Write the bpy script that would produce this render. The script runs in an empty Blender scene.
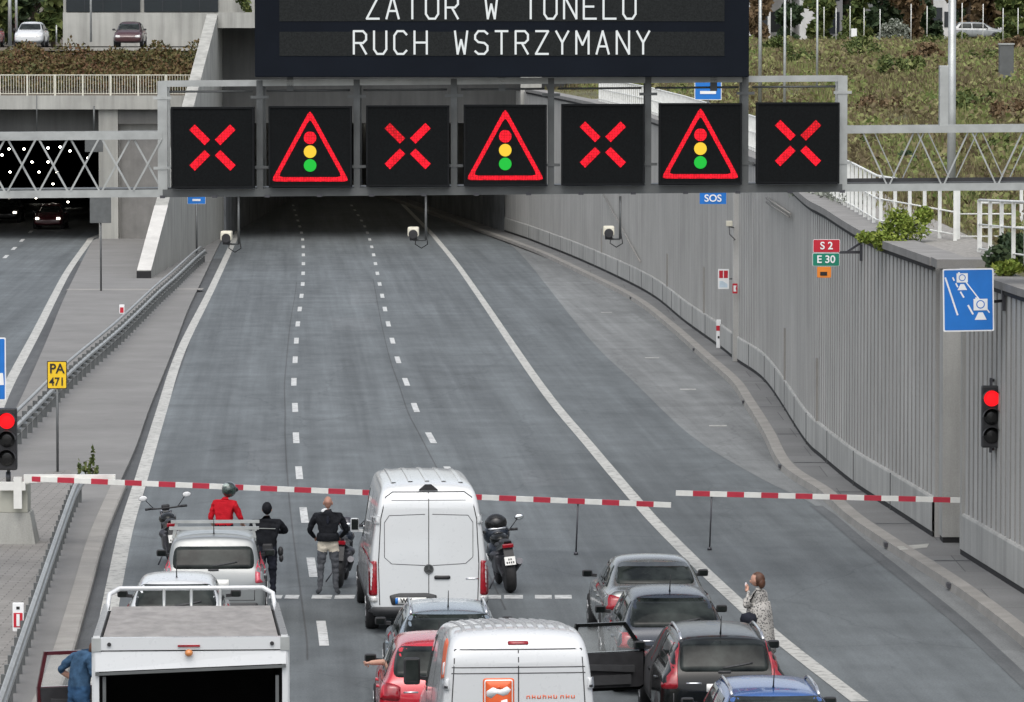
import bpy, bmesh, math, random
from mathutils import Vector, Matrix, Euler
from mathutils.bvhtree import BVHTree
R = math.radians
random.seed(7)
scene = bpy.context.scene
COL = scene.collection

# ------------------------------------------------------------------ camera
CAM_H, FOC, HOR = 9.46, 4880.0, 68.0
PITCH = math.atan((351 - HOR) / FOC)
cam_d = bpy.data.cameras.new('camera'); cam = bpy.data.objects.new('camera', cam_d); COL.objects.link(cam)
cam.location = (0, 0, CAM_H); cam.rotation_euler = (math.pi / 2 - PITCH, 0, 0)
cam_d.sensor_width = 36.0; cam_d.lens = FOC / 1024 * 36.0
cam_d.clip_start = 1.0; cam_d.clip_end = 6000
scene.camera = cam
# ------------------------------------------------------------------ sky and sun (bright overcast afternoon)
SUN_EL, SUN_AZ = R(60), R(184)
world = bpy.data.worlds.new('World'); scene.world = world; world.use_nodes = True
wn = world.node_tree; wn.nodes.clear()
wo = wn.nodes.new('ShaderNodeOutputWorld'); wb = wn.nodes.new('ShaderNodeBackground')
sk = wn.nodes.new('ShaderNodeTexSky'); sk.sky_type = 'NISHITA'; sk.sun_disc = False
sk.sun_elevation = SUN_EL; sk.sun_rotation = SUN_AZ; sk.dust_density = 4.0; sk.air_density = 1.0; sk.altitude = 100
hs = wn.nodes.new('ShaderNodeHueSaturation'); hs.inputs['Saturation'].default_value = 0.38
wb.inputs['Strength'].default_value = 0.15
wn.links.new(sk.outputs[0], hs.inputs['Color']); wn.links.new(hs.outputs[0], wb.inputs['Color'])
wn.links.new(wb.outputs[0], wo.inputs['Surface'])
sun_d = bpy.data.lights.new('sun', 'SUN'); sun = bpy.data.objects.new('sun', sun_d); COL.objects.link(sun)
sun_d.energy = 0.75; sun_d.angle = R(75); sun_d.color = (1.0, 0.97, 0.92)
sun.rotation_euler = (math.pi / 2 - SUN_EL, 0, math.pi - SUN_AZ)
sun.rotation_euler = Vector((math.sin(SUN_AZ) * math.cos(SUN_EL), math.cos(SUN_AZ) * math.cos(SUN_EL), math.sin(SUN_EL))).to_track_quat('Z', 'Y').to_euler()
scene.view_settings.view_transform = 'Standard'
try: scene.view_settings.look = 'None'
except Exception: pass
scene.view_settings.exposure = 0.52; scene.view_settings.gamma = 1.0
scene.view_settings.use_curve_mapping = False

# ------------------------------------------------------------------ helpers
def G(px, py, z=0.0):
    """ground point (plane at height z) seen at a photograph position"""
    d = Vector((px - 512, FOC * math.cos(PITCH) - (py - 351) * math.sin(PITCH), -FOC * math.sin(PITCH) - (py - 351) * math.cos(PITCH)))
    t = (z - CAM_H) / d.z
    return Vector((d.x * t, d.y * t, z))
def D(px, py, Y):
    """point at distance Y along the road seen at a photograph position"""
    d = Vector((px - 512, FOC * math.cos(PITCH) - (py - 351) * math.sin(PITCH), -FOC * math.sin(PITCH) - (py - 351) * math.cos(PITCH)))
    t = Y / d.y
    return Vector((d.x * t, Y, CAM_H + d.z * t))
def lerp(a, b, t): return a + (b - a) * t
def interp(tab, x):
    if x <= tab[0][0]: return tab[0][1]
    for (x0, y0), (x1, y1) in zip(tab, tab[1:]):
        if x <= x1: return lerp(y0, y1, (x - x0) / (x1 - x0))
    return tab[-1][1]
def sm(x, a, b):
    t = min(1, max(0, (x - a) / (b - a))); return t * t * (3 - 2 * t)
def catmull(pts, n=6):
    out = []
    P = [pts[0] * 2 - pts[1]] + list(pts) + [pts[-1] * 2 - pts[-2]]
    for i in range(1, len(P) - 2):
        p0, p1, p2, p3 = P[i - 1:i + 3]
        for k in range(n):
            t = k / n
            out.append(0.5 * ((2 * p1) + (p2 - p0) * t + (2 * p0 - 5 * p1 + 4 * p2 - p3) * t * t + (3 * p1 - p0 - 3 * p2 + p3) * t ** 3))
    out.append(P[-2].copy()); return out

def set_props(o, label=None, cat=None, group=None, kind=None):
    if label: o['label'] = label
    if cat: o['category'] = cat
    if group: o['group'] = group
    if kind: o['kind'] = kind
    return o
def thing(name, label, cat, loc=(0, 0, 0), rotz=0, group=None):
    o = bpy.data.objects.new(name, None); COL.objects.link(o); o.empty_display_size = .3
    o.location = loc; o.rotation_euler = (0, 0, rotz)
    return set_props(o, label, cat, group)
def link_mesh(name, me, mats, parent=None):
    o = bpy.data.objects.new(name, me); COL.objects.link(o)
    if not isinstance(mats, (list, tuple)): mats = [mats]
    if len(me.materials): me.materials.clear()
    for m in mats: me.materials.append(m)
    if parent: o.parent = parent
    return o
def dup(root, loc, rotz=None, label=None):
    r = root.copy(); COL.objects.link(r); r.location = loc
    if rotz is not None: r.rotation_euler = (0, 0, rotz)
    if label: r['label'] = label
    for ch in root.children:
        c = ch.copy(); COL.objects.link(c); c.parent = r
        for g in ch.children:
            d = g.copy(); COL.objects.link(d); d.parent = c
    return r

class MB:
    def __init__(s): s.bm = bmesh.new()
    def face(s, pts, m=0):
        try:
            f = s.bm.faces.new([s.bm.verts.new(p) for p in pts]); f.material_index = m; return f
        except ValueError: return None
    def hexa(s, b, t, m=0):
        vb = [s.bm.verts.new(p) for p in b]; vt = [s.bm.verts.new(p) for p in t]; n = len(vb)
        fs = [s.bm.faces.new(vb[::-1]), s.bm.faces.new(vt)]
        for i in range(n): fs.append(s.bm.faces.new((vb[i], vb[(i + 1) % n], vt[(i + 1) % n], vt[i])))
        for f in fs: f.material_index = m
        return fs
    def box(s, c, size, m=0, rot=None, bev=0):
        x, y, z = [v / 2 for v in size]
        M = Matrix.Translation(c) @ (rot.to_4x4() if rot else Matrix())
        q = [(-x, -y), (x, -y), (x, y), (-x, y)]
        if bev:
            fs = s.hexa([M @ Vector((a, b, -z)) for a, b in q], [M @ Vector((a, b, z)) for a, b in q], m)
            es = list({e for f in fs for e in f.edges})
            r = bmesh.ops.bevel(s.bm, geom=es, offset=bev, segments=2, profile=.6, affect='EDGES', clamp_overlap=True)
            for f in r['faces']: f.material_index = m
            return
        s.hexa([M @ Vector((a, b, -z)) for a, b in q], [M @ Vector((a, b, z)) for a, b in q], m)
    def span(s, lo, hi, m=0, bev=0):
        s.box(((lo[0] + hi[0]) / 2, (lo[1] + hi[1]) / 2, (lo[2] + hi[2]) / 2), (hi[0] - lo[0], hi[1] - lo[1], hi[2] - lo[2]), m, bev=bev)
    def tube(s, pts, r, n=8, m=0, cap=True):
        pts = [Vector(p) for p in pts]; rings = []
        rr = r if isinstance(r, (list, tuple)) else [r] * len(pts)
        for i, p in enumerate(pts):
            if i == 0: d = pts[1] - p
            elif i == len(pts) - 1: d = p - pts[i - 1]
            else: d = (pts[i + 1] - p).normalized() + (p - pts[i - 1]).normalized()
            d.normalize(); a = Vector((0, 0, 1)) if abs(d.z) < .9 else Vector((1, 0, 0))
            u = d.cross(a).normalized(); v = u.cross(d).normalized()
            rings.append([s.bm.verts.new(p + (u * math.cos(2 * math.pi * k / n) + v * math.sin(2 * math.pi * k / n)) * rr[i]) for k in range(n)])
        for A, B in zip(rings, rings[1:]):
            for k in range(n):
                f = s.bm.faces.new((A[k], A[(k + 1) % n], B[(k + 1) % n], B[k])); f.material_index = m; f.smooth = True
        if cap:
            for g in (rings[0][::-1], rings[-1]):
                f = s.bm.faces.new(g); f.material_index = m
    def bar(s, a, b, w, h, m=0):
        """rectangular beam from a to b, w across, h tall"""
        a, b = Vector(a), Vector(b); d = (b - a).normalized()
        up = Vector((0, 0, 1)) if abs(d.z) < .95 else Vector((0, 1, 0))
        u = d.cross(up).normalized(); v = u.cross(d).normalized()
        q = [u * -w / 2 + v * -h / 2, u * w / 2 + v * -h / 2, u * w / 2 + v * h / 2, u * -w / 2 + v * h / 2]
        s.hexa([a + k for k in q], [b + k for k in q], m)
    def lathe(s, prof, n=20, axis='Z', c=(0, 0, 0), m=0, smooth=True):
        c = Vector(c); rings = []
        for r, h in prof:
            ring = []
            for k in range(n):
                a = 2 * math.pi * k / n
                p = {'Z': (r * math.cos(a), r * math.sin(a), h), 'X': (h, r * math.cos(a), r * math.sin(a)), 'Y': (r * math.cos(a), h, -r * math.sin(a))}[axis]
                ring.append(s.bm.verts.new(c + Vector(p)))
            rings.append(ring)
        for A, B in zip(rings, rings[1:]):
            for k in range(n):
                f = s.bm.faces.new((A[k], A[(k + 1) % n], B[(k + 1) % n], B[k])); f.material_index = m; f.smooth = smooth
        for g, r in ((rings[0][::-1], prof[0][0]), (rings[-1], prof[-1][0])):
            if r > 1e-5:
                f = s.bm.faces.new(g); f.material_index = m
    def ball(s, c, rad, m=0, seg=14, rings=9, rot=None):
        M = Matrix.Translation(c) @ (rot.to_4x4() if rot else Matrix()) @ Matrix.Diagonal((rad[0], rad[1], rad[2], 1))
        r = bmesh.ops.create_uvsphere(s.bm, u_segments=seg, v_segments=rings, radius=1, matrix=M)
        for v in r['verts']:
            for f in v.link_faces: f.material_index = m; f.smooth = True
    def prism(s, outline, axis, lo, hi, m=0):
        """closed outline extruded along an axis: X -> (y,z), Y -> (x,z), Z -> (x,y)"""
        def P(a, b, t): return {'X': (t, a, b), 'Y': (a, t, b), 'Z': (a, b, t)}[axis]
        return s.hexa([P(a, b, lo) for a, b in outline], [P(a, b, hi) for a, b in outline], m)
    def join(s, me, M=Matrix(), m=None):
        n0 = len(s.bm.verts); f0 = len(s.bm.faces); s.bm.from_mesh(me)
        s.bm.verts.ensure_lookup_table(); s.bm.faces.ensure_lookup_table()
        for v in s.bm.verts[n0:]: v.co = M @ v.co
        if m is not None:
            for f in s.bm.faces[f0:]: f.material_index = m
    def loft(s, pts, prof, m=0, close=False, horiz=True):
        """profile [(offset to the right, height)] swept along a polyline"""
        pts = [Vector(p) for p in pts]; rows = []
        for i, p in enumerate(pts):
            d = pts[min(i + 1, len(pts) - 1)] - pts[max(i - 1, 0)]
            d.z = 0; d.normalize(); n = Vector((d.y, -d.x, 0))
            pr = prof(i) if callable(prof) else prof
            rows.append([s.bm.verts.new(p + n * a + Vector((0, 0, b))) for a, b in pr])
        k = len(rows[0])
        for A, B in zip(rows, rows[1:]):
            for j in range(k if close else k - 1):
                f = s.bm.faces.new((A[j], B[j], B[(j + 1) % k], A[(j + 1) % k])); f.material_index = m
        if close:
            s.bm.faces.new(rows[0]).material_index = m; s.bm.faces.new(rows[-1][::-1]).material_index = m
    def build(s, name, mats, parent=None, smooth=None, recalc=True):
        if recalc: bmesh.ops.recalc_face_normals(s.bm, faces=s.bm.faces)
        me = bpy.data.meshes.new(name); s.bm.to_mesh(me); s.bm.free()
        if smooth is not None:
            for p in me.polygons: p.use_smooth = True
            me.set_sharp_from_angle(angle=R(smooth))
        return link_mesh(name, me, mats, parent)

# ------------------------------------------------------------------ materials
def nodes(name):
    m = bpy.data.materials.new(name); m.use_nodes = True
    nt = m.node_tree; b = nt.nodes['Principled BSDF']; return m, nt, b
def N(nt, t, **k):
    n = nt.nodes.new(t)
    for a, v in k.items():
        if a in n.inputs: n.inputs[a].default_value = v
        else: setattr(n, a, v)
    return n
def coords(nt, scale=(1, 1, 1), which='Object'):
    tc = N(nt, 'ShaderNodeTexCoord'); mp = N(nt, 'ShaderNodeMapping'); mp.inputs['Scale'].default_value = scale
    nt.links.new(tc.outputs[which], mp.inputs[0]); return mp.outputs[0]
def noise(nt, vec, scale, detail=4, rough=.55):
    n = N(nt, 'ShaderNodeTexNoise', Scale=scale, Detail=detail, Roughness=rough); nt.links.new(vec, n.inputs['Vector']); return n.outputs['Fac']
def ramp(nt, fac, stops):
    r = N(nt, 'ShaderNodeValToRGB'); e = r.color_ramp.elements
    while len(e) < len(stops): e.new(.5)
    for k, (p, c) in zip(e, stops):
        k.position = p; k.color = (c, c, c, 1) if isinstance(c, (int, float)) else (*c[:3], 1)
    nt.links.new(fac, r.inputs[0]); return r.outputs[0]
def mixc(nt, a, b, fac, mode='MIX'):
    x = N(nt, 'ShaderNodeMix', data_type='RGBA', blend_type=mode)
    for i, v in ((6, a), (7, b)):
        if hasattr(v, 'links'): nt.links.new(v, x.inputs[i])
        else: x.inputs[i].default_value = (*v[:3], 1)
    if hasattr(fac, 'links'): nt.links.new(fac, x.inputs[0])
    else: x.inputs[0].default_value = fac
    return x.outputs[2]
def bump(nt, b, h, strength=.3, dist=.02):
    n = N(nt, 'ShaderNodeBump', Strength=strength, Distance=dist); nt.links.new(h, n.inputs['Height']); nt.links.new(n.outputs[0], b.inputs['Normal'])
def mat(name, col, rough=.6, metal=0, var=.12, scale=4, coat=0, spec=.5, bmp=0, stretch=(1, 1, 1)):
    m, nt, b = nodes(name)
    v = coords(nt, stretch); f = noise(nt, v, scale)
    lo = tuple(c * (1 - var) for c in col); hi = tuple(min(1, c * (1 + var)) for c in col)
    nt.links.new(ramp(nt, f, [(.3, lo), (.7, hi)]), b.inputs['Base Color'])
    b.inputs['Roughness'].default_value = rough; b.inputs['Metallic'].default_value = metal
    b.inputs['Coat Weight'].default_value = coat; b.inputs['Coat Roughness'].default_value = .04
    b.inputs['Specular IOR Level'].default_value = spec
    if bmp: bump(nt, b, noise(nt, v, scale * 6), bmp)
    return m
def glow(name, col, strength):
    m, nt, b = nodes(name); b.inputs['Base Color'].default_value = (*[c * .03 for c in col], 1); b.inputs['Specular IOR Level'].default_value = .15
    b.inputs['Emission Color'].default_value = (*col, 1); b.inputs['Emission Strength'].default_value = strength; b.inputs['Roughness'].default_value = .4
    return m
def led(name, col, strength, cell=.046):
    """LED dots: bright points on a small grid of the display's own plane"""
    m, nt, b = nodes(name); b.inputs['Base Color'].default_value = (.01, .008, .008, 1); b.inputs['Specular IOR Level'].default_value = .1
    v = coords(nt, (1 / cell, 1 / cell, 1 / cell)); vo = N(nt, 'ShaderNodeTexVoronoi', Scale=1.0); vo.inputs['Randomness'].default_value = .25
    nt.links.new(v, vo.inputs['Vector'])
    e = ramp(nt, vo.outputs['Distance'], [(.22, 1.0), (.60, .38)])
    n2 = noise(nt, coords(nt), 9, 2); e2 = ramp(nt, n2, [(.3, .75), (.62, 1.0)])
    c = mixc(nt, mixc(nt, col, e, 1, 'MULTIPLY'), e2, 1, 'MULTIPLY')
    nt.links.new(c, b.inputs['Emission Color']); b.inputs['Emission Strength'].default_value = strength
    return m
def paint(name, col, rough=.28, metal=.0, dirt=.08, coat=.8, spec=.5):
    """car paint with clear coat and road film towards the sills"""
    m, nt, b = nodes(name); v = coords(nt)
    f = noise(nt, v, 2.2, 5); f2 = noise(nt, v, 14, 3)
    d = mixc(nt, (0, 0, 0), (1, 1, 1), ramp(nt, f, [(.42, 0), (.75, dirt)]))
    c = mixc(nt, col, tuple(lerp(x, .22, .5) for x in col), d)
    nt.links.new(c, b.inputs['Base Color'])
    nt.links.new(ramp(nt, f2, [(.3, rough * .85), (.7, rough * 1.2)]), b.inputs['Roughness'])
    b.inputs['Metallic'].default_value = metal; b.inputs['Specular IOR Level'].default_value = spec; b.inputs['Coat Weight'].default_value = coat; b.inputs['Coat Roughness'].default_value = .06
    return m
def concrete(name, col, streak=.22, scale=.6, joints=None):
    m, nt, b = nodes(name); v = coords(nt); vs = coords(nt, (1.0, 1.0, .07))
    a = noise(nt, v, scale, 6, .6); s = noise(nt, vs, 2.3, 4, .6); g = noise(nt, v, 40, 2)
    c = ramp(nt, a, [(.28, tuple(x * .84 for x in col)), (.72, tuple(x * 1.12 for x in col))])
    c = mixc(nt, c, ramp(nt, s, [(.35, 1 - streak), (.62, 1.0)]), 1, 'MULTIPLY')
    c = mixc(nt, c, ramp(nt, g, [(.3, .92), (.7, 1.06)]), 1, 'MULTIPLY')
    nt.links.new(c, b.inputs['Base Color']); b.inputs['Roughness'].default_value = .85; b.inputs['Specular IOR Level'].default_value = .3
    bump(nt, b, g, .15, .01); return m
def asphalt(name, col, tracks=True, patch=.16):
    m, nt, b = nodes(name)
    yaw = -R(2.6)
    tc = N(nt, 'ShaderNodeTexCoord'); mp = N(nt, 'ShaderNodeMapping'); mp.inputs['Rotation'].default_value = (0, 0, yaw)
    nt.links.new(tc.outputs['Object'], mp.inputs[0])
    def sc(x, y):
        q = N(nt, 'ShaderNodeMapping'); q.inputs['Scale'].default_value = (x, y, 1); nt.links.new(mp.outputs[0], q.inputs[0]); return q.outputs[0]
    st = noise(nt, sc(1.0, .018), 1.3, 4, .6)       # wheel tracks
    st2 = noise(nt, sc(3.5, .02), 1.5, 3, .6)       # fine streaks
    cr = noise(nt, sc(.10, .5), 1.0, 4, .6)         # cross bands left by the paver
    pa = noise(nt, sc(.22, .07), 1.0, 5, .62)
    fi = noise(nt, sc(1, 1), 26, 3, .7)
    mi = noise(nt, sc(1, .35), 1.6, 5, .65)
    c = ramp(nt, pa, [(.3, tuple(x * (1 - patch) for x in col)), (.7, tuple(x * (1 + patch) for x in col))])
    for f, lo, hi in ((st, .74, 1.18), (st2, .90, 1.06), (cr, .87, 1.07), (fi, .74, 1.24), (mi, .84, 1.12)):
        c = mixc(nt, c, ramp(nt, f, [(.3, lo), (.7, hi)]), 1, 'MULTIPLY')
    vo = N(nt, 'ShaderNodeTexVoronoi', feature='DISTANCE_TO_EDGE', Scale=.16); wv = N(nt, 'ShaderNodeVectorMath', operation='ADD'); sv_ = N(nt, 'ShaderNodeTexNoise', Scale=.6, Detail=5.0)
    nt.links.new(mp.outputs[0], sv_.inputs['Vector']); nt.links.new(sc(1, .55), wv.inputs[0]); nt.links.new(sv_.outputs['Color'], wv.inputs[1]); nt.links.new(wv.outputs[0], vo.inputs['Vector'])
    c = mixc(nt, c, ramp(nt, vo.outputs['Distance'], [(.0, .62), (.006, 1.0)]), .55, 'MULTIPLY')      # hairline cracks
    dr = noise(nt, sc(1.2, .5), 2.4, 2, .5); c = mixc(nt, c, ramp(nt, dr, [(.70, 1.0), (.78, .72)]), .6, 'MULTIPLY')   # oil drips
    nt.links.new(c, b.inputs['Base Color']); b.inputs['Roughness'].default_value = .75; b.inputs['Specular IOR Level'].default_value = .35
    bump(nt, b, fi, .25, .01); return m
def worn_white(name, col=(.72, .72, .70), wear=.5):
    m, nt, b = nodes(name); v = coords(nt); n1 = noise(nt, v, 5, 6, .7); n2 = noise(nt, v, .5, 3)
    c = ramp(nt, n1, [(.34, tuple(x * wear * .6 for x in col)), (.42, tuple(x * wear for x in col)), (.50, col)])
    c = mixc(nt, c, ramp(nt, n2, [(.3, .82), (.7, 1.0)]), 1, 'MULTIPLY')
    nt.links.new(c, b.inputs['Base Color']); b.inputs['Roughness'].default_value = .7; return m
def foliage(name, stops, sv=(.35, .35, .35), nm=.75, isl=.55):
    m, nt, b = nodes(name); g = N(nt, 'ShaderNodeNewGeometry'); v = coords(nt, sv); n1 = noise(nt, v, 1.0, 4)
    a = N(nt, 'ShaderNodeMath', operation='MULTIPLY_ADD'); nt.links.new(g.outputs['Random Per Island'], a.inputs[0]); a.inputs[1].default_value = isl
    s = N(nt, 'ShaderNodeMath', operation='MULTIPLY'); nt.links.new(n1, s.inputs[0]); s.inputs[1].default_value = nm
    nt.links.new(s.outputs[0], a.inputs[2])
    k = len(stops); c = ramp(nt, a.outputs[0], [(.2 + .7 * i / (k - 1), q) for i, q in enumerate(stops)])
    nt.links.new(c, b.inputs['Base Color']); b.inputs['Roughness'].default_value = .7; b.inputs['Specular IOR Level'].default_value = .25
    return m
def tiles(name, col, bw=.4, bh=.2):
    m, nt, b = nodes(name); v = coords(nt); br = N(nt, 'ShaderNodeTexBrick', Scale=1.0)
    br.inputs['Brick Width'].default_value = bw; br.inputs['Row Height'].default_value = bh; br.inputs['Mortar Size'].default_value = .012
    br.inputs['Color1'].default_value = (*[x * .9 for x in col], 1); br.inputs['Color2'].default_value = (*[x * 1.08 for x in col], 1); br.inputs['Mortar'].default_value = (*[x * .5 for x in col], 1)
    nt.links.new(v, br.inputs['Vector'])
    c = mixc(nt, br.outputs[0], ramp(nt, noise(nt, v, .5, 5, .6), [(.3, .84), (.7, 1.1)]), 1, 'MULTIPLY')
    c = mixc(nt, c, ramp(nt, noise(nt, v, 20, 2), [(.3, .9), (.7, 1.08)]), 1, 'MULTIPLY')
    nt.links.new(c, b.inputs['Base Color']); b.inputs['Roughness'].default_value = .85; return m

M = {}
M['asphalt'] = asphalt('asphalt_main', (.126, .141, .147))
M['asphalt_grey'] = asphalt('asphalt_grey', (.200, .209, .209))
M['asphalt_dark'] = asphalt('asphalt_dark', (.085, .089, .091))
M['asphalt_joint'] = asphalt('asphalt_joint', (.108, .116, .12))
M['asphalt_patch'] = asphalt('asphalt_patch', (.140, .154, .160))
M['line'] = worn_white('road_paint', (.50, .50, .47), .66)
M['dash'] = worn_white('lane_paint', (.58, .59, .58), .70)
M['kerb'] = concrete('kerb_concrete', (.30, .29, .27), .1, 1.2)
M['paving'] = concrete('median_concrete', (.215, .212, .205), .06, .35)
M['tiles'] = tiles('median_blocks', (.24, .23, .215))
M['sidewalk'] = tiles('slab_paving', (.17, .172, .17), 2.4, 3.0)
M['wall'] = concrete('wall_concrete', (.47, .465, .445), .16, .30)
M['groove'] = concrete('shaded_groove', (.30, .297, .285), .1, .5)  # darker concrete, paints the shade inside the wall grooves
M['wall_base'] = concrete('barrier_concrete', (.43, .43, .41), .22, .5)
M['coping'] = concrete('coping_concrete', (.25, .245, .235), .1, 1.5)
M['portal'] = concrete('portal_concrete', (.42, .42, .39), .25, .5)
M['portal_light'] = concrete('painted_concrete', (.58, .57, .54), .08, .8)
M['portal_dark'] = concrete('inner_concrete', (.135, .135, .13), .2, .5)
M['tunnel'] = mat('tunnel_lining', (.20, .21, .22), .9, var=.3, scale=.5, spec=.1)
M['black_gap'] = mat('rubber_joint', (.015, .015, .016), .8)
M['galv'] = mat('galvanised_steel', (.42, .435, .425), .45, .55, .15, 3)
M['galv_dark'] = mat('weathered_steel', (.125, .132, .132), .5, .4, .15, 3)
M['rail_w'] = mat('white_painted_steel', (.72, .73, .70), .5, 0, .1, 6)
M['rail_cream'] = mat('cream_painted_steel', (.62, .61, .52), .5, 0, .1, 6)
M['black'] = mat('black_plastic', (.022, .022, .024), .55, 0, .25, 8)
M['housing'] = mat('black_housing', (.009, .010, .011), .8, 0, .2, 2, spec=.15)
M['screen'] = mat('unlit_display', (.007, .008, .0085), .85, 0, .3, 30, spec=.1)
M['screen2'] = mat('display_module', (.019, .021, .021), .85, 0, .3, 40, spec=.1)
M['navy'] = mat('navy_housing', (.006, .0085, .0135), .8, 0, .15, 1, spec=.12)
M['led_red'] = led('red_leds', (1.0, .005, .022), 1.45)
M['led_red_dim'] = led('dim_red_leds', (1.0, .006, .02), 1.0)
M['led_yel'] = glow('yellow_led', (1.0, .66, .05), .68)
M['led_grn'] = glow('green_led', (.02, .62, .06), .62)
M['led_white'] = glow('white_leds', (.86, .90, .90), .62)
M['lamp_red'] = glow('red_lamp', (1.0, .012, .018), .85)
M['lamp_off'] = mat('unlit_lens', (.012, .012, .012), .25)
M['tunnel_lamp'] = glow('tunnel_light', (1.0, .92, .78), 8.0)
M['headlight_on'] = glow('lit_headlight', (1.0, .93, .80), 3.5)
M['tyre'] = mat('tyre_rubber', (.018, .018, .019), .8, 0, .3, 10)
M['rim'] = mat('alloy_rim', (.42, .43, .44), .35, .8)
M['chrome'] = mat('bright_metal', (.65, .66, .68), .18, .9)
M['steel'] = mat('dark_metal', (.10, .10, .11), .4, .7)
M['plate'] = mat('plate_white', (.75, .75, .72), .5)
M['blue'] = mat('sign_blue', (.008, .165, .56), .45, 0, .05)
M['sign_white'] = mat('sign_white', (.82, .83, .83), .45, 0, .04)
M['sign_yel'] = mat('sign_yellow', (.85, .55, .015), .45, 0, .05)
M['sign_red'] = mat('sign_red', (.50, .012, .03), .45, 0, .05)
M['sign_grn'] = mat('sign_green', (.006, .21, .13), .45, 0, .05)
M['sign_org'] = mat('sign_orange', (.80, .25, .03), .45, 0, .05)
M['sign_blk'] = mat('sign_black', (.015, .015, .015), .5)
M['arm_white'] = mat('barrier_white', (.76, .76, .72), .5, 0, .08)
M['arm_red'] = mat('barrier_red', (.46, .025, .05), .5, 0, .1)
M['cab_cream'] = mat('cabinet_paint', (.43, .43, .37), .6, 0, .1, 2)
M['cam_shell'] = mat('camera_shell', (.70, .67, .55), .5)
M['skin'] = mat('skin', (.52, .29, .21), .6, 0, .08, 12)
M['skin_red'] = mat('sunburnt_skin', (.38, .20, .145), .6, 0, .08, 12)
M['hair_brown'] = mat('brown_hair', (.085, .035, .018), .6, 0, .4, 30)
M['hair_black'] = mat('black_hair', (.015, .013, .012), .6, 0, .3, 30)
M['eye'] = mat('eye', (.05, .04, .03), .2)
M['shirt_red'] = mat('red_jersey', (.50, .012, .022), .8, 0, .15, 7, spec=.15, bmp=.3)
M['cloth_black'] = mat('black_cloth', (.010, .011, .014), .75, 0, .35, 8, spec=.15, bmp=.4)
M['cloth_navy'] = mat('dark_trousers', (.016, .018, .026), .8, 0, .35, 8, spec=.15, bmp=.4)
M['cloth_grey'] = mat('grey_trousers', (.085, .09, .10), .75, 0, .25, 8, spec=.15, bmp=.4)
M['cloth_beige'] = mat('pale_trousers', (.58, .53, .44), .8, 0, .15, 8, spec=.15, bmp=.4)
M['denim'] = mat('blue_denim', (.04, .085, .15), .85, 0, .3, 10, spec=.15, bmp=.4)
M['denim_dark'] = mat('dark_denim', (.03, .075, .15), .85, 0, .3, 10, spec=.15, bmp=.4)
m, nt, b = nodes('spotted_dress'); v = coords(nt); vo = N(nt, 'ShaderNodeTexVoronoi', Scale=34.0); nt.links.new(v, vo.inputs['Vector'])
nt.links.new(ramp(nt, mixc(nt, vo.outputs['Distance'], noise(nt, v, 30), .5), [(.37, (.03, .03, .035)), (.50, (.40, .385, .36))]), b.inputs['Base Color']); b.inputs['Roughness'].default_value = .85
M['dress'] = m
M['p_white'] = paint('white_paint', (.65, .67, .675), .30, 0, .05)
M['p_white2'] = paint('clean_white_paint', (.60, .615, .62), .30, 0, .02)
M['p_silver'] = paint('silver_paint', (.22, .235, .235), .34, .25, .1)
M['p_silver_dk'] = paint('gunmetal_paint', (.17, .18, .175), .28, .5, .1)
M['p_blue_grey'] = paint('blue_grey_paint', (.23, .28, .32), .28, .5, .1)
M['p_navy'] = paint('dark_blue_paint', (.020, .027, .040), .26, .2, .03, .5, .2)
M['p_black'] = paint('black_paint', (.006, .007, .007), .22, .0, .02, .35, .15)
M['p_blue'] = paint('blue_paint', (.035, .11, .33), .24, .3, .08)
M['p_red'] = paint('red_paint', (.50, .012, .028), .24, .1, .06)
M['p_dkred'] = paint('dark_red_paint', (.075, .007, .012), .3, .1, .06)
M['p_maroon'] = paint('maroon_paint', (.045, .008, .011), .3, .1, .04)
M['rib_grey'] = mat('rib_shade_grey', (.34, .345, .345), .55, 0, .1, 3)  # grey that puts the shading of the van's roof ribs into colour
M['bumper'] = mat('grey_plastic', (.035, .036, .038), .6, 0, .2, 6)
M['seam'] = mat('door_gap', (.05, .05, .052), .7)
M['lens_red'] = mat('red_lens', (.27, .006, .014), .15, 0, .25, 14, coat=.6)
M['lens_pink'] = mat('pale_red_lens', (.50, .06, .09), .15, 0, .35, 20, coat=.6)
M['lens_clear'] = mat('clear_lens', (.62, .62, .60), .2, 0, .2, 20, coat=.6)
M['lens_amber'] = mat('amber_lens', (.60, .22, .06), .2, coat=.5)
m, nt, b = nodes('window_glass'); v = coords(nt)
nt.links.new(ramp(nt, noise(nt, v, 1.9, 4, .6), [(.35, (.006, .008, .008)), (.66, (.035, .042, .039))]), b.inputs['Base Color'])
b.inputs['Roughness'].default_value = .05; b.inputs['Specular IOR Level'].default_value = .16
M['glass'] = m
m, nt, b = nodes('clear_glass'); b.inputs['Base Color'].default_value = (.8, .85, .84, 1); b.inputs['Roughness'].default_value = .05; b.inputs['Alpha'].default_value = .10; b.inputs['Specular IOR Level'].default_value = .15
M['clear'] = m
m, nt, b = nodes('mirror_glass'); b.inputs['Base Color'].default_value = (.9, .92, .93, 1); b.inputs['Roughness'].default_value = .08; b.inputs['Metallic'].default_value = 1
M['mirror'] = m
M['tarp'] = mat('weathered_roof', (.27, .255, .24), .7, 0, .22, 2.5, stretch=(2.5, .6, 1), bmp=.2)
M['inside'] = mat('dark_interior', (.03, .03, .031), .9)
M['bark'] = mat('bark', (.07, .055, .04), .9, 0, .3, 8)
M['grass_ground'] = mat('meadow_soil', (.105, .100, .045), .95, 0, .4, .6)
M['gravel'] = mat('gravel_strip', (.26, .25, .23), .95, 0, .3, 12)
M['soil'] = mat('earth', (.12, .10, .075), .95, 0, .3, 1)
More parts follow.
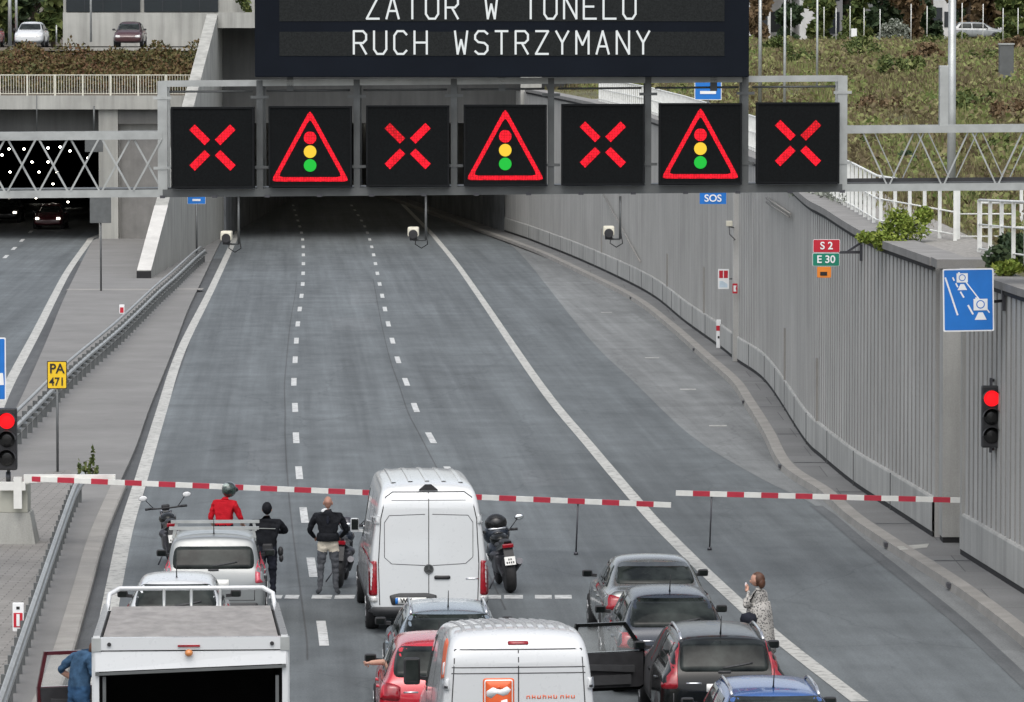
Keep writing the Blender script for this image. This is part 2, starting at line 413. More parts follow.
M['meadow'] = foliage('meadow_blades', [(.022, .046, .012), (.06, .098, .024), (.105, .148, .040), (.16, .195, .058), (.24, .25, .10), (.20, .175, .085), (.12, .095, .052)], sv=(.55, .075, .55), nm=1.05, isl=.50)
M['bed'] = foliage('bed_shrub_leaves', [(.025, .035, .014), (.075, .080, .026), (.125, .095, .038), (.11, .058, .030)])
M['leaf_dark'] = foliage('dark_leaves', [(.012, .026, .012), (.035, .062, .028), (.075, .105, .05)])
M['leaf_mid'] = foliage('mid_leaves', [(.025, .045, .012), (.075, .105, .030), (.16, .18, .06)])
M['leaf_brown'] = foliage('brownish_leaves', [(.05, .035, .018), (.13, .085, .045), (.21, .15, .085)])
M['leaf_lime'] = foliage('yellow_green_leaves', [(.06, .10, .015), (.15, .21, .03), (.26, .30, .06)])
M['leaf_silver'] = foliage('silver_leaves', [(.05, .06, .04), (.16, .18, .14), (.36, .38, .33)])
M['plaster'] = concrete('pale_plaster', (.60, .60, .60), .1, .3)
M['plaster_grey'] = concrete('grey_plaster', (.24, .24, .25), .1, .3)
M['win_dark'] = mat('dark_window', (.03, .035, .042), .15, 0, .3, .3)
M['panel_glass'] = mat('dark_glazing', (.012, .018, .022), .25, 0, .2, .3)

# ------------------------------------------------------------------ text
def text_mesh(s, size, bold=False):
    c = bpy.data.curves.new('lettering', 'FONT'); c.body = s; c.size = size; c.align_x = 'CENTER'; c.align_y = 'CENTER'; c.extrude = .003
    if bold: c.offset = size * .018
    o = bpy.data.objects.new('lettering', c); COL.objects.link(o); bpy.context.view_layer.update()
    me = bpy.data.meshes.new_from_object(o.evaluated_get(bpy.context.evaluated_depsgraph_get()))
    bpy.data.objects.remove(o); return me
def text_on(parent, s, size, x, y, z, material, bold=True, sx=1.0, name='lettering'):
    me = text_mesh(s, size, bold)
    me.transform(Matrix.Translation((x, y, z)) @ Matrix.Rotation(math.pi / 2, 4, 'X') @ Matrix.Diagonal((sx, 1, 1, 1)))
    return link_mesh(name, me, material, parent)
# ================================================================== SETTING
def structure(name, mb_or_obj, mats=None, parent=None):
    o = mb_or_obj.build(name, mats, parent) if isinstance(mb_or_obj, MB) else mb_or_obj
    if not parent: o['kind'] = 'structure'
    return o
def sheet(name, pts, z, material):
    me = MB(); me.face([(p[0], p[1], z) for p in pts])
    bmesh.ops.triangulate(me.bm, faces=me.bm.faces[:])
    return structure(name, me, material)
def px_line(pxs, z=0.0, n=6): return catmull([G(x, y, z) for x, y in pxs], n)
def strip(mb, pts, w, z):
    rows = []
    for i, p in enumerate(pts):
        d = pts[min(i + 1, len(pts) - 1)] - pts[max(i - 1, 0)]; d.z = 0; d.normalize(); n = Vector((d.y, -d.x, 0)) * w / 2
        rows.append(((p.x - n.x, p.y - n.y, z), (p.x + n.x, p.y + n.y, z)))
    for A, B in zip(rows, rows[1:]): mb.face([A[0], A[1], B[1], B[0]])
def at_Y(pts, Y):
    """point of a polyline (ordered along the road) at distance Y"""
    ps = sorted(pts, key=lambda p: p.y)
    if Y <= ps[0].y: a, b = ps[0], ps[1]
    elif Y >= ps[-1].y: a, b = ps[-2], ps[-1]
    else:
        for a, b in zip(ps, ps[1:]):
            if a.y <= Y <= b.y: break
    t = (Y - a.y) / (b.y - a.y); return a.lerp(b, t)

# --- ground: one sheet reaching the horizon, a step below the carriageway
g = MB(); g.face([(-3000, -200, -.06), (3000, -200, -.06), (3000, 5000, -.06), (-3000, 5000, -.06)]); structure('ground', g, M['soil'])
# --- carriageways
right_kerb_px = [(1120, 726), (1024, 641), (958, 591), (894.6, 550), (853.5, 522), (824, 496), (786, 470), (767.5, 436), (749, 406), (734, 384), (704.6, 358), (671, 328), (634, 300), (586, 275.5), (545, 256), (512, 243)]
right_kerb = px_line(right_kerb_px, 0, 8)
kfar = right_kerb[-1]; kd = (right_kerb[-1] - right_kerb[-9]).normalized(); kd = Vector((-.10, 1, 0)).normalized()
right_kerb += [kfar + kd * t for t in (20, 60, 110, 160)]
road = MB(); road.face([(-60, -20, 0), (40, -20, 0), (40, 480, 0), (-60, 480, 0)]); structure('road', road, M['asphalt'])
seam = px_line([(1040, 696), (960, 622), (870, 550), (816, 506), (760, 478), (690, 435), (634, 382), (586, 335), (527, 261), (505, 240)], 0, 4)
seam += [seam[-1] + kd * t for t in (30, 150)]
kb = [p for p in right_kerb]
sheet('exit_lane_surface', seam + kb[::-1], .004, M['asphalt_grey'])
joint = MB(); strip(joint, [p for p in seam if p.y < 106], .28, .008); structure('road_joint', joint, M['asphalt_joint'])

# --- median between the carriageways
med_r = px_line([(30, 735), (56, 679), (80, 600), (97, 541), (119, 488.5), (136, 450), (150, 410), (170, 360), (188, 312), (203, 280), (219, 246)], 0, 5)
med_l = px_line([(-60, 520), (-20, 470), (12, 420), (45, 347), (67, 294), (92, 243)], 0, 5)
med_r += [med_r[-1] + Vector((-.04, 1, 0)) * 30]; med_l += [med_l[-1] + Vector((-.02, 1, 0)) * 40]
md = MB(); top = [(p.x, p.y, .10) for p in med_r] + [(p.x, p.y, .10) for p in med_l[::-1]] + [(-30, 60, .10), (-16, 55, .10)]
bot = [(x, y, -.02) for x, y, z in top]; md.hexa(bot, top); bmesh.ops.triangulate(md.bm, faces=[f for f in md.bm.faces if len(f.verts) > 4])
structure('median_paving', md, M['paving'])
# block paving on the near part of the median, left of the guard rail
bl = [G(-40, 560, .1), G(0, 478, .1), G(70, 470, .1), G(82, 482, .1), G(50, 560, .1), G(24, 625, .1), G(-4, 705, .1), G(-60, 800, .1)]
sheet('block_paving', bl, .104, M['tiles'])
ds = MB()
strip(ds, [p for p in med_r if p.y < 112], 1.2, .003); strip(ds, [p + Vector((.2, 0, 0)) for p in med_r if 111 <= p.y < 245], .5, .003); strip(ds, [p + Vector((-.3, 0, 0)) for p in med_l if p.y < 240], .6, .003)
structure('gutter_strip', ds, M['asphalt_dark'])
kb_l = MB(); kpts = [p for p in med_r if p.y < 111]
kb_l.loft(kpts, [(-.16, 0), (-.16, .125), (.14, .125), (.17, .10), (.17, 0)]); structure('median_kerb', kb_l, M['kerb'])
ms = MB(); strip(ms, [G(67, 289.5, .1), G(120, 289.5, .1), G(167, 289.5, .1)], 1.3, .104); strip(ms, [G(170, 289, .1), G(203, 289, .1)], 1.3, .104); structure('median_seam', ms, M['kerb'])

# --- painted lines
left_edge = px_line([(70, 760), (100, 655), (115.7, 578), (126.9, 525.8), (141.8, 477), (161, 412.6), (181.5, 349.6), (211, 290), (235, 238.5)], 0, 6)
left_edge += [left_edge[-1] + Vector((-.045, 1, 0)) * t for t in (40, 120)]
right_edge = px_line([(860, 702), (780, 640), (733, 598), (700, 567), (660, 527), (640, 505), (590, 446), (540, 385), (482, 300), (455, 262), (433, 235)], 0, 6)
right_edge += [right_edge[-1] + Vector((-.05, 1, 0)) * t for t in (40, 120)]
ml = px_line([(-60, 510), (-12, 430), (9, 384), (37, 331), (55.6, 294), (70, 268), (91, 238.5)], 0, 6)
ml += [ml[-1] + Vector((.0, 1, 0)) * 60]
mk = MB(); strip(mk, left_edge, .30, .005); strip(mk, right_edge, .27, .009); strip(mk, ml, .32, .005)
structure('edge_line_marking', mk, M['line'])
d1 = px_line([(325, 660), (323, 635), (314, 580), (304, 515), (299, 472), (296, 437), (295.3, 411), (293.8, 386), (295, 363), (296.3, 342), (297.9, 323), (300, 307), (302, 292), (303, 278), (303.4, 256), (302, 235), (297, 218), (293, 205)], 0, 4)
d2 = px_line([(520, 610), (470, 510), (431, 438), (417, 412), (408, 387), (399, 363.5), (393, 343), (388, 323), (384.5, 307), (381.5, 292.5), (378.5, 279), (371.5, 246), (364, 225), (350, 203)], 0, 4)
dk = MB()
for ln in (d1, d2):
    for k in range(-2, 26):
        Y = 81.4 + 10.82 * k if k <= 4 else 124.7 + 11.14 * (k - 4)
        if Y > 345: break
        a, b_, c = at_Y(ln, Y - 1.8), at_Y(ln, Y), at_Y(ln, Y + 1.8)
        strip(dk, [a, b_, c], .16, .006)
# dashes of the opposite carriageway and of its tunnel
dl = [G(5.5, 257), G(15, 247.5)]
for Y in (60, 75, 243, 254, 266, 280, 295): strip(dk, [at_Y(dl, Y), at_Y(dl, Y + 4)], .2, .006)
structure('lane_marking', dk, M['dash'])
# tar seams beside the lane lines
ts = MB()
for ln, o in ((d1, -.28), (d2, -.25)): strip(ts, [p + Vector((o, 0, 0)) for p in ln if p.y < 220], .032, .0045)
structure('tar_seam', ts, M['asphalt_dark'])
sl = MB()
for x0, x1 in ((268, 281), (284, 298), (311, 331), (334, 354), (484, 501), (504, 523), (535, 552), (555, 572)):
    a, b_ = G(x0, 599.5), G(x1, 599.5); sl.face([(a.x, 86.7, .006), (b_.x, 86.7, .006), (b_.x, 87.3, .006), (a.x, 87.3, .006)])
structure('stop_line_marking', sl, M['dash'])

for k, q in enumerate(([(350, 282), (374, 282), (377, 305), (351, 305)], [(330, 318), (372, 318), (378, 330), (332, 330)], [(520, 470), (560, 470), (566, 486), (524, 486)], [(250, 440), (286, 440), (285, 470), (247, 470)])):
    sheet('road_patch', [G(x, y) for x, y in q], .0025, M['asphalt_patch'])
# --- right walkway, kerb
wall_px = [(805, 440), (768, 384), (738, 361.5), (719.4, 346.7), (686, 322.6), (656.5, 298.5), (623, 280), (578.7, 259.6), (545, 246), (527, 239)]
wall_near_px = [(1200, 698), (1024, 593), (962, 554)]
wall_mid_px = [(943, 542.6), (894.6, 511), (857, 486.6), (823.7, 459)]
wall_pts = px_line(wall_mid_px + wall_px, .15, 6)
wall_pts += [wall_pts[-1] + kd * t for t in (12, 30, 70, 130)]
near_pts = [G(x, y, .15) for x, y in wall_near_px]
sw = MB()
wp = near_pts[:] + wall_pts
topc = [(p.x - .16, p.y, .15) for p in right_kerb] ; topc = [(p.x + .10, p.y, .148) for p in right_kerb] + [(p.x + .5, p.y, .148) for p in wp[::-1]]
sw.hexa([(x, y, -.03) for x, y, z in topc], topc); bmesh.ops.triangulate(sw.bm, faces=[f for f in sw.bm.faces if len(f.verts) > 4])
structure('walkway', sw, M['sidewalk'])
rk = MB(); rk.loft(right_kerb, [(-.14, 0), (-.11, .15), (.16, .158), (.16, 0)]); structure('kerb', rk, M['kerb'])
# gully grates and slab joints along the kerb
for px, py in ((790, 470), (750, 405), (898, 549), (960, 590), (640, 300), (700, 352)):
    p = G(px, py); t = MB(); q = at_Y(right_kerb, p.y); t.span((q.x - .18, q.y - .16, .05), (q.x - .115, q.y + .16, .13))
    o = t.build('drain_inlet', M['steel']); set_props(o, None, 'drain inlet', 'drain inlets in the kerb')
    o['label'] = 'small dark drain opening set in the concrete kerb'
p0 = G(905, 548, .15)
t = MB(); t.face([G(897, 546.5, .155), G(929, 543.5, .155), G(927, 547.5, .155), G(900, 550, .155)]); structure('walkway_patch', t, M['portal'])
lf = MB()
for Y in (92, 99.5, 107, 115, 124, 134, 145, 158):
    a = at_Y(right_kerb, Y); b_ = at_Y(wp, Y); strip(lf, [Vector((a.x + .2, Y, 0)), Vector((b_.x, Y, 0))], .16, .153)
structure('walkway_joint', lf, M['asphalt_dark'])
# --- faint white survey ticks on the exit lane
tk = MB()
for x0, x1, y in ((645, 659, 358), (680, 696, 389.5), (709, 727, 426), (601, 612, 312.5)):
    a, b_ = G(x0, y), G(x1, y); tk.face([(a.x, a.y - .2, .0095), (b_.x, a.y - .2, .0095), (b_.x, a.y + .2, .0095), (a.x, a.y + .2, .0095)])
structure('tick_marking', tk, M['line'])

# --- retaining walls on the right
WTOP = [(60, 5.30), (88, 5.43), (97.5, 5.56), (104, 5.64), (114.5, 5.99), (126, 6.22), (160, 6.75), (230, 7.7), (268, 8.2), (400, 8.6)]
def wtop(Y): return interp(WTOP, Y)
def resample(pts, step):
    out = [pts[0].copy()]; acc = 0
    for a, b_ in zip(pts, pts[1:]):
        L = (b_ - a).length; t = step - acc
        while t <= L: out.append(a.lerp(b_, t / L)); t += step
        acc = (acc + L) % step
    out.append(pts[-1].copy()); return out
def fluted(pts, pitch, groove, depth, back):
    """wall panel with vertical grooves, following the wall line"""
    mb = MB(); rs = resample(pts, pitch); rows = []
    for i, p in enumerate(rs[:-1]):
        q = rs[i + 1]; L = (q - p).length; d = (q - p).normalized(); n = Vector((d.y, -d.x, 0))
        k = min(groove, L * .4) / max(L, 1e-4)
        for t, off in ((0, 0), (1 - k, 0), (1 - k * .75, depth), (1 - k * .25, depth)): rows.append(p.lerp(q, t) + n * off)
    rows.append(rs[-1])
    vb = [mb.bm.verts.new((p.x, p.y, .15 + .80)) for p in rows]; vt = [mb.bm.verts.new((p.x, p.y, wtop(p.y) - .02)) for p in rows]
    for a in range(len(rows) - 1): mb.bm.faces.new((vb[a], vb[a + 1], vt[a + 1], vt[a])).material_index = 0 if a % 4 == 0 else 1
    # solid body behind
    bk = [p + Vector((back, 0, 0)) for p in rs]
    for a in range(len(rs) - 1):
        mb.face([(bk[a].x, bk[a].y, 0), (bk[a].x, bk[a].y, wtop(bk[a].y) - .03), (bk[a + 1].x, bk[a + 1].y, wtop(bk[a + 1].y) - .03), (bk[a + 1].x, bk[a + 1].y, 0)])
        mb.face([(rs[a].x, rs[a].y, wtop(rs[a].y) - .03), (rs[a + 1].x, rs[a + 1].y, wtop(rs[a + 1].y) - .03), (bk[a + 1].x, bk[a + 1].y, wtop(bk[a + 1].y) - .03), (bk[a].x, bk[a].y, wtop(bk[a].y) - .03)])
    for p, q in ((rs[0], bk[0]), (rs[-1], bk[-1])):
        mb.face([(p.x, p.y, 0), (q.x, q.y, 0), (q.x, q.y, wtop(q.y) - .03), (p.x, p.y, wtop(p.y) - .03)])
    return mb
wall_a = thing('retaining_wall', 'long curving grey ribbed retaining wall running to the tunnel mouth', 'wall', wall_pts[0])
def part(mb, name, mats, parent, smooth=None):
    """build in world coordinates, then hang under the thing"""
    o = mb.build(name, mats, parent, smooth); o.matrix_parent_inverse = Matrix.Identity(4)
    loc = parent.location; me = o.data
    me.transform(Euler((0, 0, parent.rotation_euler.z)).to_matrix().to_4x4().inverted() @ Matrix.Translation(-loc)); return o
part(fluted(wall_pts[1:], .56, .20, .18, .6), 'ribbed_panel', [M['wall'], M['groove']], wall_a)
bb = MB(); bb.loft(wall_pts[1:], [(0.05, .82), (-.03, .80), (-.05, .76), (-.05, .11), (0.0, .11), (0.02, .0)]); part(bb, 'base_band', M['wall_base'], wall_a)
bb = MB(); bb.loft(wall_pts[1:], [(-.035, .0), (-.035, .11)]); part(bb, 'base_joint', M['black_gap'], wall_a)
bb = MB(); cpts = [Vector((p.x, p.y, wtop(p.y))) for p in wall_pts[1:] if p.y < 268]
bb.loft(cpts, [(-.12, .0), (-.12, .16), (.62, .16), (.62, 0)], close=True); part(bb, 'coping', M['coping'], wall_a)
bb = MB(); bb.loft(cpts, [(-.06, -.10), (-.06, -.002), (.05, -.002)]); part(bb, 'coping_joint', M['black_gap'], wall_a)
for p in resample([q for q in wall_pts[1:] if q.y < 270], 6.0)[1:-1]:
    bb = MB(); bb.span((p.x - .062, p.y - .03, .13), (p.x + .03, p.y + .03, .93)); part(bb, 'panel_joint', M['asphalt_dark'], wall_a)
e = wall_pts[0]; bb = MB()
bb.span((e.x - .02, e.y - .02, .26), (e.x + .9, e.y + .75, 5.50)); part(bb, 'end_pier', M['wall_base'], wall_a)
bb = MB(); bb.span((e.x + .0, e.y, .13), (e.x + .88, e.y + .7, .26)); part(bb, 'pier_joint', M['black_gap'], wall_a)
bb = MB(); bb.span((e.x - .18, e.y - .35, 5.56), (e.x + 1.0, e.y + 1.0, 5.73)); part(bb, 'coping', M['coping'], wall_a)
pp = at_Y(wall_pts, 155); bb = MB(); bb.span((pp.x - .16, pp.y - .35, .16), (pp.x + .1, pp.y + .25, wtop(155) - .12)); part(bb, 'pilaster', M['wall'], wall_a)
for px, py0, py1 in ((580, 246, 222), (686, 312, 266), (664, 283, 250), (823, 430, 367), (784, 385, 333), (838, 0, 0)):
    if not py0: continue
    pt = at_Y(wall_pts, G(px, py0 + 24, .15).y); bb = MB(); z0 = .95; z1 = z0 + (py0 - py1) * pt.y / FOC
    bb.span((pt.x - .05, pt.y - .05, z0), (pt.x + .02, pt.y + .05, z1)); part(bb, 'cable_strip', M['kerb'], wall_a)
wall_b = thing('retaining_wall', 'near grey ribbed wall section behind the right traffic light', 'wall', near_pts[-1])
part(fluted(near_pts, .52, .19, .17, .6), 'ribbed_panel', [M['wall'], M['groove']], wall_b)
bb = MB(); bb.loft(near_pts, [(0.05, .82), (-.03, .80), (-.05, .76), (-.05, .11), (0.0, .11), (0.02, .0)]); part(bb, 'base_band', M['wall_base'], wall_b)
bb = MB(); bb.loft(near_pts, [(-.035, .0), (-.035, .11)]); part(bb, 'base_joint', M['black_gap'], wall_b)
e2 = near_pts[-1]; bb = MB(); bb.span((e2.x - .04, e2.y - .25, .26), (e2.x + .6, e2.y + .02, wtop(95) - .02)); part(bb, 'end_pier', M['wall_base'], wall_b)
bb = MB(); c2 = [Vector((p.x, p.y, wtop(p.y))) for p in near_pts]
bb.loft(c2, [(-.10, .0), (-.10, .14), (.62, .14), (.62, 0)], close=True); part(bb, 'coping', M['coping'], wall_b)
bb = MB(); bb.loft(c2, [(-.05, -.09), (-.05, -.002), (.05, -.002)]); part(bb, 'coping_joint', M['black_gap'], wall_b)
# return wall closing the recess where the barrier stands
bb = MB(); bb.span((e2.x + .62, e2.y - .2, 0), (e2.x + 3.5, e.y + 1.0, wtop(96) - .1)); o = bb.build('recess_wall', M['wall']); set_props(o, 'plain concrete return wall inside the recess at the right barrier', 'wall')

# --- embankment on the right
wall_all = near_pts + wall_pts
def wallX(Y): return at_Y(wall_all, Y).x if Y < 275 else at_Y(wall_all, 275).x
def emb_z(Y, d):
    return wtop(Y) + .05 + 1.7 * sm(d, 1.6, 13) + 1.0 * sm(Y, 235, 400) * sm(d, -1, 12) + 5.0 * sm(Y, 420, 700) * sm(d, 0, 10)
Ys = [60, 75, 85, 92, 97, 104, 112, 120, 130, 142, 156, 172, 190, 210, 230, 250, 268, 290, 320, 350, 380, 405, 430, 480, 560, 700, 900, 1400]
Ds = [.55, 1.2, 2.0, 3.2, 5, 7.5, 10, 13, 18, 26, 40, 70, 140, 400]
em = MB(); vs = [[em.bm.verts.new((wallX(Y) + d, Y, emb_z(Y, d))) for d in Ds] for Y in Ys]
for A, B in zip(vs, vs[1:]):
    for k in range(len(Ds) - 1): em.bm.faces.new((A[k], A[k + 1], B[k + 1], B[k]))
structure('embankment', em.build('embankment', M['grass_ground'], smooth=60))
gs = MB(); gp = [Vector((wallX(Y), Y, wtop(Y) + .10)) for Y in (97.5, 104, 112, 120, 130, 145, 160, 180, 210, 240)]
gs.loft(gp, [(.64, 0), (2.0, .05)]); structure('gravel_strip', gs, M['gravel'])

# --- tunnel portal, tubes, deck
YP = 268.0
portal = thing('tunnel_portal', 'concrete tunnel portal with dark mouths behind the gantry', 'tunnel portal', (-16.5, YP, 0))
XW0, XW1 = -16.95, -16.2
wingx = G(152, 282).x
t = MB()   # wing wall between the tubes, its top edge climbing towards the portal
yA = 217.5; Lw = YP + 3 - yA
t.prism([(yA, .10), (YP + 60, .10), (YP + 60, 12.4), (YP, 12.4), (yA + .1, .45)], 'X', -16.72, -16.12); part(t, 'wing_wall', M['portal'], portal)
t = MB()   # painted strip on the lowest part of its top edge
def wz(y): return .45 + (12.4 - .45) * (y - yA - .1) / (YP - yA - .1)
t.face([(-16.735, yA + .1, wz(yA + .1) + .01), (-16.105, yA + .1, wz(yA + .1) + .01), (-16.105, 228.5, wz(228.5) + .01), (-16.735, 228.5, wz(228.5) + .01)]); part(t, 'painted_edge', M['portal_light'], portal)
t = MB(); t.span((-16.74, yA - .05, .09), (-16.1, yA + .12, .42)); part(t, 'wall_foot', M['black_gap'], portal)
t = MB(); t.span((-16.11, YP - .3, 11.65), (2.6, YP + .6, 12.5)); part(t, 'fascia', M['portal'], portal)
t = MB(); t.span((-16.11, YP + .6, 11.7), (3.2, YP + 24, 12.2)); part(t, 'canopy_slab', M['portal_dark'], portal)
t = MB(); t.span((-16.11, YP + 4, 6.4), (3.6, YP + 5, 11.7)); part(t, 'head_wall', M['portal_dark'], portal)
xr = lambda Y: at_Y(wall_all, Y).x
t = MB(); t.prism([(xr(YP) - .15, 7.4), (xr(YP) + 1.0, 7.4), (xr(YP) + 1.0, 12.5), (xr(YP) - .15, 12.5)], 'Y', YP - .3, YP + 60); part(t, 'side_wall', M['portal'], portal)
# right tube
for Yl in range(280, 420, 14):  # added lamps, hidden behind the signals, to brighten the tunnel
    for xl_ in (-12.5, -7.5, -2.5):
        t = MB(); t.box((xl_, Yl, 6.34), (.25, 1.2, .10)); o = t.build('added_ceiling_lamp', M['tunnel_lamp']); set_props(o, 'long white lamp added on the ceiling to light the right tunnel', 'tunnel light', 'added ceiling lamps of the right tunnel')
t = MB()
t.span((-16.4, YP + 5, 6.4), (14, YP + 180, 6.9)); t.span((-16.13, YP + 5, 0), (-16.0, YP + 180, 6.4)); t.span((-16.4, YP + 180, 0), (14, YP + 181, 6.9))
wx = [Vector((p.x, p.y, 0)) for p in wall_pts if p.y > YP + 4]
t.loft(wx, [(-.06, .1), (-.06, 6.5)]); part(t, 'tube_lining', M['tunnel'], portal)
# left tube
px0 = G(103, 239).x; px1 = G(122, 239).x
t = MB(); t.span((px0, YP - .2, .05), (px1, YP + 1.0, 7.25)); part(t, 'pillar', M['portal'], portal)
t = MB(); t.span((px1, YP + .5, .05), (-16.72, YP + .9, 6.4)); part(t, 'infill_panel', M['wall'], portal)
t = MB(); t.span((px1 + .1, YP + .4, .1), (-17.3, YP + .5, 5.6)); part(t, 'infill_door', M['coping'], portal)
t = MB(); t.span((-75, YP - .5, 7.2), (-16.72, YP + .8, 7.95)); part(t, 'deck_beam', M['portal'], portal)
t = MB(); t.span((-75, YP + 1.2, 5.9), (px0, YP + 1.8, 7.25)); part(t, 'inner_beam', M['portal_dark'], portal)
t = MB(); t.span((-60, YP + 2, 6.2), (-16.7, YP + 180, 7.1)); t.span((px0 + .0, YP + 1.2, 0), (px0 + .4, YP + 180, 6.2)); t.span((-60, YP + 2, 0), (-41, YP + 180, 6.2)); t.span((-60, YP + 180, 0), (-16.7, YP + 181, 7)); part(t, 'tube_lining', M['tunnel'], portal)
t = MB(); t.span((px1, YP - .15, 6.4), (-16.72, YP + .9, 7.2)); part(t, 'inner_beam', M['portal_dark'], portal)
# ground behind and above the portal on the left
pl = MB(); Yp = [YP + .8, 272, 276, 280, 284, 305, 340, 500, 900, 1600]; Zp = [7.93, 8.3, 8.9, 9.5, 10.3, 10.6, 11.2, 14, 20, 34]
vv = [[pl.bm.verts.new((x, Y, z)) for x in (-400, -75, -40, -16.72)] for Y, z in zip(Yp, Zp)]
for A, B in zip(vv, vv[1:]):
    for k in range(3): pl.bm.faces.new((A[k], A[k + 1], B[k + 1], B[k]))
structure('terrain', pl, M['soil'])
sheet('upper_road', [(-80, 284.5), (-16.72, 284.5), (-16.72, 299), (-80, 299)], 10.72, M['asphalt_grey'])
pl = MB(); Yp = [YP + .6, 300, 340, 500, 900, 1600]; Zp = [12.3, 12.3, 12.4, 14.4, 20, 34]
vv = [[pl.bm.verts.new((x, Y, z)) for x in (-16.72, -8, 3.6)] for Y, z in zip(Yp, Zp)]
for A, B in zip(vv, vv[1:]):
    for k in range(2): pl.bm.faces.new((A[k], A[k + 1], B[k + 1], B[k]))
structure('terrain', pl, M['soil'])
# tunnel lamps
def tunnel_lamp(x, y, z, label, group):
    t = MB(); t.ball((x, y, z), (.075, .2, .065), 0, 10, 6)
    o = t.build('tunnel_lamp', M['tunnel_lamp']); set_props(o, label, 'tunnel light', group)
for px, py, Y in ((9, 149, 283), (24, 149, 290), (10, 172, 305), (32, 162, 300), (39, 172, 300), (48, 148, 282), (48, 162, 296), (60, 147, 283), (70, 151, 288), (88, 158, 284), (102, 165, 290), (57, 172, 300), (53, 184, 320), (68, 202, 330), (16, 215, 340), (76, 215.5, 345), (36, 198, 340), (2, 155, 288)):
    p = D(px, py, Y); tunnel_lamp(p.x, Y, p.z, 'small bright white light inside the dark left tunnel', 'white lights in the left tunnel')
for px, py, Y in ((456, 197.5, 345), (473, 211, 318), (492.5, 225.5, 296), (229, 205, 330), (233, 218, 318), (226, 197, 345)):
    p = D(px, py, Y); tunnel_lamp(p.x, Y, p.z, 'small white light on the wall inside the dark right tunnel', 'white lights in the right tunnel')
# ================================================================== GANTRY, SIGNALS, BOARD
YG = 87.0; PXM = FOC / YG
def gx(px): return (px - 512) / FOC * YG
def gz(py): return D(512, py, YG).z
GROLL = .008
def tiltz(x): return -GROLL * -x          # the gantry rises slightly to the right
gantry = thing('sign_gantry', 'grey steel lattice gantry spanning the whole road above the barriers', 'gantry', (0, YG, 0))
def gl(x, y, z): return (x, y, z + GROLL * x)   # local point, following the gantry's slight tilt
zb, zt = gz(190.5), gz(81)
zc = gz(132.5)
xl, xr_ = gx(163), gx(842)
def gbar(mb, a, b, w, h, m=0): mb.bar(gl(*a), gl(*b), w, h, m)
t = MB(); gbar(t, (xl, 0, zt), (xr_, 0, zt), .10, .11); gbar(t, (xl, 1.2, zt), (xr_, 1.2, zt), .10, .11); t.build('top_rail', M['galv'], gantry)
t = MB(); gbar(t, (-13, 0, zb), (xl, 0, zb), .13, .13); gbar(t, (xr_, 0, zb), (13, 0, zb), .13, .13); gbar(t, (-13, 1.2, zb), (13, 1.2, zb), .13, .13); t.build('bottom_chord', M['galv'], gantry)
t = MB(); gbar(t, (xl, 0, zb), (xr_, 0, zb), .14, .14); t.build('bottom_rail', M['galv_dark'], gantry)
t = MB()
for y in (0, 1.2): gbar(t, (-13, y, zc), (xl, y, zc), .13, .14)
t.build('upper_chord', M['galv'], gantry)
t = MB()
for y in (0, 1.2): gbar(t, (xr_, y, zc), (13, y, zc), .13, .13)
t.build('upper_chord', M['galv'], gantry)
for k in range(8):
    x = lerp(xl, xr_, k / 7); t = MB(); gbar(t, (x, 0, zb), (x, 0, zt + .05), .11 if 0 < k < 7 else .17, .12)
    for z in (zb + .45, zt - .25): gbar(t, (x - .16, -.05, z), (x + .16, -.05, z), .05, .05)
    gbar(t, (x, 1.2, zb), (x, 1.2, zt), .10, .10); gbar(t, (x, 0, zt), (x, 1.2, zt), .07, .07)
    t.build('post', M['galv'] if k in (0, 7) else M['galv_dark'], gantry)
t = MB()
for k in range(7):
    x = lerp(xl, xr_, k / 7) + .12; x2 = lerp(xl, xr_, (k + 1) / 7) - .12; z = gz(89)
    t.tube([gl(x, .02, z), gl(x2, .02, z)], .022, 6)
t.build('handrail', M['galv_dark'], gantry)
def lattice(x0, x1, y, w, ph):
    t = MB(); n = 6; s = 1.12; z0, z1 = zb + .06, zc - .06; x = x0 + ph; rng = []
    step = .50
    while x < x1 - step:
        gbar(t, (x, y, z0), (x + step, y + .005, z1), w, w * .7); gbar(t, (x + step + .06, y + .03, z1), (x + 2 * step + .06, y + .035, z0), w, w * .7)
        gbar(t, (x, y - .03, z1), (x + step, y - .03, z0), w, w * .7); gbar(t, (x + step + .06, y - .06, z0), (x + 2 * step + .06, y - .06, z1), w, w * .7)
        x += 2 * step + .12
    return t
t = MB(); gbar(t, (xr_, .10, zb + .13), (13, .10, zb + .13), .02, .07); t.build('kick_plate', M['black'], gantry)
lattice(-13, xl, .0, .045, .1).build('lattice', M['galv'], gantry)
def zigzag(x0, x1, y, w, ph, flip):
    t = MB(); z0, z1 = zb + .06, zc - .06; x = x0 + ph; a, c = (z0, z1) if flip else (z1, z0)
    while x < x1 - .9: gbar(t, (x, y, a), (x + .42, y, c), w, w * .7); gbar(t, (x + .48, y + .02, c), (x + .90, y + .02, a), w, w * .7); x += .97
    return t
zigzag(xr_, 13, .0, .038, .15 + gx(860) - gx(842) - .10, False).build('lattice', M['galv'], gantry); zigzag(xr_, 13, 1.2, .028, .66, False).build('lattice', M['galv'], gantry)
t = MB(); t.hexa([gl(-13, .1, zb + .05), gl(13, .1, zb + .05), gl(13, 1.1, zb + .05), gl(-13, 1.1, zb + .05)], [gl(-13, .1, zb + .09), gl(13, .1, zb + .09), gl(13, 1.1, zb + .09), gl(-13, 1.1, zb + .09)]); t.build('walkway', M['galv_dark'], gantry)
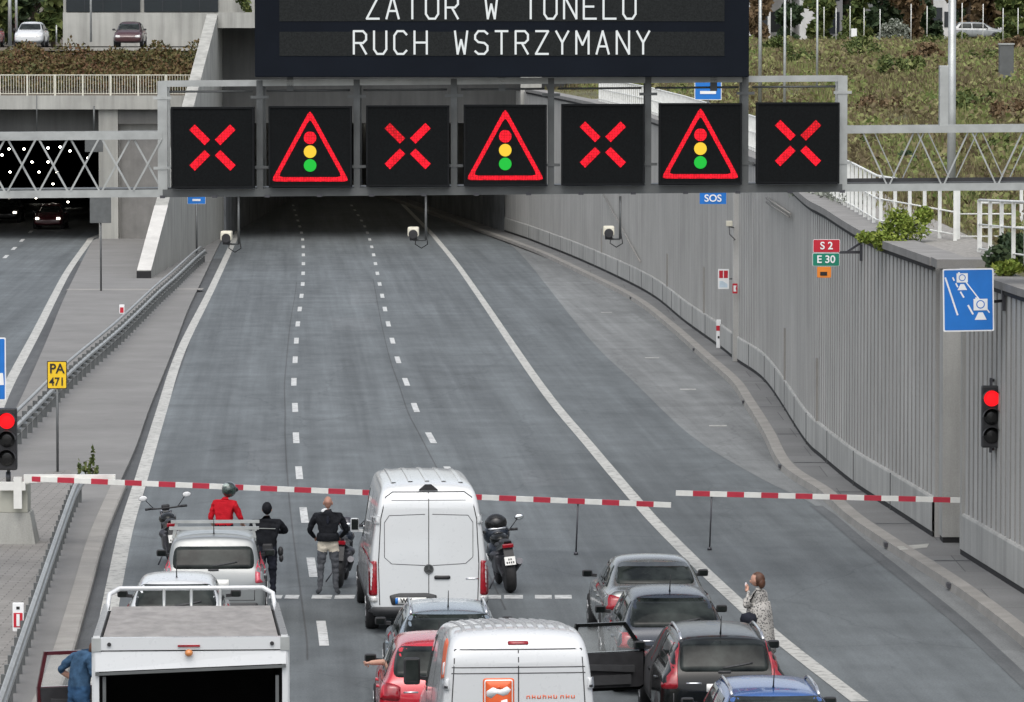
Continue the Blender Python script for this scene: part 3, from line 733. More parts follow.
t = MB(); x = gx(943.5); t.span((x - .08, -.02, zc + .04), (x + .08, .22, gz(69) + GROLL * x), bev=.01); t.build('post_stub', M['galv'], gantry)
for x, zlo in ((-12.8, 0), (12.8, 5.4)):
    t = MB(); t.span((x - .2, .3, zlo), (x + .2, .8, zb)); t.build('leg', M['galv'], gantry)
for k in range(14): t = MB(); t.box(gl(lerp(xl, xr_, k / 13), -.09, zb - .06), (.09, .06, .05)); t.build('clamp', M['steel'], gantry)

# lane control signals
def signal(cx, cy, kind, label, i):
    z = D(cx, cy, YG - .2).z; x = (cx - 512) / FOC * (YG - .2)
    w = 83 / PXM; h = 81 / PXM
    o = thing('lane_signal', label, 'lane signal', (x, YG - .15, z - h / 2), 0, 'lane control signals on the gantry'); o.rotation_euler = (0, 0, 0)
    c = h / 2
    t = MB(); t.box((0, 0, c), (w, .26, h), bev=.012); t.build('housing', M['housing'], o)
    t = MB()
    for a, b_ in (((-w / 2 + .02, 0), (w / 2 - .02, 0)),):
        t.box((0, -.142, h - .02), (w - .02, .03, .03)); t.box((0, -.142, .02), (w - .02, .03, .03)); t.box((-w / 2 + .02, -.142, c), (.03, .03, h - .08)); t.box((w / 2 - .02, -.142, c), (.03, .03, h - .08))
    t.build('bezel', M['housing'], o)
    t = MB(); t.box((0, -.134, c), (w - .07, .01, h - .07)); t.build('display', M['screen'], o)
    p = 1 / PXM
    if kind == 'x':
        ang = R(45)
        for sx in (-1, 1):
            for sz in (-1, 1):
                t = MB(); r = 17.4 * p; L = 21.5 * p; wd = 7.6 * p
                q = [Vector((-wd / 2, 0, -L / 2)), Vector((wd / 2, 0, -L / 2)), Vector((wd / 2, 0, L / 2)), Vector((-wd / 2, 0, L / 2))]
                Mx = Matrix.Translation((sx * r * .73, 0, c + sz * r * .73)) @ Matrix.Rotation(sx * sz * ang, 4, 'Y')
                b0 = [Mx @ v + Vector((0, -.147, 0)) for v in q]; b1 = [Mx @ v + Vector((0, -.138, 0)) for v in q]
                t.hexa(b0, b1); t.build('lit_bar', M['led_red'] if (i * 3 + sx + 2 * sz) % 7 else M['led_red_dim'], o)
    else:
        A, Bp, Cp = Vector((0, 0, c + 37 * p)), Vector((-39 * p, 0, c - 34.5 * p)), Vector((39 * p, 0, c - 34.5 * p))
        t = MB(); cen = (A + Bp + Cp) / 3
        def inner(v, k): return cen + (v - cen) * k
        def rnd(k):
            out = []; T = [inner(v, k) for v in (A, Bp, Cp)]
            for j in range(3):
                q0, q1, q2 = T[j - 1], T[j], T[(j + 1) % 3]; e = 5 * p
                for a in (0, .33, .67, 1):
                    s0 = q1 + (q0 - q1).normalized() * e * (1 - a); s1 = q1 + (q2 - q1).normalized() * e * a; out.append((s0 + s1) / 2 if 0 < a < 1 else (s0 if a == 0 else s1))
            return out
        O, I = rnd(1.0), rnd(.82); n = len(O)
        for k in range(n):
            q = [O[k], O[(k + 1) % n], I[(k + 1) % n], I[k]]
            t.hexa([v + Vector((0, -.147, 0)) for v in q], [v + Vector((0, -.138, 0)) for v in q])
        t.build('lit_triangle', M['led_red'], o)
        for dz, mm, nm in ((9.0, 'led_red', 'red_dot'), (-4.8, 'led_yel', 'yellow_dot'), (-18.5, 'led_grn', 'green_dot')):
            t = MB(); t.lathe([(6.3 * p, -.147), (6.3 * p, -.138)], 20, 'Y', (0, 0, c + dz * p)); t.build(nm, M[mm], o)
    return o
names = ['first red cross signal from the left end of the gantry', 'first red triangle signal from the left with three coloured dots', 'second red cross signal from the left end of the gantry', 'middle red triangle signal with three coloured dots', 'third red cross signal from the left end of the gantry', 'third red triangle signal from the left with three coloured dots', 'rightmost red cross signal on the gantry']
for i in range(7):
    cx = lerp(213, 797.5, i / 6); signal(cx, lerp(147.5, 143, i / 6), 'x' if i % 2 == 0 else 't', names[i], i)

# big message board
bx0, bx1 = gx(257), gx(747); bzl, bzt = gz(77), gz(-52)
board = thing('message_board', 'huge dark electronic message board with two lines of white text', 'message board', ((bx0 + bx1) / 2, YG - .35, bzl))
W = bx1 - bx0; H = bzt - bzl; p = 1 / PXM
t = MB(); t.box((0, 0, H / 2), (W, .5, H), bev=.02); t.build('housing', M['navy'], board)
def bz(py): return gz(py) - bzl
for y0, y1, nm in ((-45, -27, 0), (-21, 21.5, 1), (32, 56, 2)):
    t = MB(); t.box((0, -.252, (bz(y0) + bz(y1)) / 2), ((722 - 281) * p, .012, (y1 - y0) * p)); t.build('text_row', M['screen2'], board)
GL = {'Z': [[(0, 1), (1, 1), (0, 0), (1, 0)]], 'A': [[(0, 0), (.5, 1), (1, 0)], [(.2, .33), (.8, .33)]], 'T': [[(0, 1), (1, 1)], [(.5, 1), (.5, 0)]],
      'O': [[(.25, 0), (0, .2), (0, .8), (.25, 1), (.75, 1), (1, .8), (1, .2), (.75, 0), (.25, 0)]], 'R': [[(0, 0), (0, 1), (.75, 1), (1, .85), (1, .62), (.75, .48), (0, .48)], [(.5, .48), (1, 0)]],
      'W': [[(0, 1), (.22, 0), (.5, .62), (.78, 0), (1, 1)]], 'U': [[(0, 1), (0, .2), (.25, 0), (.75, 0), (1, .2), (1, 1)]], 'N': [[(0, 0), (0, 1), (1, 0), (1, 1)]],
      'E': [[(1, 1), (0, 1), (0, 0), (1, 0)], [(0, .52), (.8, .52)]], 'L': [[(0, 1), (0, 0), (1, 0)]], 'C': [[(1, .85), (.75, 1), (.25, 1), (0, .8), (0, .2), (.25, 0), (.75, 0), (1, .15)]],
      'H': [[(0, 0), (0, 1)], [(1, 0), (1, 1)], [(0, .5), (1, .5)]], 'S': [[(1, .88), (.75, 1), (.25, 1), (0, .82), (0, .65), (.25, .52), (.75, .48), (1, .35), (1, .16), (.75, 0), (.25, 0), (0, .12)]],
      'Y': [[(0, 1), (.5, .5), (1, 1)], [(.5, .5), (.5, 0)]], 'M': [[(0, 0), (0, 1), (.5, .4), (1, 1), (1, 0)]]}
def led_line(text, px0, pitch, ytop, ybot):
    t = MB(); th = 1.0 * p
    for i, ch in enumerate(text):
        if ch == ' ': continue
        x0 = (px0 + i * pitch - 502) * p * .985; w = 12.2 * p; z0 = bz(ybot); h = (ybot - ytop) * p
        for st in GL[ch]:
            q = [Vector((x0 + a * w, -.268, z0 + b_ * h)) for a, b_ in st]
            for a, b_ in zip(q, q[1:]):
                d = (b_ - a).normalized(); n = Vector((-d.z, 0, d.x)) * th; a2 = a - d * th * .6; b2 = b_ + d * th * .6
                c = [a2 - n, b2 - n, b2 + n, a2 + n]; t.hexa([v + Vector((0, .0, 0)) for v in c], [v + Vector((0, .008, 0)) for v in c])
    return t
led_line('ZATOR W TUNELU', 366, 19.85, -4, 19).build('lettering', M['led_white'], board)
led_line('RUCH WSTRZYMANY', 353, 20.35, 31.5, 54).build('lettering', M['led_white'], board)
t = MB()
for k in range(3):
    x = lerp(-W / 2 + .6, W / 2 - .6, k / 2); t.span((x - .06, .25, .1), (x + .06, 1.3, .22)); t.span((x - .06, .3, -.25), (x + .06, .42, .12))
t.build('bracket', M['galv_dark'], board)

# cameras hanging from the gantry
def gantry_cam(px, py, pole_px, elbow, label, side=-1):
    x = gx(pole_px); z = gz(py); o = thing('traffic_camera', label, 'camera', (x, YG - .12, zb - .1), 0, 'cameras hung under the gantry')
    dz = z - zb + .1; dx = gx(px) - x
    t = MB(); t.tube([(0, 0, 0), (0, 0, dz - .12)], .022, 8); t.tube([(0, 0, dz - .12), (dx, 0, dz - .12)], .018, 8); t.build('pole', M['galv_dark'], o)
    t = MB(); t.box((dx, -.03, dz + .03), (.20, .38, .17), bev=.03); t.build('camera_body', M['cam_shell'], o)
    t = MB(); t.lathe([(.075, -.26), (.085, -.2), (.085, -.14)], 14, 'Y', (dx, 0, dz - .01)); t.box((dx, -.06, dz - .09), (.13, .22, .07), bev=.01); t.build('lens', M['black'], o)
    t = MB(); t.tube([(dx + .05, .1, dz - .05), (dx + .03, .12, dz - .2), (dx + .14, .1, dz - .27), (dx - side * -.0 + .25, .06, dz - .2), (0 if side < 0 else .3, 0.03, dz + .1)], .010, 6); t.build('cable', M['black'], o)
gantry_cam(227, 237, 239, 0, 'white camera hanging from the gantry under the first red cross')
gantry_cam(413.5, 233, 426, 0, 'white camera hanging from the gantry under the second red cross')
gantry_cam(608.5, 232, 620, 0, 'yellowish camera hanging from the gantry under the third red cross')

# ================================================================== BOOM BARRIERS
def boom(base, tip, n, first, rods, label, cab=None):
    base, tip = Vector(base), Vector(tip)
    o = thing('boom_barrier', label, 'barrier', (base.x, base.y, 0)); d = tip - base; b0 = Vector((0, 0, base.z))
    t = MB(); L = d.length
    for k in range(n):
        a = b0 + d * (k / n); c = b0 + d * ((k + 1) / n); t.bar(a, c, .07, .10, (k + first) % 2)
    t.build('arm', [M['arm_white'], M['arm_red']], o)
    for r in rods:
        a = b0 + d * r; t = MB(); t.tube([a, (a.x - .04, a.y, .02)], .018, 6); t.lathe([(.045, .008), (.04, .05), (.018, .06)], 8, 'Z', (a.x - .04, a.y, 0)); t.build('support_rod', M['steel'], o)
    return o
yb = 95.6
bL = boom(D(24, 478.5, yb), D(671, 505, 94.4), 38, 1, [(579 - 24) / 647.0], 'long red and white barrier arm reaching from the left median cabinet')
bl = bL.location
t = MB(); pz = D(24, 478.5, yb).z
t.box((-.22, 0, pz - .6 + .45), (.5, .12, .16)); t.box((-.12, -.02, pz - .28), (.16, .10, .62)); t.box((.9, 0, pz - .0), (1.8, .10, .16)); t.build('arm_bracket', M['arm_white'], bL)
t = MB(); q = D(-2, 510, yb); t.span((-.95, .1, .72), (.06, .75, pz - .12), bev=.02); t.build('cabinet', M['cab_cream'], bL)
t = MB(); t.hexa([(-1.1, .02, .08), (.22, .02, .08), (.22, .9, .08), (-1.1, .9, .08)], [(-1.0, .1, .72), (.10, .1, .72), (.10, .8, .72), (-1.0, .8, .72)]); t.build('concrete_foot', M['portal'], bL)
bR = boom(D(985, 500.8, 94.8), D(676, 493, 95.6), 18, 1, [(985 - 712) / 309.0], 'short red and white barrier arm reaching out of the right wall recess')
t = MB(); t.span((-.05, .12, .15), (.55, .55, 1.25), bev=.02); t.build('cabinet', M['cab_cream'], bR)

# ================================================================== GUARD RAILS
def guard_rail(pts, label, side, h=.75, post=2.0, mats=None, hand=True):
    o = thing('guard_rail', label, 'guard rail', pts[0])
    t = MB(); s = side
    t.loft([Vector((p.x, p.y, h + .0)) for p in pts], [(0, -.31), (s * .045, -.27), (s * .045, -.20), (s * -.02, -.16), (s * -.02, -.14), (s * .045, -.10), (s * .045, -.03), (0, .0), (-s * .02, 0.0), (-s * .03, -.31)], close=True)
    part(t, 'beam', M['galv'], o)
    if hand:
        t = MB(); t.tube([Vector((p.x - s * .20, p.y, h + .12)) for p in pts], .045, 8); part(t, 'top_tube', M['galv'], o)
    rs = resample(pts, post); t = MB()
    for k, p in enumerate(rs[:-1]):
        t = MB(); t.span((p.x - s * .05 - .06, p.y - .03, .05), (p.x - s * .05 + .06, p.y + .03, h + (.08 if hand else -.05)))
        if hand: t.span((p.x - .14, p.y - .03, h - .2), (p.x + .14, p.y + .03, h - .1))
        part(t, 'post', M['galv_dark'], o)
    return o
gr1 = [G(x, y, .1) for x, y in ((-60, 520), (18.5, 447), (74, 388), (122, 344), (160, 305), (176, 290))] + [G(196, 270, .1), G(205, 262, .1)]
guard_rail(catmull(gr1, 3)[2:], 'double guard rail crossing the median towards the tunnel wing wall', 1, .72, 1.9)
e0 = G(205, 262, .1)
gr2 = [G(x, y, .1) for x, y in ((-10, 770), (6, 722), (31, 645), (56, 568), (74, 515), (83, 500))]
guard_rail(catmull(gr2, 3), 'near guard rail beside the kerb below the left barrier', 1, .72, 1.15, hand=False)

# ================================================================== SIGNS AND LIGHTS
def plate_sign(o, w, h, c, mface, mborder=None, th=.02, r=.03, name='sign_plate'):
    def rr(w, h, r):
        out = []
        for cx, cz, a0 in ((w / 2 - r, h / 2 - r, 0), (-w / 2 + r, h / 2 - r, 90), (-w / 2 + r, -h / 2 + r, 180), (w / 2 - r, -h / 2 + r, 270)):
            for k in range(5): a = R(a0 + 22.5 * k); out.append((cx + r * math.cos(a), cz + r * math.sin(a)))
        return out
    t = MB(); t.prism([(c[0] + a, c[2] + b_) for a, b_ in rr(w, h, r)], 'Y', c[1], c[1] + th); t.build(name, mborder or mface, o)
    if mborder:
        e = .025 * min(1, h * 1.2); t = MB(); t.prism([(c[0] + a, c[2] + b_) for a, b_ in rr(w - 2 * e, h - 2 * e, r * .8)], 'Y', c[1] - .004, c[1] - .0005); t.build('sign_face', mface, o)
def poly(o, pts, y, m, name='symbol'):
    t = MB(); t.prism(pts, 'Y', y - .004, y - .0005); return t.build(name, m, o)
# yellow PA 471
b0 = G(57.5, 472, .1); o = thing('marker_sign', 'small yellow roadside sign reading PA 471 on a thin post', 'sign', b0)
s = b0.y / FOC; hz = (472 - 374.5) * s
t = MB(); t.tube([(0, .03, 0), (0, .03, hz)], .03, 8); t.build('post', M['galv_dark'], o)
plate_sign(o, 20 * s, 28 * s, (0, 0, hz), M['sign_yel'], M['sign_blk'])
text_on(o, 'PA', 13.5 * s, 0, -.012, hz + 6 * s, M['sign_blk'], sx=.95); text_on(o, '471', 11.5 * s, 0, -.012, hz - 7 * s, M['sign_blk'], sx=.9)
# blue camera-section sign on the near wall
Yc = 88.0; p0 = D(969, 300, Yc); o = thing('camera_sign', 'blue section control sign with two cameras above right traffic light', 'sign', (p0.x, Yc, p0.z - .6)); s = Yc / FOC; z = .6
o.rotation_euler = (0, R(-1.0), 0)
plate_sign(o, 51 * s, 63 * s, (0, 0, z), M['blue'], M['sign_white'], r=.025)
def L(x, y): return ((x - 969) * s, z - (y - 300) * s)
def seg(x0, y0, x1, y1, w):
    a, b_ = Vector(L(x0, y0)), Vector(L(x1, y1)); d = (b_ - a).normalized(); n = Vector((-d.y, d.x)) * w * s / 2; poly(o, [tuple(a - n), tuple(b_ - n), tuple(b_ + n), tuple(a + n)], -.006, M['sign_white'], 'line')
seg(946, 277, 958, 315, 1.7); seg(953.5, 277, 955, 280.5, 1.5); seg(956.5, 283, 958.5, 287, 1.5); seg(961, 291.5, 964.5, 297.5, 1.6); seg(968.5, 305, 973.5, 314.5, 1.8); seg(966, 281, 990, 313, 1.2)
for cx, cy, k in ((963, 277.5, .8), (981, 304.5, 1.0)):
    poly(o, [L(cx - 7 * k, cy - 5.5 * k), L(cx - 5.2 * k, cy - 5.5 * k), L(cx - 5.2 * k, cy - 7 * k), L(cx - 2.8 * k, cy - 7 * k), L(cx - 2.8 * k, cy - 5.5 * k), L(cx + 7 * k, cy - 5.5 * k), L(cx + 7 * k, cy + 6 * k), L(cx - 7 * k, cy + 6 * k)][::-1], -.0095, M['sign_white'], 'camera_symbol')
    t = MB(); q = L(cx, cy); t.lathe([(4.3 * k * s, -.017), (4.3 * k * s, -.0142)], 18, 'Y', (q[0], 0, q[1])); t.build('lens_ring', M['blue'], o)
    t = MB(); t.lathe([(3.3 * k * s, -.0195), (3.3 * k * s, -.0175)], 18, 'Y', (q[0], 0, q[1])); t.build('lens_symbol', M['sign_white'], o)
    poly(o, [L(cx - 2.2 * k, cy + 8 * k), L(cx - 6 * k, cy + 15.5 * k), L(cx + 6 * k, cy + 15.5 * k), L(cx + 2.2 * k, cy + 8 * k)], -.006, M['sign_white'], 'flash_symbol')
t = MB(); t.bar((.3, .03, z - .05), (.66, .5, z - .05), .05, .05); t.box((.68, .5, z - .03), (.06, .2, .4)); t.build('bracket', M['steel'], o)
# S2 / E30
Ys2 = 107.5; p0 = D(826.5, 246, Ys2); o = thing('route_sign', 'stacked red S 2 and green E 30 route signs on the wall', 'sign', (p0.x, Ys2, p0.z - .8)); s = Ys2 / FOC; z = .8
plate_sign(o, 27 * s, 13.2 * s, (0, 0, z), M['sign_red'], M['sign_white'], name='red_plate'); text_on(o, 'S 2', 10.5 * s, 0, -.012, z, M['sign_white'])
plate_sign(o, 27 * s, 13.2 * s, (-.01, 0, z - 13.6 * s), M['sign_grn'], M['sign_white'], name='green_plate'); text_on(o, 'E 30', 10.5 * s, -.01, -.012, z - 13.6 * s, M['sign_white'])
plate_sign(o, 14 * s, 11 * s, (-.05, 0, z - 26.3 * s), M['sign_org'], M['sign_org'], name='orange_plate'); poly(o, [(-.05 + a * s, z + b_ * s) for a, b_ in ((-4, -29.5), (3, -29.5), (3, -25.8), (-4, -25.8))], -.012, M['sign_blk'], 'mark')
w_ = at_Y(wall_pts, Ys2).x - p0.x
t = MB(); t.bar((.2, .03, z - .14), (w_, .1, z - .14), .06, .06); t.bar((w_ - .35, .07, z - .14), (w_ - .02, .1, z + .08), .05, .05); t.box((w_ - .03, .1, z - .15), (.06, .16, .36)); t.build('bracket', M['steel'], o)
# SOS sign
Yx = 150.0; p0 = D(713, 187, Yx); s = Yx / FOC; o = thing('emergency_phone_sign', 'blue SOS emergency phone sign on the wall below the gantry', 'sign', (p0.x, Yx, p0.z - .6)); z = .6
plate_sign(o, 26.5 * s, 34 * s, (0, 0, z), M['blue'], None, r=.01); text_on(o, 'SOS', 10 * s, 0, -.012, z - 11.5 * s, M['sign_white'])
poly(o, [(a * s, z + b_ * s) for a, b_ in ((-10, -5.5), (10, -5.5), (10, 13), (-10, 13))], -.001, M['sign_white'], 'symbol_field')
poly(o, [(a * s, z + b_ * s) for a, b_ in ((-3, -4), (3, -4), (3, 9), (-3, 9))], -.006, M['sign_blk'], 'phone_symbol')
t = MB(); w_ = at_Y(wall_pts, Yx).x - p0.x; t.bar((.3, .05, z), (w_, .1, z), .06, .06); t.build('bracket', M['galv_dark'], o)
# fire sign and extinguisher tag by the pilaster
Yf = 156.5; p0 = D(723.5, 279, Yf); s = Yf / FOC; o = thing('hydrant_sign', 'small red and white fire equipment sign by the pilaster', 'sign', (p0.x, Yf, p0.z - .5)); z = .5
plate_sign(o, 11 * s, 20 * s, (0, 0, z), M['sign_white'], None, r=.01)
for a0, a1, b0_, b1 in ((-4.4, -.5, 1, 8.4), (.3, 4.4, 1, 8.4)): poly(o, [(a * s, z + c * s) for a, c in ((a0, b0_), (a1, b0_), (a1, b1), (a0, b1))], -.001, M['sign_red'], 'red_field')
poly(o, [(a * s, z + c * s) for a, c in ((-4, -8.5), (4, -8.5), (4, -5), (-1, -2), (-4, -2))], -.001, mat('pale_blue', (.55, .66, .74), .5), 'blue_field')
t = MB(); t.bar((0, .06, z), (at_Y(wall_pts, Yf).x - p0.x, .1, z), .04, .04); t.build('bracket', M['galv_dark'], o)
p0 = D(735, 288.5, 154.2); s = 154.2 / FOC; o = thing('hydrant_tag', 'tiny red and white tag on the wall pilaster', 'sign', (p0.x, 154.2, p0.z - .3))
plate_sign(o, 5 * s, 10 * s, (0, 0, .3), M['sign_red'], None, r=.008); poly(o, [(a * s, .3 + c * s) for a, c in ((-1.5, -3), (1.5, -3), (.6, 0), (1.5, 3), (-1.5, 3))], -.001, M['sign_white'])
t = MB(); t.box((0, .22, .3), (.05, .42, .05)); t.build('bracket', M['galv_dark'], o)
# wall lamp and its pipes
p0 = D(730, 224, 153.5); pw = at_Y(wall_pts, 155); o = thing('wall_lamp', 'small pale floodlight with a looping cable on the wall pilaster', 'lamp', (pw.x - .15, 154.6, p0.z)); dx = p0.x - pw.x + .15
t = MB(); t.box((dx, -.6, 0), (.2, .3, .17), bev=.02); t.build('lamp_head', M['cam_shell'], o)
t = MB(); t.bar((dx, -.5, -.1), (0, 0, -.15), .04, .04); t.build('bracket', M['galv_dark'], o)
t = MB(); t.tube([(dx, -.5, -.1), (dx + .02, -.4, -.35), (dx + .2, -.3, -.52), (0, .0, -.55)], .014, 6); t.build('cable', M['black'], o)
t = MB(); a = D(732, 198, 143); b_ = D(771, 214, 128); t.tube([Vector((at_Y(wall_pts, 143).x - .1, 143, a.z)), Vector((at_Y(wall_pts, 128).x - .1, 128, b_.z))], .03, 6); t.tube([Vector((at_Y(wall_pts, 143).x - .1, 143, a.z - .12)), Vector((at_Y(wall_pts, 129).x - .1, 129, b_.z - .1))], .03, 6)
o = t.build('conduit_pipe', M['kerb']); set_props(o, 'pair of thin pale pipes slanting down the right wall', 'pipe')
t = MB(); a = D(598, 190, 225); b_ = D(629, 262, 205); t.tube([Vector((at_Y(wall_pts, 225).x - .08, 225, a.z)), Vector((at_Y(wall_pts, 205).x - .08, 205, b_.z))], .03, 6)
o = t.build('conduit_pipe', M['kerb']); set_props(o, 'thin pipe slanting across the far wall behind the yellowish camera', 'pipe')
# delineator posts
def delineator(p, h, w, label, style):
    o = thing('delineator_post', label, 'delineator', p)
    t = MB(); t.box((0, 0, h / 2), (w, .06, h), bev=.015); t.build('post', M['sign_white'], o)
    if style == 'band':
        t = MB(); t.box((0, -.001, h * .70), (w * 1.04, .07, h * .18)); t.build('red_reflector', M['sign_red'], o)
        t = MB(); t.box((0, -.034, h * .38), (w * .4, .008, h * .08)); t.build('mark', M['sign_blk'], o)
    elif style == 'arrow':
        t = MB(); t.box((0, -.034, h * .40), (w * .8, .006, h * .5)); t.build('red_reflector', M['sign_red'], o)
        t = MB(); t.box((0, -.040, h * .40), (w * .28, .006, h * .42)); t.build('white_bar', M['sign_white'], o)
        t = MB(); t.box((0, -.034, h * .82), (w * .3, .006, h * .10)); t.build('mark', M['sign_blk'], o)
    else:
        t = MB(); t.box((0, -.034, h * .40), (w * .7, .006, h * .6)); t.build('red_reflector', M['sign_red'], o)
    return o
delineator(G(718.5, 348, .15), 28 * G(718.5, 348).y / FOC, .15, 'white post with red band on the right walkway beside the wall', 'band')
p = G(122, 335, .1); delineator(Vector((p.x, p.y, .85)), .32, .18, 'little red and white marker on top of the far guard rail', 'block')
p = G(18.5, 655, .1); o = delineator(p + Vector((0, 0, .38)), 29 * p.y / FOC, .18, 'cream marker with red bar beside the near guard rail', 'arrow')
t = MB(); t.tube([(0, .04, -.38), (0, .04, .1)], .03, 6); t.build('stake', M['galv_dark'], o)
# traffic lights
def traffic_light(p, s, label, hang):
    o = thing('traffic_light', label, 'traffic light', p); h = 62 * s; w = 19 * s
    t = MB(); t.box((0, 0, 0), (w, .24, h), bev=.03); t.build('housing', M['black'], o)
    for k, mm in ((1, 'lamp_red'), (0, 'lamp_off'), (-1, 'lamp_off')):
        c = (0, 0, k * h * .30)
        t = MB(); t.lathe([(8.0 * s, -.135), (7.6 * s, -.15), (4 * s, -.16), (0, -.164)], 20, 'Y', c); t.build('lens', M[mm], o)
        t = MB(); n = 14; rr = 8.9 * s
        A = [(rr * math.cos(math.pi * j / n), rr * math.sin(math.pi * j / n)) for j in range(n + 1)]
        for (x0, z0), (x1, z1) in zip(A, A[1:]):
            t.hexa([(x0, -.12, c[2] + z0), (x1, -.12, c[2] + z1), (x1, -.30, c[2] + z1), (x0, -.30, c[2] + z0)], [(x0 * 1.04, -.12, c[2] + z0 * 1.04), (x1 * 1.04, -.12, c[2] + z1 * 1.04), (x1 * 1.04, -.30, c[2] + z1 * 1.04), (x0 * 1.04, -.30, c[2] + z0 * 1.04)])
        t.build('visor', M['black'], o)
    t = MB()
    if hang: t.bar((0, .05, h / 2), (0, .05, h / 2 + .14), .05, .05); t.bar((0, .05, -h / 2), (0, .05, -h / 2 - .1), .05, .05); t.bar((0, .1, h / 2 + .08), (hang, .55, h / 2 + .08), .05, .05); t.bar((0, .1, -h / 2 - .05), (hang, .55, -h / 2 - .05), .05, .05)
    else: t.tube([(0, .12, -h / 2 - .05), (0, .12, pz - .13 - p[2])], .05, 10); t.bar((0, .1, h / 2 - .1), (0, .16, -h / 2 - .05), .06, .06)
    t.build('bracket', M['steel'], o); return o
Yt = 89.3; traffic_light(D(991, 416.5, Yt), Yt / FOC, 'traffic light showing red mounted on the right wall', at_Y(near_pts, 90).x - D(991, 416, Yt).x + .05)
Yt = 96.0; p = D(7.5, 439, Yt); traffic_light(p, Yt / FOC, 'traffic light showing red above the left barrier cabinet', 0)
# blue sign at the left edge of the frame
p = D(-17, 369, 97.5); s = 97.5 / FOC; o = thing('camera_sign', 'blue road sign cut off at the left edge above traffic light', 'sign', (p.x, 97.5, .1)); z = p.z - .1
plate_sign(o, 46 * s, 63 * s, (0, 0, z), M['blue'], M['sign_white'], r=.025); poly(o, [(a * s, z + b_ * s) for a, b_ in ((15, -16), (21, -16), (20, -4), (17, -4))], -.006, M['sign_white'])
t = MB(); t.tube([(0, .06, 0), (0, .06, z + .3)], .045, 10); t.build('post', M['galv_dark'], o)
# little blue board by the wing wall, cabinets at the left tube
p = D(196.5, 200, 236); b0 = G(193, 252, .1); s = 236 / FOC; o = thing('direction_sign', 'little blue sign on a thin post beside the wing wall', 'sign', (p.x, 236, .1)); z = p.z - .1
plate_sign(o, 18 * s, 8 * s, (0, 0, z), M['blue'], M['sign_white'], r=.02); poly(o, [(a * s, z + b_ * s) for a, b_ in ((-4, -1), (4, -1), (4, 1), (-4, 1))], -.012, M['sign_white'])
t = MB(); t.tube([(0, .05, 0), (0, .05, z)], .05, 8); t.build('post', M['galv_dark'], o)
for (x0, x1, y0, y1, Y, lb) in ((85, 103, 131, 152, 266, 'grey box hanging high in the left tunnel mouth'), (90, 111, 197, 223, 205, 'plain grey sign back on a post before the left tunnel pillar')):
    a, c = D(x0, y1, Y), D(x1, y0, Y); o = thing('grey_board', lb, 'board', ((a.x + c.x) / 2, Y, .1)); w = c.x - a.x
    t = MB(); t.span((-w / 2, -.03, a.z - .1), (w / 2, .05, c.z - .1), bev=.01); t.build('plate', M['galv_dark'], o)
    t = MB()
    if Y < 250: t.tube([(.0, .08, 0), (.0, .08, a.z + .4)], .04, 8); t.build('post', M['galv_dark'], o)
    else: t.tube([(0, .08, c.z - .2), (0, .08, 7.3)], .05, 8); t.build('hanger', M['galv_dark'], o)
# lane cross inside the left tube
p = D(48.5, 133, 276); o = thing('tunnel_signal', 'tiny red cross signal hanging in the left tunnel mouth', 'lane signal', p)
t = MB(); t.box((0, .06, 0), (.55, .1, .55)); t.build('housing', M['housing'], o)
t = MB()
for a in (-45, 45): t.box((0, -.005, 0), (.10, .02, .5), rot=Euler((0, R(a), 0)).to_matrix())
t.build('cross', M['led_red'], o); t = MB(); t.tube([(0, .06, .27), (0, .06, 7.3 - p.z)], .025, 6); t.build('hanger', M['steel'], o)
p = D(36, 131, 266); t = MB(); t.tube([(p.x, 266.5, p.z), (p.x, 266.5, 8.0)], .03, 6); o = t.build('thin_pole', M['galv_dark']); set_props(o, 'thin hanging pole in front of the left tunnel beam', 'pole')
# ================================================================== RAILINGS
def railing(name, pts, label, h, pitch, mat_, bars='vertical', rail_r=.028, mids=(.5,), post_w=.06, cat='railing'):
    o = thing(name, label, cat, pts[0]); up = Vector((0, 0, 1))
    t = MB(); t.tube([p + up * h for p in pts], rail_r, 8); part(t, 'top_rail', mat_, o)
    for m_ in mids: t = MB(); t.tube([p + up * h * m_ for p in pts], rail_r * .7, 6); part(t, 'mid_rail', mat_, o)
    for p in resample(pts, pitch): t = MB(); t.span((p.x - post_w / 2, p.y - post_w / 2, p.z - .05), (p.x + post_w / 2, p.y + post_w / 2, p.z + h)); part(t, 'post', mat_, o)
    return o
rz = lambda Y: wtop(Y) + .13
rp = [Vector((wallX(Y) + .50, Y, rz(Y))) for Y in (104.2, 109, 114, 120, 126, 134, 144, 156, 170, 188, 208, 232)]
rp[0] = D(955, 241, 104.2)
railing('wall_railing', rp, 'long white railing with upright bars along the top of the curving wall', 1.12, .95, M['rail_w'], mids=(.55, .12), post_w=.075)
a = D(957, 241, 104.4); railing('wall_railing', [a + Vector((.05, .25, 0)), a + Vector((3.4, .3, 0)), a + Vector((8, .4, 0))], 'white cross railing running right from the corner post above the wall', 1.1, 1.35, M['rail_w'], mids=(.52, .08), post_w=.07)
a = D(979, 254, 99.5); c = D(1030, 262, 90); railing('wall_railing', [a, a.lerp(c, .5), c, c + (c - a)], 'nearest white railing at the right edge above the blue sign', 1.1, 2.2, M['rail_w'], mids=(.55, .1), post_w=.075)
a = D(980, 252, 101); railing('wall_railing', [a, a + Vector((6, .5, 0))], 'short white railing behind the dark bush above the blue sign', 1.02, 1.4, M['rail_w'], mids=(.5,), post_w=.07)
lp = [Vector((x, YP - .2, 7.95)) for x in (-60, -40, -30, -18.9, -16.9)]
o = railing('deck_railing', lp, 'cream picket railing on the beam over the left tunnel mouth', 1.12, 1.52, M['rail_cream'], mids=(.1,), post_w=.09)
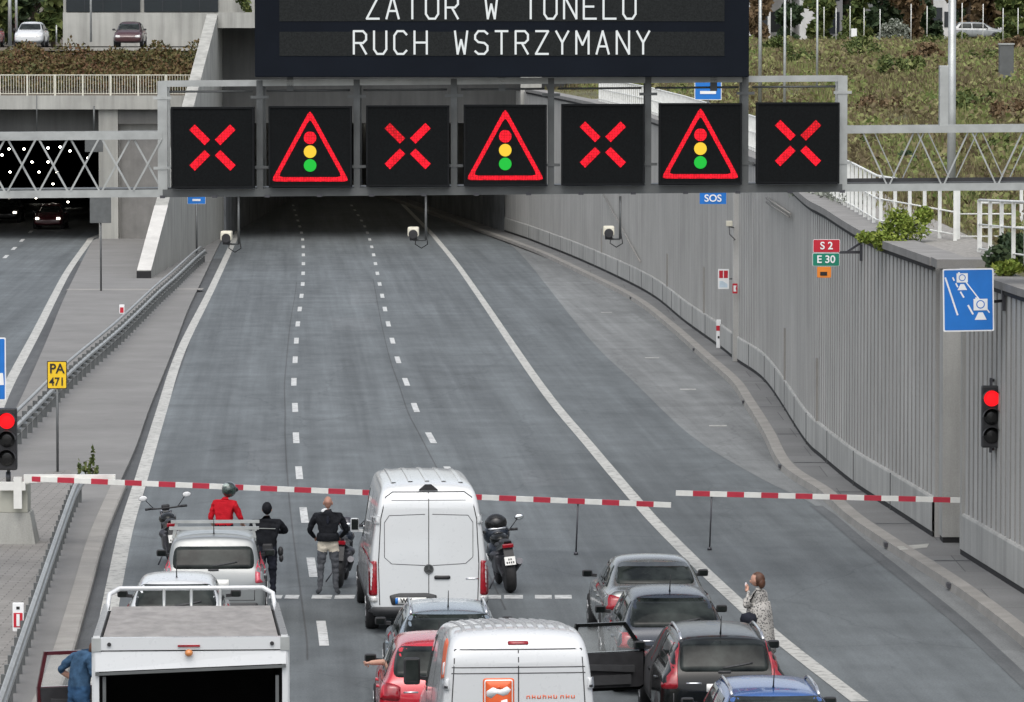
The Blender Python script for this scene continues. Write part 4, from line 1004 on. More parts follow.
t = MB()
for k in range(260):
    x = -55 + k * .145
    if x < -17: t.span((x - .012, YP - .212, 8.03), (x + .012, YP - .188, 9.05))
part(t, 'pickets', M['rail_cream'], o)

# ================================================================== PLANTS
def leafs(mb, n, fn, size, flat=.5, seed=1):
    rnd = random.Random(seed)
    for _ in range(n):
        p = fn(rnd); s = size * rnd.uniform(.55, 1.35)
        a = Vector((rnd.gauss(0, 1), rnd.gauss(0, 1), rnd.gauss(0, flat))).normalized(); b_ = a.cross(Vector((rnd.gauss(0, 1), rnd.gauss(0, 1), rnd.gauss(0, 1)))).normalized()
        a *= s; b_ *= s * .55
        mb.face([p - a, p - a * .1 + b_, p + a, p - a * .1 - b_])
def blob_fn(blobs):
    def fn(r):
        c, rad = blobs[r.randrange(len(blobs))]
        d = Vector((r.gauss(0, 1), r.gauss(0, 1), r.gauss(0, 1))).normalized() * (r.random() ** .45)
        return Vector((c[0] + d.x * rad[0], c[1] + d.y * rad[1], c[2] + d.z * rad[2]))
    return fn
def bush(name, label, p, blobs, n, size, material, group=None, cat='shrub'):
    o = thing(name, label, cat, p, 0, group); t = MB(); leafs(t, n, blob_fn(blobs), size, 1, seed=n + int(p[0] * 7)); t.build('foliage', material, o, recalc=False)
    t = MB(); r = random.Random(n)
    for k in range(5): c, rad = blobs[r.randrange(len(blobs))]; t.tube([(0, 0, 0), (c[0] * .5 + .03 * k, c[1] * .5, c[2] * .6), (c[0], c[1], c[2])], [.03, .02, .008], 5)
    t.build('stem', M['bark'], o); return o
def tree(label, p, h, w, material, n=2600, size=.34, group=None, seed=3, low=.25):
    o = thing('tree', label, 'tree', p, 0, group); r = random.Random(seed)
    blobs = []
    for k in range(22):
        z = r.uniform(low, .97); ww = w * (1 - abs(z - .55) * 1.1) * .75 + .2; a = r.uniform(0, 6.28); q = r.random() ** .6 * ww * .75
        blobs.append(((q * math.cos(a), q * math.sin(a), z * h), (w * r.uniform(.2, .42), w * r.uniform(.2, .42), h * r.uniform(.05, .11))))
    t = MB(); leafs(t, n, blob_fn(blobs), size, 1, seed); t.build('crown', material, o, recalc=False)
    t = MB(); t.tube([(0, 0, -.3), (.05, 0, h * .3), (0, .08, h * .6), (.05, 0, h * .85)], [.035 * h * .6, .028 * h * .6, .018 * h * .6, .005 * h], 8)
    for c, rad in blobs[:9]: t.tube([(0, 0, c[2] * .6), (c[0] * .5, c[1] * .5, c[2] * .85), c], [.012 * h, .008 * h, .003 * h], 5)
    t.build('trunk', M['bark'], o); return o

# tall dry meadow on the embankment: nobody could count its stalks
t = MB(); rnd = random.Random(11)
def patchy(x, y): return .5 + .5 * math.sin(x * .55 + 1.3 * math.sin(y * .09)) * math.sin(y * .14 + .7 * math.sin(x * .3))
def add_tuft(x, Y, z, hh, k):
    for _ in range(k):
        a = rnd.uniform(0, 6.28); w = hh * rnd.uniform(.04, .10); le = rnd.uniform(-.35, .35) * hh
        p = Vector((x + rnd.gauss(0, .22), Y + rnd.gauss(0, .22), z)); u = Vector((math.cos(a), math.sin(a), 0)) * w
        q = p + Vector((le, rnd.uniform(-.3, .3) * hh, hh * rnd.uniform(.6, 1.15)))
        t.face([p - u, p + u, p.lerp(q, .6) + u * .8, q, p.lerp(q, .6) - u * .9])
cnt = 0
while cnt < 46000:
    Y = 92 + 320 * rnd.random() ** 1.25; lim = (520 / FOC * Y) - wallX(Y) + 1.5
    if lim < 1.2: continue
    d = rnd.uniform(1.3 if Y > 108 else 2.6, max(2.8, lim)); pa = patchy(wallX(Y) + d, Y)
    if d < 2.4 and rnd.random() < .6: continue
    sc_ = (.16 + .30 * pa) * (.6 if d < 3 else 1) * (1.0 if Y < 250 else 1.25)
    add_tuft(wallX(Y) + d, Y, emb_z(Y, d) - .05, sc_, 5); cnt += 1
for _ in range(1500):
    Y = 95 + 310 * rnd.random() ** 1.2; lim = (520 / FOC * Y) - wallX(Y) + 1.5
    d = rnd.uniform(2.6, max(3.0, lim)); w = rnd.uniform(.25, .7) * (.7 + Y / 500); hgt = rnd.uniform(.3, .75); z = emb_z(Y, d)
    for _k in range(34):
        a = rnd.uniform(0, 6.28); q = w * rnd.random() ** .5; p = Vector((wallX(Y) + d + q * math.cos(a), Y + 2 * q * math.sin(a), z + hgt * (1 - (q / w) ** 2) * rnd.uniform(.3, 1.1)))
        s_ = rnd.uniform(.05, .11) * (.6 + Y / 320); u = Vector((rnd.gauss(0, 1), rnd.gauss(0, .6), rnd.gauss(0, .7))).normalized() * s_; v_ = Vector((rnd.gauss(0, .4), rnd.gauss(0, .4), 1)).normalized() * s_ * .7
        t.face([p - u, p - v_, p + u, p + v_])
o = t.build('meadow_grass', M['meadow'], recalc=False); set_props(o, 'tall dry green and brown grass covering the embankment', 'grass', kind='stuff')
# shrubby bed above the left tunnel
t = MB()
def bedfn(r):
    x = r.uniform(-34, -17.2); y = r.uniform(269.6, 283.6); z = lerp(8.2, 9.9, (y - 269.6) / 14); h = (.35 + .55 * (.5 + .5 * math.sin(x * 1.7 + y)) * (.5 + .5 * math.sin(x * .8 - y * .7 + 1)) ) * (1.25 if y > 278 else .9)
    return Vector((x, y, z + r.random() ** 1.3 * h * 1.3))
leafs(t, 32000, bedfn, .12, 1.2, 5); o = t.build('bed_planting', M['bed'], recalc=False); set_props(o, 'low brown and green ground cover in the sloping bed above left tunnel', 'ground cover', kind='stuff')
# named shrubs
pl_ = Vector((wallX(104) + .35, 104, wtop(104) + .2))
bush('lime_bush', 'bright yellow green bush growing over the wall edge by the railing', pl_, [((0, 0, .25), (.32, .4, .28)), ((-.28, 0, .15), (.3, .3, .22)), ((.3, .1, .2), (.32, .4, .3)), ((-.1, 0, .45), (.28, .3, .22)), ((-.45, -.3, -.05), (.2, .2, .22)), ((.5, .2, .5), (.2, .3, .2)), ((-.7, .3, .0), (.25, .3, .14)), ((-.15, -.45, -.15), (.25, .1, .25))], 2800, .05, M['leaf_lime'])
pl_ = Vector((wallX(93) + .9, 93.6, wtop(93) + .1))
bush('dark_bush', 'dark green bush behind the nearest railing at the right edge', pl_, [((0, 0, .25), (.5, .5, .28)), ((.4, 0, .45), (.4, .4, .3)), ((.8, .2, .5), (.5, .5, .35)), ((.1, .2, .5), (.3, .3, .2)), ((-.25, 0, .1), (.2, .3, .2))], 2000, .075, M['leaf_dark'])
pl_ = Vector((wallX(90.5) + .3, 90.5, wtop(90.5) + .16))
bush('low_lime_plant', 'small yellowish plant on the wall coping at the right edge', pl_, [((0, 0, .12), (.22, .3, .14)), ((.2, 0, .15), (.2, .3, .15))], 420, .06, M['leaf_lime'])
pl_ = G(90, 478, .1)
bush('weed', 'straggly weed growing at the end of the near guard rail', pl_, [((0, 0, .25), (.05, .1, .25)), ((.07, 0, .5), (.03, .05, .28)), ((-.12, 0, .2), (.06, .1, .2)), ((-.05, 0, .1), (.28, .2, .12)), ((.18, -.3, .15), (.05, .1, .16)), ((-.22, -.3, .25), (.03, .1, .22))], 300, .055, M['leaf_mid'], cat='weed')
pl_ = D(845, 240, 121); bush('trailing_plant', 'thin grey green plants trailing along the gravel behind the coping', Vector((wallX(121) + .55, 121, wtop(121) + .1)), [((.3 - k * .045 * 2, k * 1.4 - 5, .12 - k * .01), (.35, .9, .16)) for k in range(9)], 900, .07, M['leaf_silver'])
pl_ = D(806, 191, 131); bush('trailing_plant', 'small yellow tuft on the wall top beside the last signal', pl_, [((0, 0, .1), (.4, .4, .14)), ((-.4, .3, .08), (.3, .3, .1))], 380, .06, M['leaf_lime'])
pl_ = D(648, 6, 268); bush('hanging_plant', 'green plant hanging from the top of the left portal wall', D(246, 8, 299.5), [((0, -.1, .2), (.35, .25, .4)), ((-.3, 0, .6), (.4, .3, .4)), ((.15, 0, -.2), (.2, .2, .3))], 420, .13, M['leaf_mid'])

# ================================================================== BACKGROUND
o = thing('concrete_building', 'low concrete building with dark glazing above the left tunnel', 'building', (-23, 300.5, 10.6))
t = MB(); x0 = D(63, 40, 300).x; x1 = D(258, 40, 300).x
t.span((x0, 300, 10.4), (-9.5, 306, 12.85)); part(t, 'wall_base', M['portal'], o)
t = MB(); t.span((x0, 300.3, 12.85), (-9.5, 306, 17.5)); part(t, 'wall_upper', M['portal'], o)
for a, b_ in ((66, 140), (144, 218)):
    t = MB(); t.span((D(a, 10, 300).x, 300.08, 12.9), (D(b_, 10, 300).x, 300.4, 17.0)); part(t, 'glazing', M['panel_glass'], o)
    for k in range(1, 4):
        xx = lerp(D(a, 10, 300).x, D(b_, 10, 300).x, k / 4); t = MB(); t.span((xx - .03, 300.04, 12.9), (xx + .03, 300.09, 17)); part(t, 'mullion', M['win_dark'], o)
def pole(px, pyb, pyt, Y, r, label, group=None, arm=None, sink=0):
    b0 = D(px, pyb, Y); h = (pyb - pyt) / FOC * Y
    o = thing('lamp_post' if arm else 'thin_post', label, 'lamp post' if arm else 'post', b0 - Vector((0, 0, sink)), 0, group)
    t = MB(); t.tube([(0, 0, 0), (0, 0, h + sink)], [r, r * .8], 10); t.build('pole', M['galv'], o)
    if arm: t = MB(); t.tube([(0, 0, h + sink - .1), (arm * .4, 0, h + sink + .25), (arm, 0, h + sink + .3)], .04, 6); t.box((arm, 0, h + sink + .28), (.5, .2, .1), bev=.03); t.build('lamp_head', M['galv'], o)
    return o
pole(10, 46, -30, 296, .12, 'pale grey post left of the white hatchback above the tunnel')
pole(16.5, 46, -30, 294, .09, 'thinner grey post just behind the white hatchback')
pole(91, 42, -40, 292, .07, 'thin lamp post before the dark glazing of the concrete building', arm=1.0)
pole(56.5, 42, 25, 297, .05, 'tiny post with a box beside the concrete building corner')
pole(951, 243, -30, 118, .115, 'tall grey lamp post rising behind the right end of the gantry', arm=-1.2, sink=.8)
pole(784.5, 130, -30, 190, .06, 'slim grey pole standing in the meadow left of the white blocks', arm=.8, sink=1)
pole(817, 100, -30, 210, .055, 'slim pole in the meadow above the rightmost cross signal', arm=.8, sink=1)
pole(760, 90, -30, 200, .08, 'grey pole beside the right end of the message board', arm=.9, sink=1)
def on_bank(px, py):
    Y = 96.0
    while Y < 460:
        p = D(px, py, Y)
        if p.z <= emb_z(Y, p.x - wallX(Y)): return Vector((p.x, Y, emb_z(Y, p.x - wallX(Y))))
        Y += .5
    return Vector((dx(px, 395), 395, emb_z(395, dx(px, 395) - wallX(395))))
def dx(px, Y): return (px - 512) / FOC * Y
o = thing('control_cabinet', 'small grey control cabinet standing in the dry meadow', 'cabinet', on_bank(1006, 84))
t = MB(); t.box((0, 0, .75), (.55, .4, 1.5), bev=.03); t.build('cabinet_body', M['galv_dark'], o); t = MB(); t.box((0, 0, 1.52), (.6, .46, .06)); t.build('cabinet_cap', M['galv'], o)
k = 0
for px, yt in ((791, 8), (824, 7), (836, 8), (850, 6), (864, 8), (880, 9), (911, 4), (927, 6), (962, 3), (983, 4), (1003, 8), (1018, 8)):
    Y = 372 + (k % 3) * 4; a = D(px, 34, Y); h = (36 - yt) / FOC * Y
    o = thing('white_stake', 'thin white stake in the row along the top of the meadow', 'stake', (a.x, Y, emb_z(Y, a.x - wallX(Y)) - .1), 0, 'white stakes along the meadow ridge')
    t = MB(); hh = D(px, yt, Y).z - o.location.z; t.tube([(0, 0, 0), (0, 0, hh)], .034, 6); t.build('stake', M['rail_w'], o); k += 1
o = thing('white_sign_board', 'small blank white board standing at the meadow ridge', 'board', D(854, 40, 366)); t = MB(); t.box((0, 0, .55), (.42, .04, .62)); t.tube([(0, .03, -.4), (0, .03, .5)], .03, 6); t.build('board', M['sign_white'], o)
# distant blocks of flats
def block(x0, x1, Y, zt, label, wins, mat_='plaster', dp=14):
    o = thing('apartment_building', label, 'building', ((x0 + x1) / 2, Y, 11)); t = MB(); t.span((x0, Y, 10), (x1, Y + dp, zt)); part(t, 'wall', M[mat_], o)
    t = MB(); t.span((x0 - .2, Y - .2, zt), (x1 + .2, Y + dp, zt + .3)); part(t, 'roof', M['plaster_grey'], o)
    for a, b_, c, d in wins:
        t = MB(); t.span((a, Y - .05, c), (b_, Y + .2, d)); f = part(t, 'window', M['win_dark'], o)
    return o
Y = 470
block(dx(748, Y), dx(770, Y), Y, 26, 'pale block of flats beside the message board', [(dx(752, Y), dx(757, Y), z, z + 1.5) for z in (13.2, 16.2, 19.2)] + [(dx(762, Y), dx(767, Y), z, z + 1.5) for z in (13.2, 16.2, 19.2)], 'plaster')
block(dx(771, Y), dx(798, Y + 10), Y + 10, 26, 'second white block of flats with balconies beyond the meadow', [(dx(775, Y), dx(789, Y), z, z + 2.0) for z in (13.0, 16.4, 19.8)], 'plaster')
block(dx(799, Y), dx(815, Y), Y, 26, 'white gable end of a block beyond the meadow', [], 'plaster')
block(dx(822, Y), dx(846, Y), Y + 6, 26, 'grey block of flats with dark balconies before the trees', [(dx(824, Y), dx(843, Y), z, z + 2.1) for z in (12.8, 16.0, 19.2)], 'plaster_grey')
block(dx(925, Y), dx(952, Y), Y + 3, 26, 'white block with dark windows behind the silver car', [(dx(934, Y), dx(944, Y), z, z + 2.3) for z in (13.0, 16.4, 19.8)] + [(dx(946, Y), dx(950, Y), z, z + 1.5) for z in (13.4, 16.8)], 'plaster')
block(dx(997, Y), dx(1050, Y), Y, 26, 'pale block of flats with balconies at the right edge', [(dx(1000, Y), dx(1020, Y), z, z + 2.2) for z in (14.2, 17.6)] + [(dx(1023, Y), dx(1040, Y), z, z + 1.6) for z in (14.2, 17.6)], 'plaster')
# trees
r = random.Random(4)
for i, (px, Y, h, w, mm, lb) in enumerate((
        (12, 330, 9, 3.0, 'leaf_dark', 'dark tree behind the left posts above the tunnel'), (34, 336, 10, 3.2, 'leaf_dark', 'dark tree directly behind the white hatchback'), (54, 322, 8, 1.8, 'leaf_mid', 'lighter green tree beside the concrete building corner'),
        (-8, 326, 9, 2.6, 'leaf_mid', 'green tree cut by the upper left corner'), (24, 350, 12, 4, 'leaf_dark', 'tall dark tree farthest back above the left tunnel'))):
    tree(lb, (dx(px, Y), Y, interp(list(zip([268, 284, 305, 340, 500], [7.9, 10.3, 10.6, 11.2, 14])), Y)), h, w, M[mm], 2400, .36, None, i + 2, .08)
for i, (px, Y, h, w, mm, lb) in enumerate((
        (858, 440, 11, 3.4, 'leaf_mid', 'green tree between the grey block and the silver shrub'), (880, 450, 12, 4.0, 'leaf_dark', 'dark tree behind the silvery shrub'), (905, 445, 12, 3.2, 'leaf_brown', 'brownish tree right of the silvery shrub'),
        (968, 440, 12, 3.4, 'leaf_brown', 'brown leaved tree behind the silver car'), (985, 430, 7, 2.6, 'leaf_brown', 'low brown tree at the nose of the silver car'), (818, 452, 9, 2.2, 'leaf_mid', 'narrow tree between the two pale blocks'),
        (1012, 425, 4.2, 2.4, 'leaf_mid', 'low green tree near the right edge beyond the meadow'), (930, 455, 11, 2.6, 'leaf_dark', 'dark tree in front of the white block'), (757, 420, 6, 1.6, 'leaf_brown', 'small brown tree beside the message board'), (788, 425, 5, 1.5, 'leaf_dark', 'small dark tree before the second white block'),
        (845, 500, 16, 7, 'leaf_dark', 'broad dark tree far behind the grey block'), (960, 505, 16, 7, 'leaf_dark', 'broad dark tree far behind the brown trees'), (1015, 510, 16, 7, 'leaf_brown', 'broad brown tree far behind the right block'))):
    x = dx(px, Y); tree(lb, (x, Y, emb_z(Y, x - wallX(Y))), h, w, M[mm], 2400, .38, None, i + 20, .06)
a = D(893, 33, 400); bush('silver_shrub', 'pale silvery shrub at the ridge among the white stakes', (a.x, 400, emb_z(400, a.x - wallX(400)) - .3), [((0, 0, .9), (1.0, 1, .9)), ((.8, 0, .7), (.7, 1, .7)), ((-.8, 0, .8), (.7, 1, .7)), ((.1, 0, 1.8), (.9, .8, .7)), ((-.6, 0, 1.6), (.5, .6, .5)), ((.9, 0, 1.5), (.5, .5, .5))], 2400, .11, M['leaf_silver'])
for i, (px, Y, w, lb) in enumerate(((842, 385, 1.1, 'low green shrub at the ridge below the grey block'), (960, 392, 1.0, 'low shrub in front of the silver car'), (1000, 388, 1.3, 'wide green shrub at the ridge near the right edge'), (776, 300, 1.2, 'yellowish shrub beside the message board'), (1015, 300, 1.6, 'dark red shrub low at the right edge of the meadow'), (925, 250, 1.2, 'rust coloured shrub left of the grey lamp post'), (860, 300, 1.3, 'olive shrub in the middle of the meadow'))):
    x = dx(px, Y); bush('meadow_shrub', lb, (x, Y, emb_z(Y, x - wallX(Y)) - .2), [((0, 0, .5), (w * .6, w * .6, .5)), ((w * .5, 0, .4), (w * .5, w * .5, .4)), ((-w * .5, 0, .45), (w * .5, w * .5, .45)), ((.1, 0, .9), (w * .5, .5, .35))], 900, .13, M['leaf_brown' if i in (4, 5) else 'leaf_mid'])
spots = ((862, 58, .9, 'mid', 'rounded green shrub high on the bank left of the stub post'), (905, 75, .9, 'mid', 'olive shrub on the bank just left of the stub post'), (985, 62, .8, 'mid', 'green shrub on the bank below the silver car'),
         (880, 112, .6, 'brown', 'brown shrub above the right end of the lattice'), (975, 110, .7, 'mid', 'green shrub right of the stub post above the lattice'), (1012, 120, .7, 'brown', 'rust brown shrub at the right edge above the lattice'),
         (870, 150, .45, 'mid', 'small green shrub seen through the first lattice bays'), (915, 165, .45, 'dark', 'dark little shrub seen through the lattice before the lamp post'), (1000, 150, .5, 'mid', 'green shrub seen through the lattice at the right edge'),
         (985, 205, .35, 'mid', 'small green shrub behind the white cross railing'), (800, 66, .9, 'mid', 'olive shrub above the rightmost signal between two poles'), (940, 48, .9, 'mid', 'green shrub at the ridge beside the tall lamp post'))
for i, (px, py, w, kk, lb) in enumerate(spots):
    p = on_bank(px, py); r = random.Random(i); bl_ = [((r.uniform(-w, w), r.uniform(-w, w), r.uniform(.2, .6) * w), (w * r.uniform(.35, .6), w * .6, w * r.uniform(.45, .75))) for _ in range(6)]
    bush('bank_shrub', lb, p - Vector((0, 0, .1)), bl_, int(700 + 500 * w), .06 + .05 * w, M['leaf_' + kk])
# guard rail and fence to the left of the meadow top are hidden by the board
o = thing('blue_sign_board', 'small blue sign seen between the gantry rails right of the board', 'sign', D(708, 112, 150)); s = 150 / FOC
plate_sign(o, 27 * s, 22 * s, (0, 0, 23 * s), M['blue'], M['sign_white'], r=.03); poly(o, [(a * s, (23 + b_) * s) for a, b_ in ((-8, -5), (8, -5), (8, -2), (-8, -2))], -.012, M['sign_white'])
t = MB(); t.tube([(0, .05, -1.5), (0, .05, 23 * s)], .04, 8); t.build('post', M['galv_dark'], o)
# ================================================================== VEHICLES
def smooth_eval(bm, levels=2):
    """subdivide a cage and return the resulting mesh"""
    bmesh.ops.recalc_face_normals(bm, faces=bm.faces)
    me = bpy.data.meshes.new('cage'); bm.to_mesh(me); bm.free()
    o = bpy.data.objects.new('cage', me); COL.objects.link(o); md = o.modifiers.new('s', 'SUBSURF'); md.levels = levels; md.render_levels = levels
    bpy.context.view_layer.update(); me2 = bpy.data.meshes.new_from_object(o.evaluated_get(bpy.context.evaluated_depsgraph_get()))
    bpy.data.objects.remove(o); bpy.data.meshes.remove(me)
    for p in me2.polygons: p.use_smooth = True
    return me2
def loft_body(st):
    """st rows: y, half width, z bottom, z belt, half width of glass base, z top, half width of roof"""
    bm = bmesh.new(); rings = []
    for y, w, zb_, zl, wg, zt_, wt in st:
        zm = lerp(zb_, zl, .45); dz = max(zt_ - zl, .02)
        half = [(0, zb_), (w * .78, zb_), (w * .95, zb_ + .07), (w, lerp(zb_, zm, .6)), (w, zm + .04), (w * .985, lerp(zm, zl, .7)), (w * .955, zl - .015), (wg, zl + .02 * min(1, dz * 4)), (lerp(wg, wt, .55), zl + dz * .55), (wt, zt_ - min(.09, dz * .2)), (wt * .86, zt_ - min(.025, dz * .06)), (wt * .45, zt_), (0, zt_ + .008)]
        ring = [bm.verts.new((x, y, z)) for x, z in half] + [bm.verts.new((-x, y, z)) for x, z in half[-2:0:-1]]
        rings.append(ring)
    n = len(rings[0])
    for A, B in zip(rings, rings[1:]):
        for k in range(n): bm.faces.new((A[k], A[(k + 1) % n], B[(k + 1) % n], B[k]))
    for Rg in (rings[0], rings[-1]):
        for k in range(n // 2): 
            q = [Rg[k], Rg[k + 1], Rg[(n - k - 1) % n], Rg[(n - k) % n]]; q = list(dict.fromkeys(q))
            if len(q) > 2: bm.faces.new(q)
    return smooth_eval(bm, 2)
def bvh_of(me):
    return BVHTree.FromPolygons([v.co.copy() for v in me.vertices], [tuple(p.vertices) for p in me.polygons])
DIRS = {'rear': (Vector((0, 1, 0)), lambda a, b_: Vector((a, -8, b_))), 'front': (Vector((0, -1, 0)), lambda a, b_: Vector((a, 14, b_))), 'left': (Vector((1, 0, 0)), lambda a, b_: Vector((-6, a, b_))), 'right': (Vector((-1, 0, 0)), lambda a, b_: Vector((6, a, b_))), 'top': (Vector((0, 0, -1)), lambda a, b_: Vector((a, b_, 9)))}
def rounded(pts, r=.05, n=3):
    out = []; P = [Vector(p) for p in pts]
    for i in range(len(P)):
        a, b_, c = P[i - 1], P[i], P[(i + 1) % len(P)]; e = min(r, (a - b_).length * .45, (c - b_).length * .45)
        s, q = b_ + (a - b_).normalized() * e, b_ + (c - b_).normalized() * e
        for k in range(n + 1): t = k / n; out.append(tuple((s * (1 - t) * (1 - t) + b_ * 2 * t * (1 - t) + q * t * t)))
    return out
def patch(bvh, pts, axis, off=.006, cell=.07, rim=.02, r=.04, maxd=None):
    """a panel lying on the body: outline seen along an axis, cut to a grid and laid on the surface"""
    d, org = DIRS[axis]; bm = bmesh.new()
    bm.faces.new([bm.verts.new((a, b_, 0)) for a, b_ in (rounded(pts, r) if r else pts)])
    xs = [p[0] for p in pts]; ys = [p[1] for p in pts]
    for lo, hi, nrm in ((min(xs), max(xs), Vector((1, 0, 0))), (min(ys), max(ys), Vector((0, 1, 0)))):
        k = max(2, int((hi - lo) / cell))
        for i in range(1, k): bmesh.ops.bisect_plane(bm, geom=bm.verts[:] + bm.edges[:] + bm.faces[:], plane_co=nrm * lerp(lo, hi, i / k), plane_no=nrm)
    bmesh.ops.triangulate(bm, faces=[f for f in bm.faces if len(f.verts) > 4])
    nr = {}
    for v in bm.verts:
        o = org(v.co.x, v.co.y); h, n, i, q = bvh.ray_cast(o, d)
        if h is None: h, n, i, q = bvh.find_nearest(o + d * (8 if axis != 'top' else 7.5))
        if n.dot(d) > 0: n = -n
        v.co = h + n * off; nr[v] = n
    be = [e for e in bm.edges if e.is_boundary]
    r_ = bmesh.ops.extrude_edge_only(bm, edges=be)
    for v in [g for g in r_['geom'] if isinstance(g, bmesh.types.BMVert)]:
        j = min(nr, key=lambda q: (q.co - v.co).length_squared); v.co = v.co - nr[j] * rim
    for f in bm.faces: f.smooth = True
    mb = MB(); mb.bm.free(); mb.bm = bm; return mb
def rect(x0, z0, x1, z1): return [(x0, z0), (x1, z0), (x1, z1), (x0, z1)]
def mir(pts): return [(-x, z) for x, z in pts][::-1]
def wheel(parent, x, y, r=.315, w=.2, rimm='rim'):
    t = MB(); s = 1 if x > 0 else -1
    t.lathe([(r * .62, -w / 2), (r * .93, -w / 2), (r, -w / 2 + .03), (r, w / 2 - .03), (r * .93, w / 2), (r * .62, w / 2)], 26, 'X', (x, y, r)); wl = t.build('wheel', M['tyre'], parent)
    t = MB(); t.lathe([(.04, s * w * .46), (r * .2, s * w * .44), (r * .25, s * w * .36), (r * .62, s * w * .36), (r * .66, s * w * .5)], 22, 'X', (x, y, r))
    for k in range(5):
        a = 2 * math.pi * k / 5; t.bar((x + s * w * .42, y + .05 * math.cos(a), r + .05 * math.sin(a)), (x + s * w * .42, y + r * .62 * math.cos(a), r + r * .62 * math.sin(a)), .05, .03)
    t.build('rim', M[rimm], wl)
def arch(body_bvh, parent, y, r, W):
    for ax in ('left', 'right'):
        c = [(y + (r + .05) * math.cos(a), r + (r + .05) * math.sin(a)) for a in [2 * math.pi * k / 18 for k in range(18)]]
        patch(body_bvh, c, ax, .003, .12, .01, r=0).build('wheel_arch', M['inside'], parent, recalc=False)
def car_mirror(parent, x, y, z, pm, size=(.17, .11, .115)):
    s = 1 if x > 0 else -1; t = MB(); t.box((x + s * .10, y, z + .04), (size[0], size[1], size[2]), bev=.035); t.bar((x - s * .06, y + .02, z), (x + s * .05, y + .02, z + .01), .07, .05); mm = t.build('side_mirror', M[pm], parent)
    t = MB(); t.box((x + s * .10, y - .058, z + .04), (.13, .008, .08)); t.build('mirror_glass', M['glass'], mm)

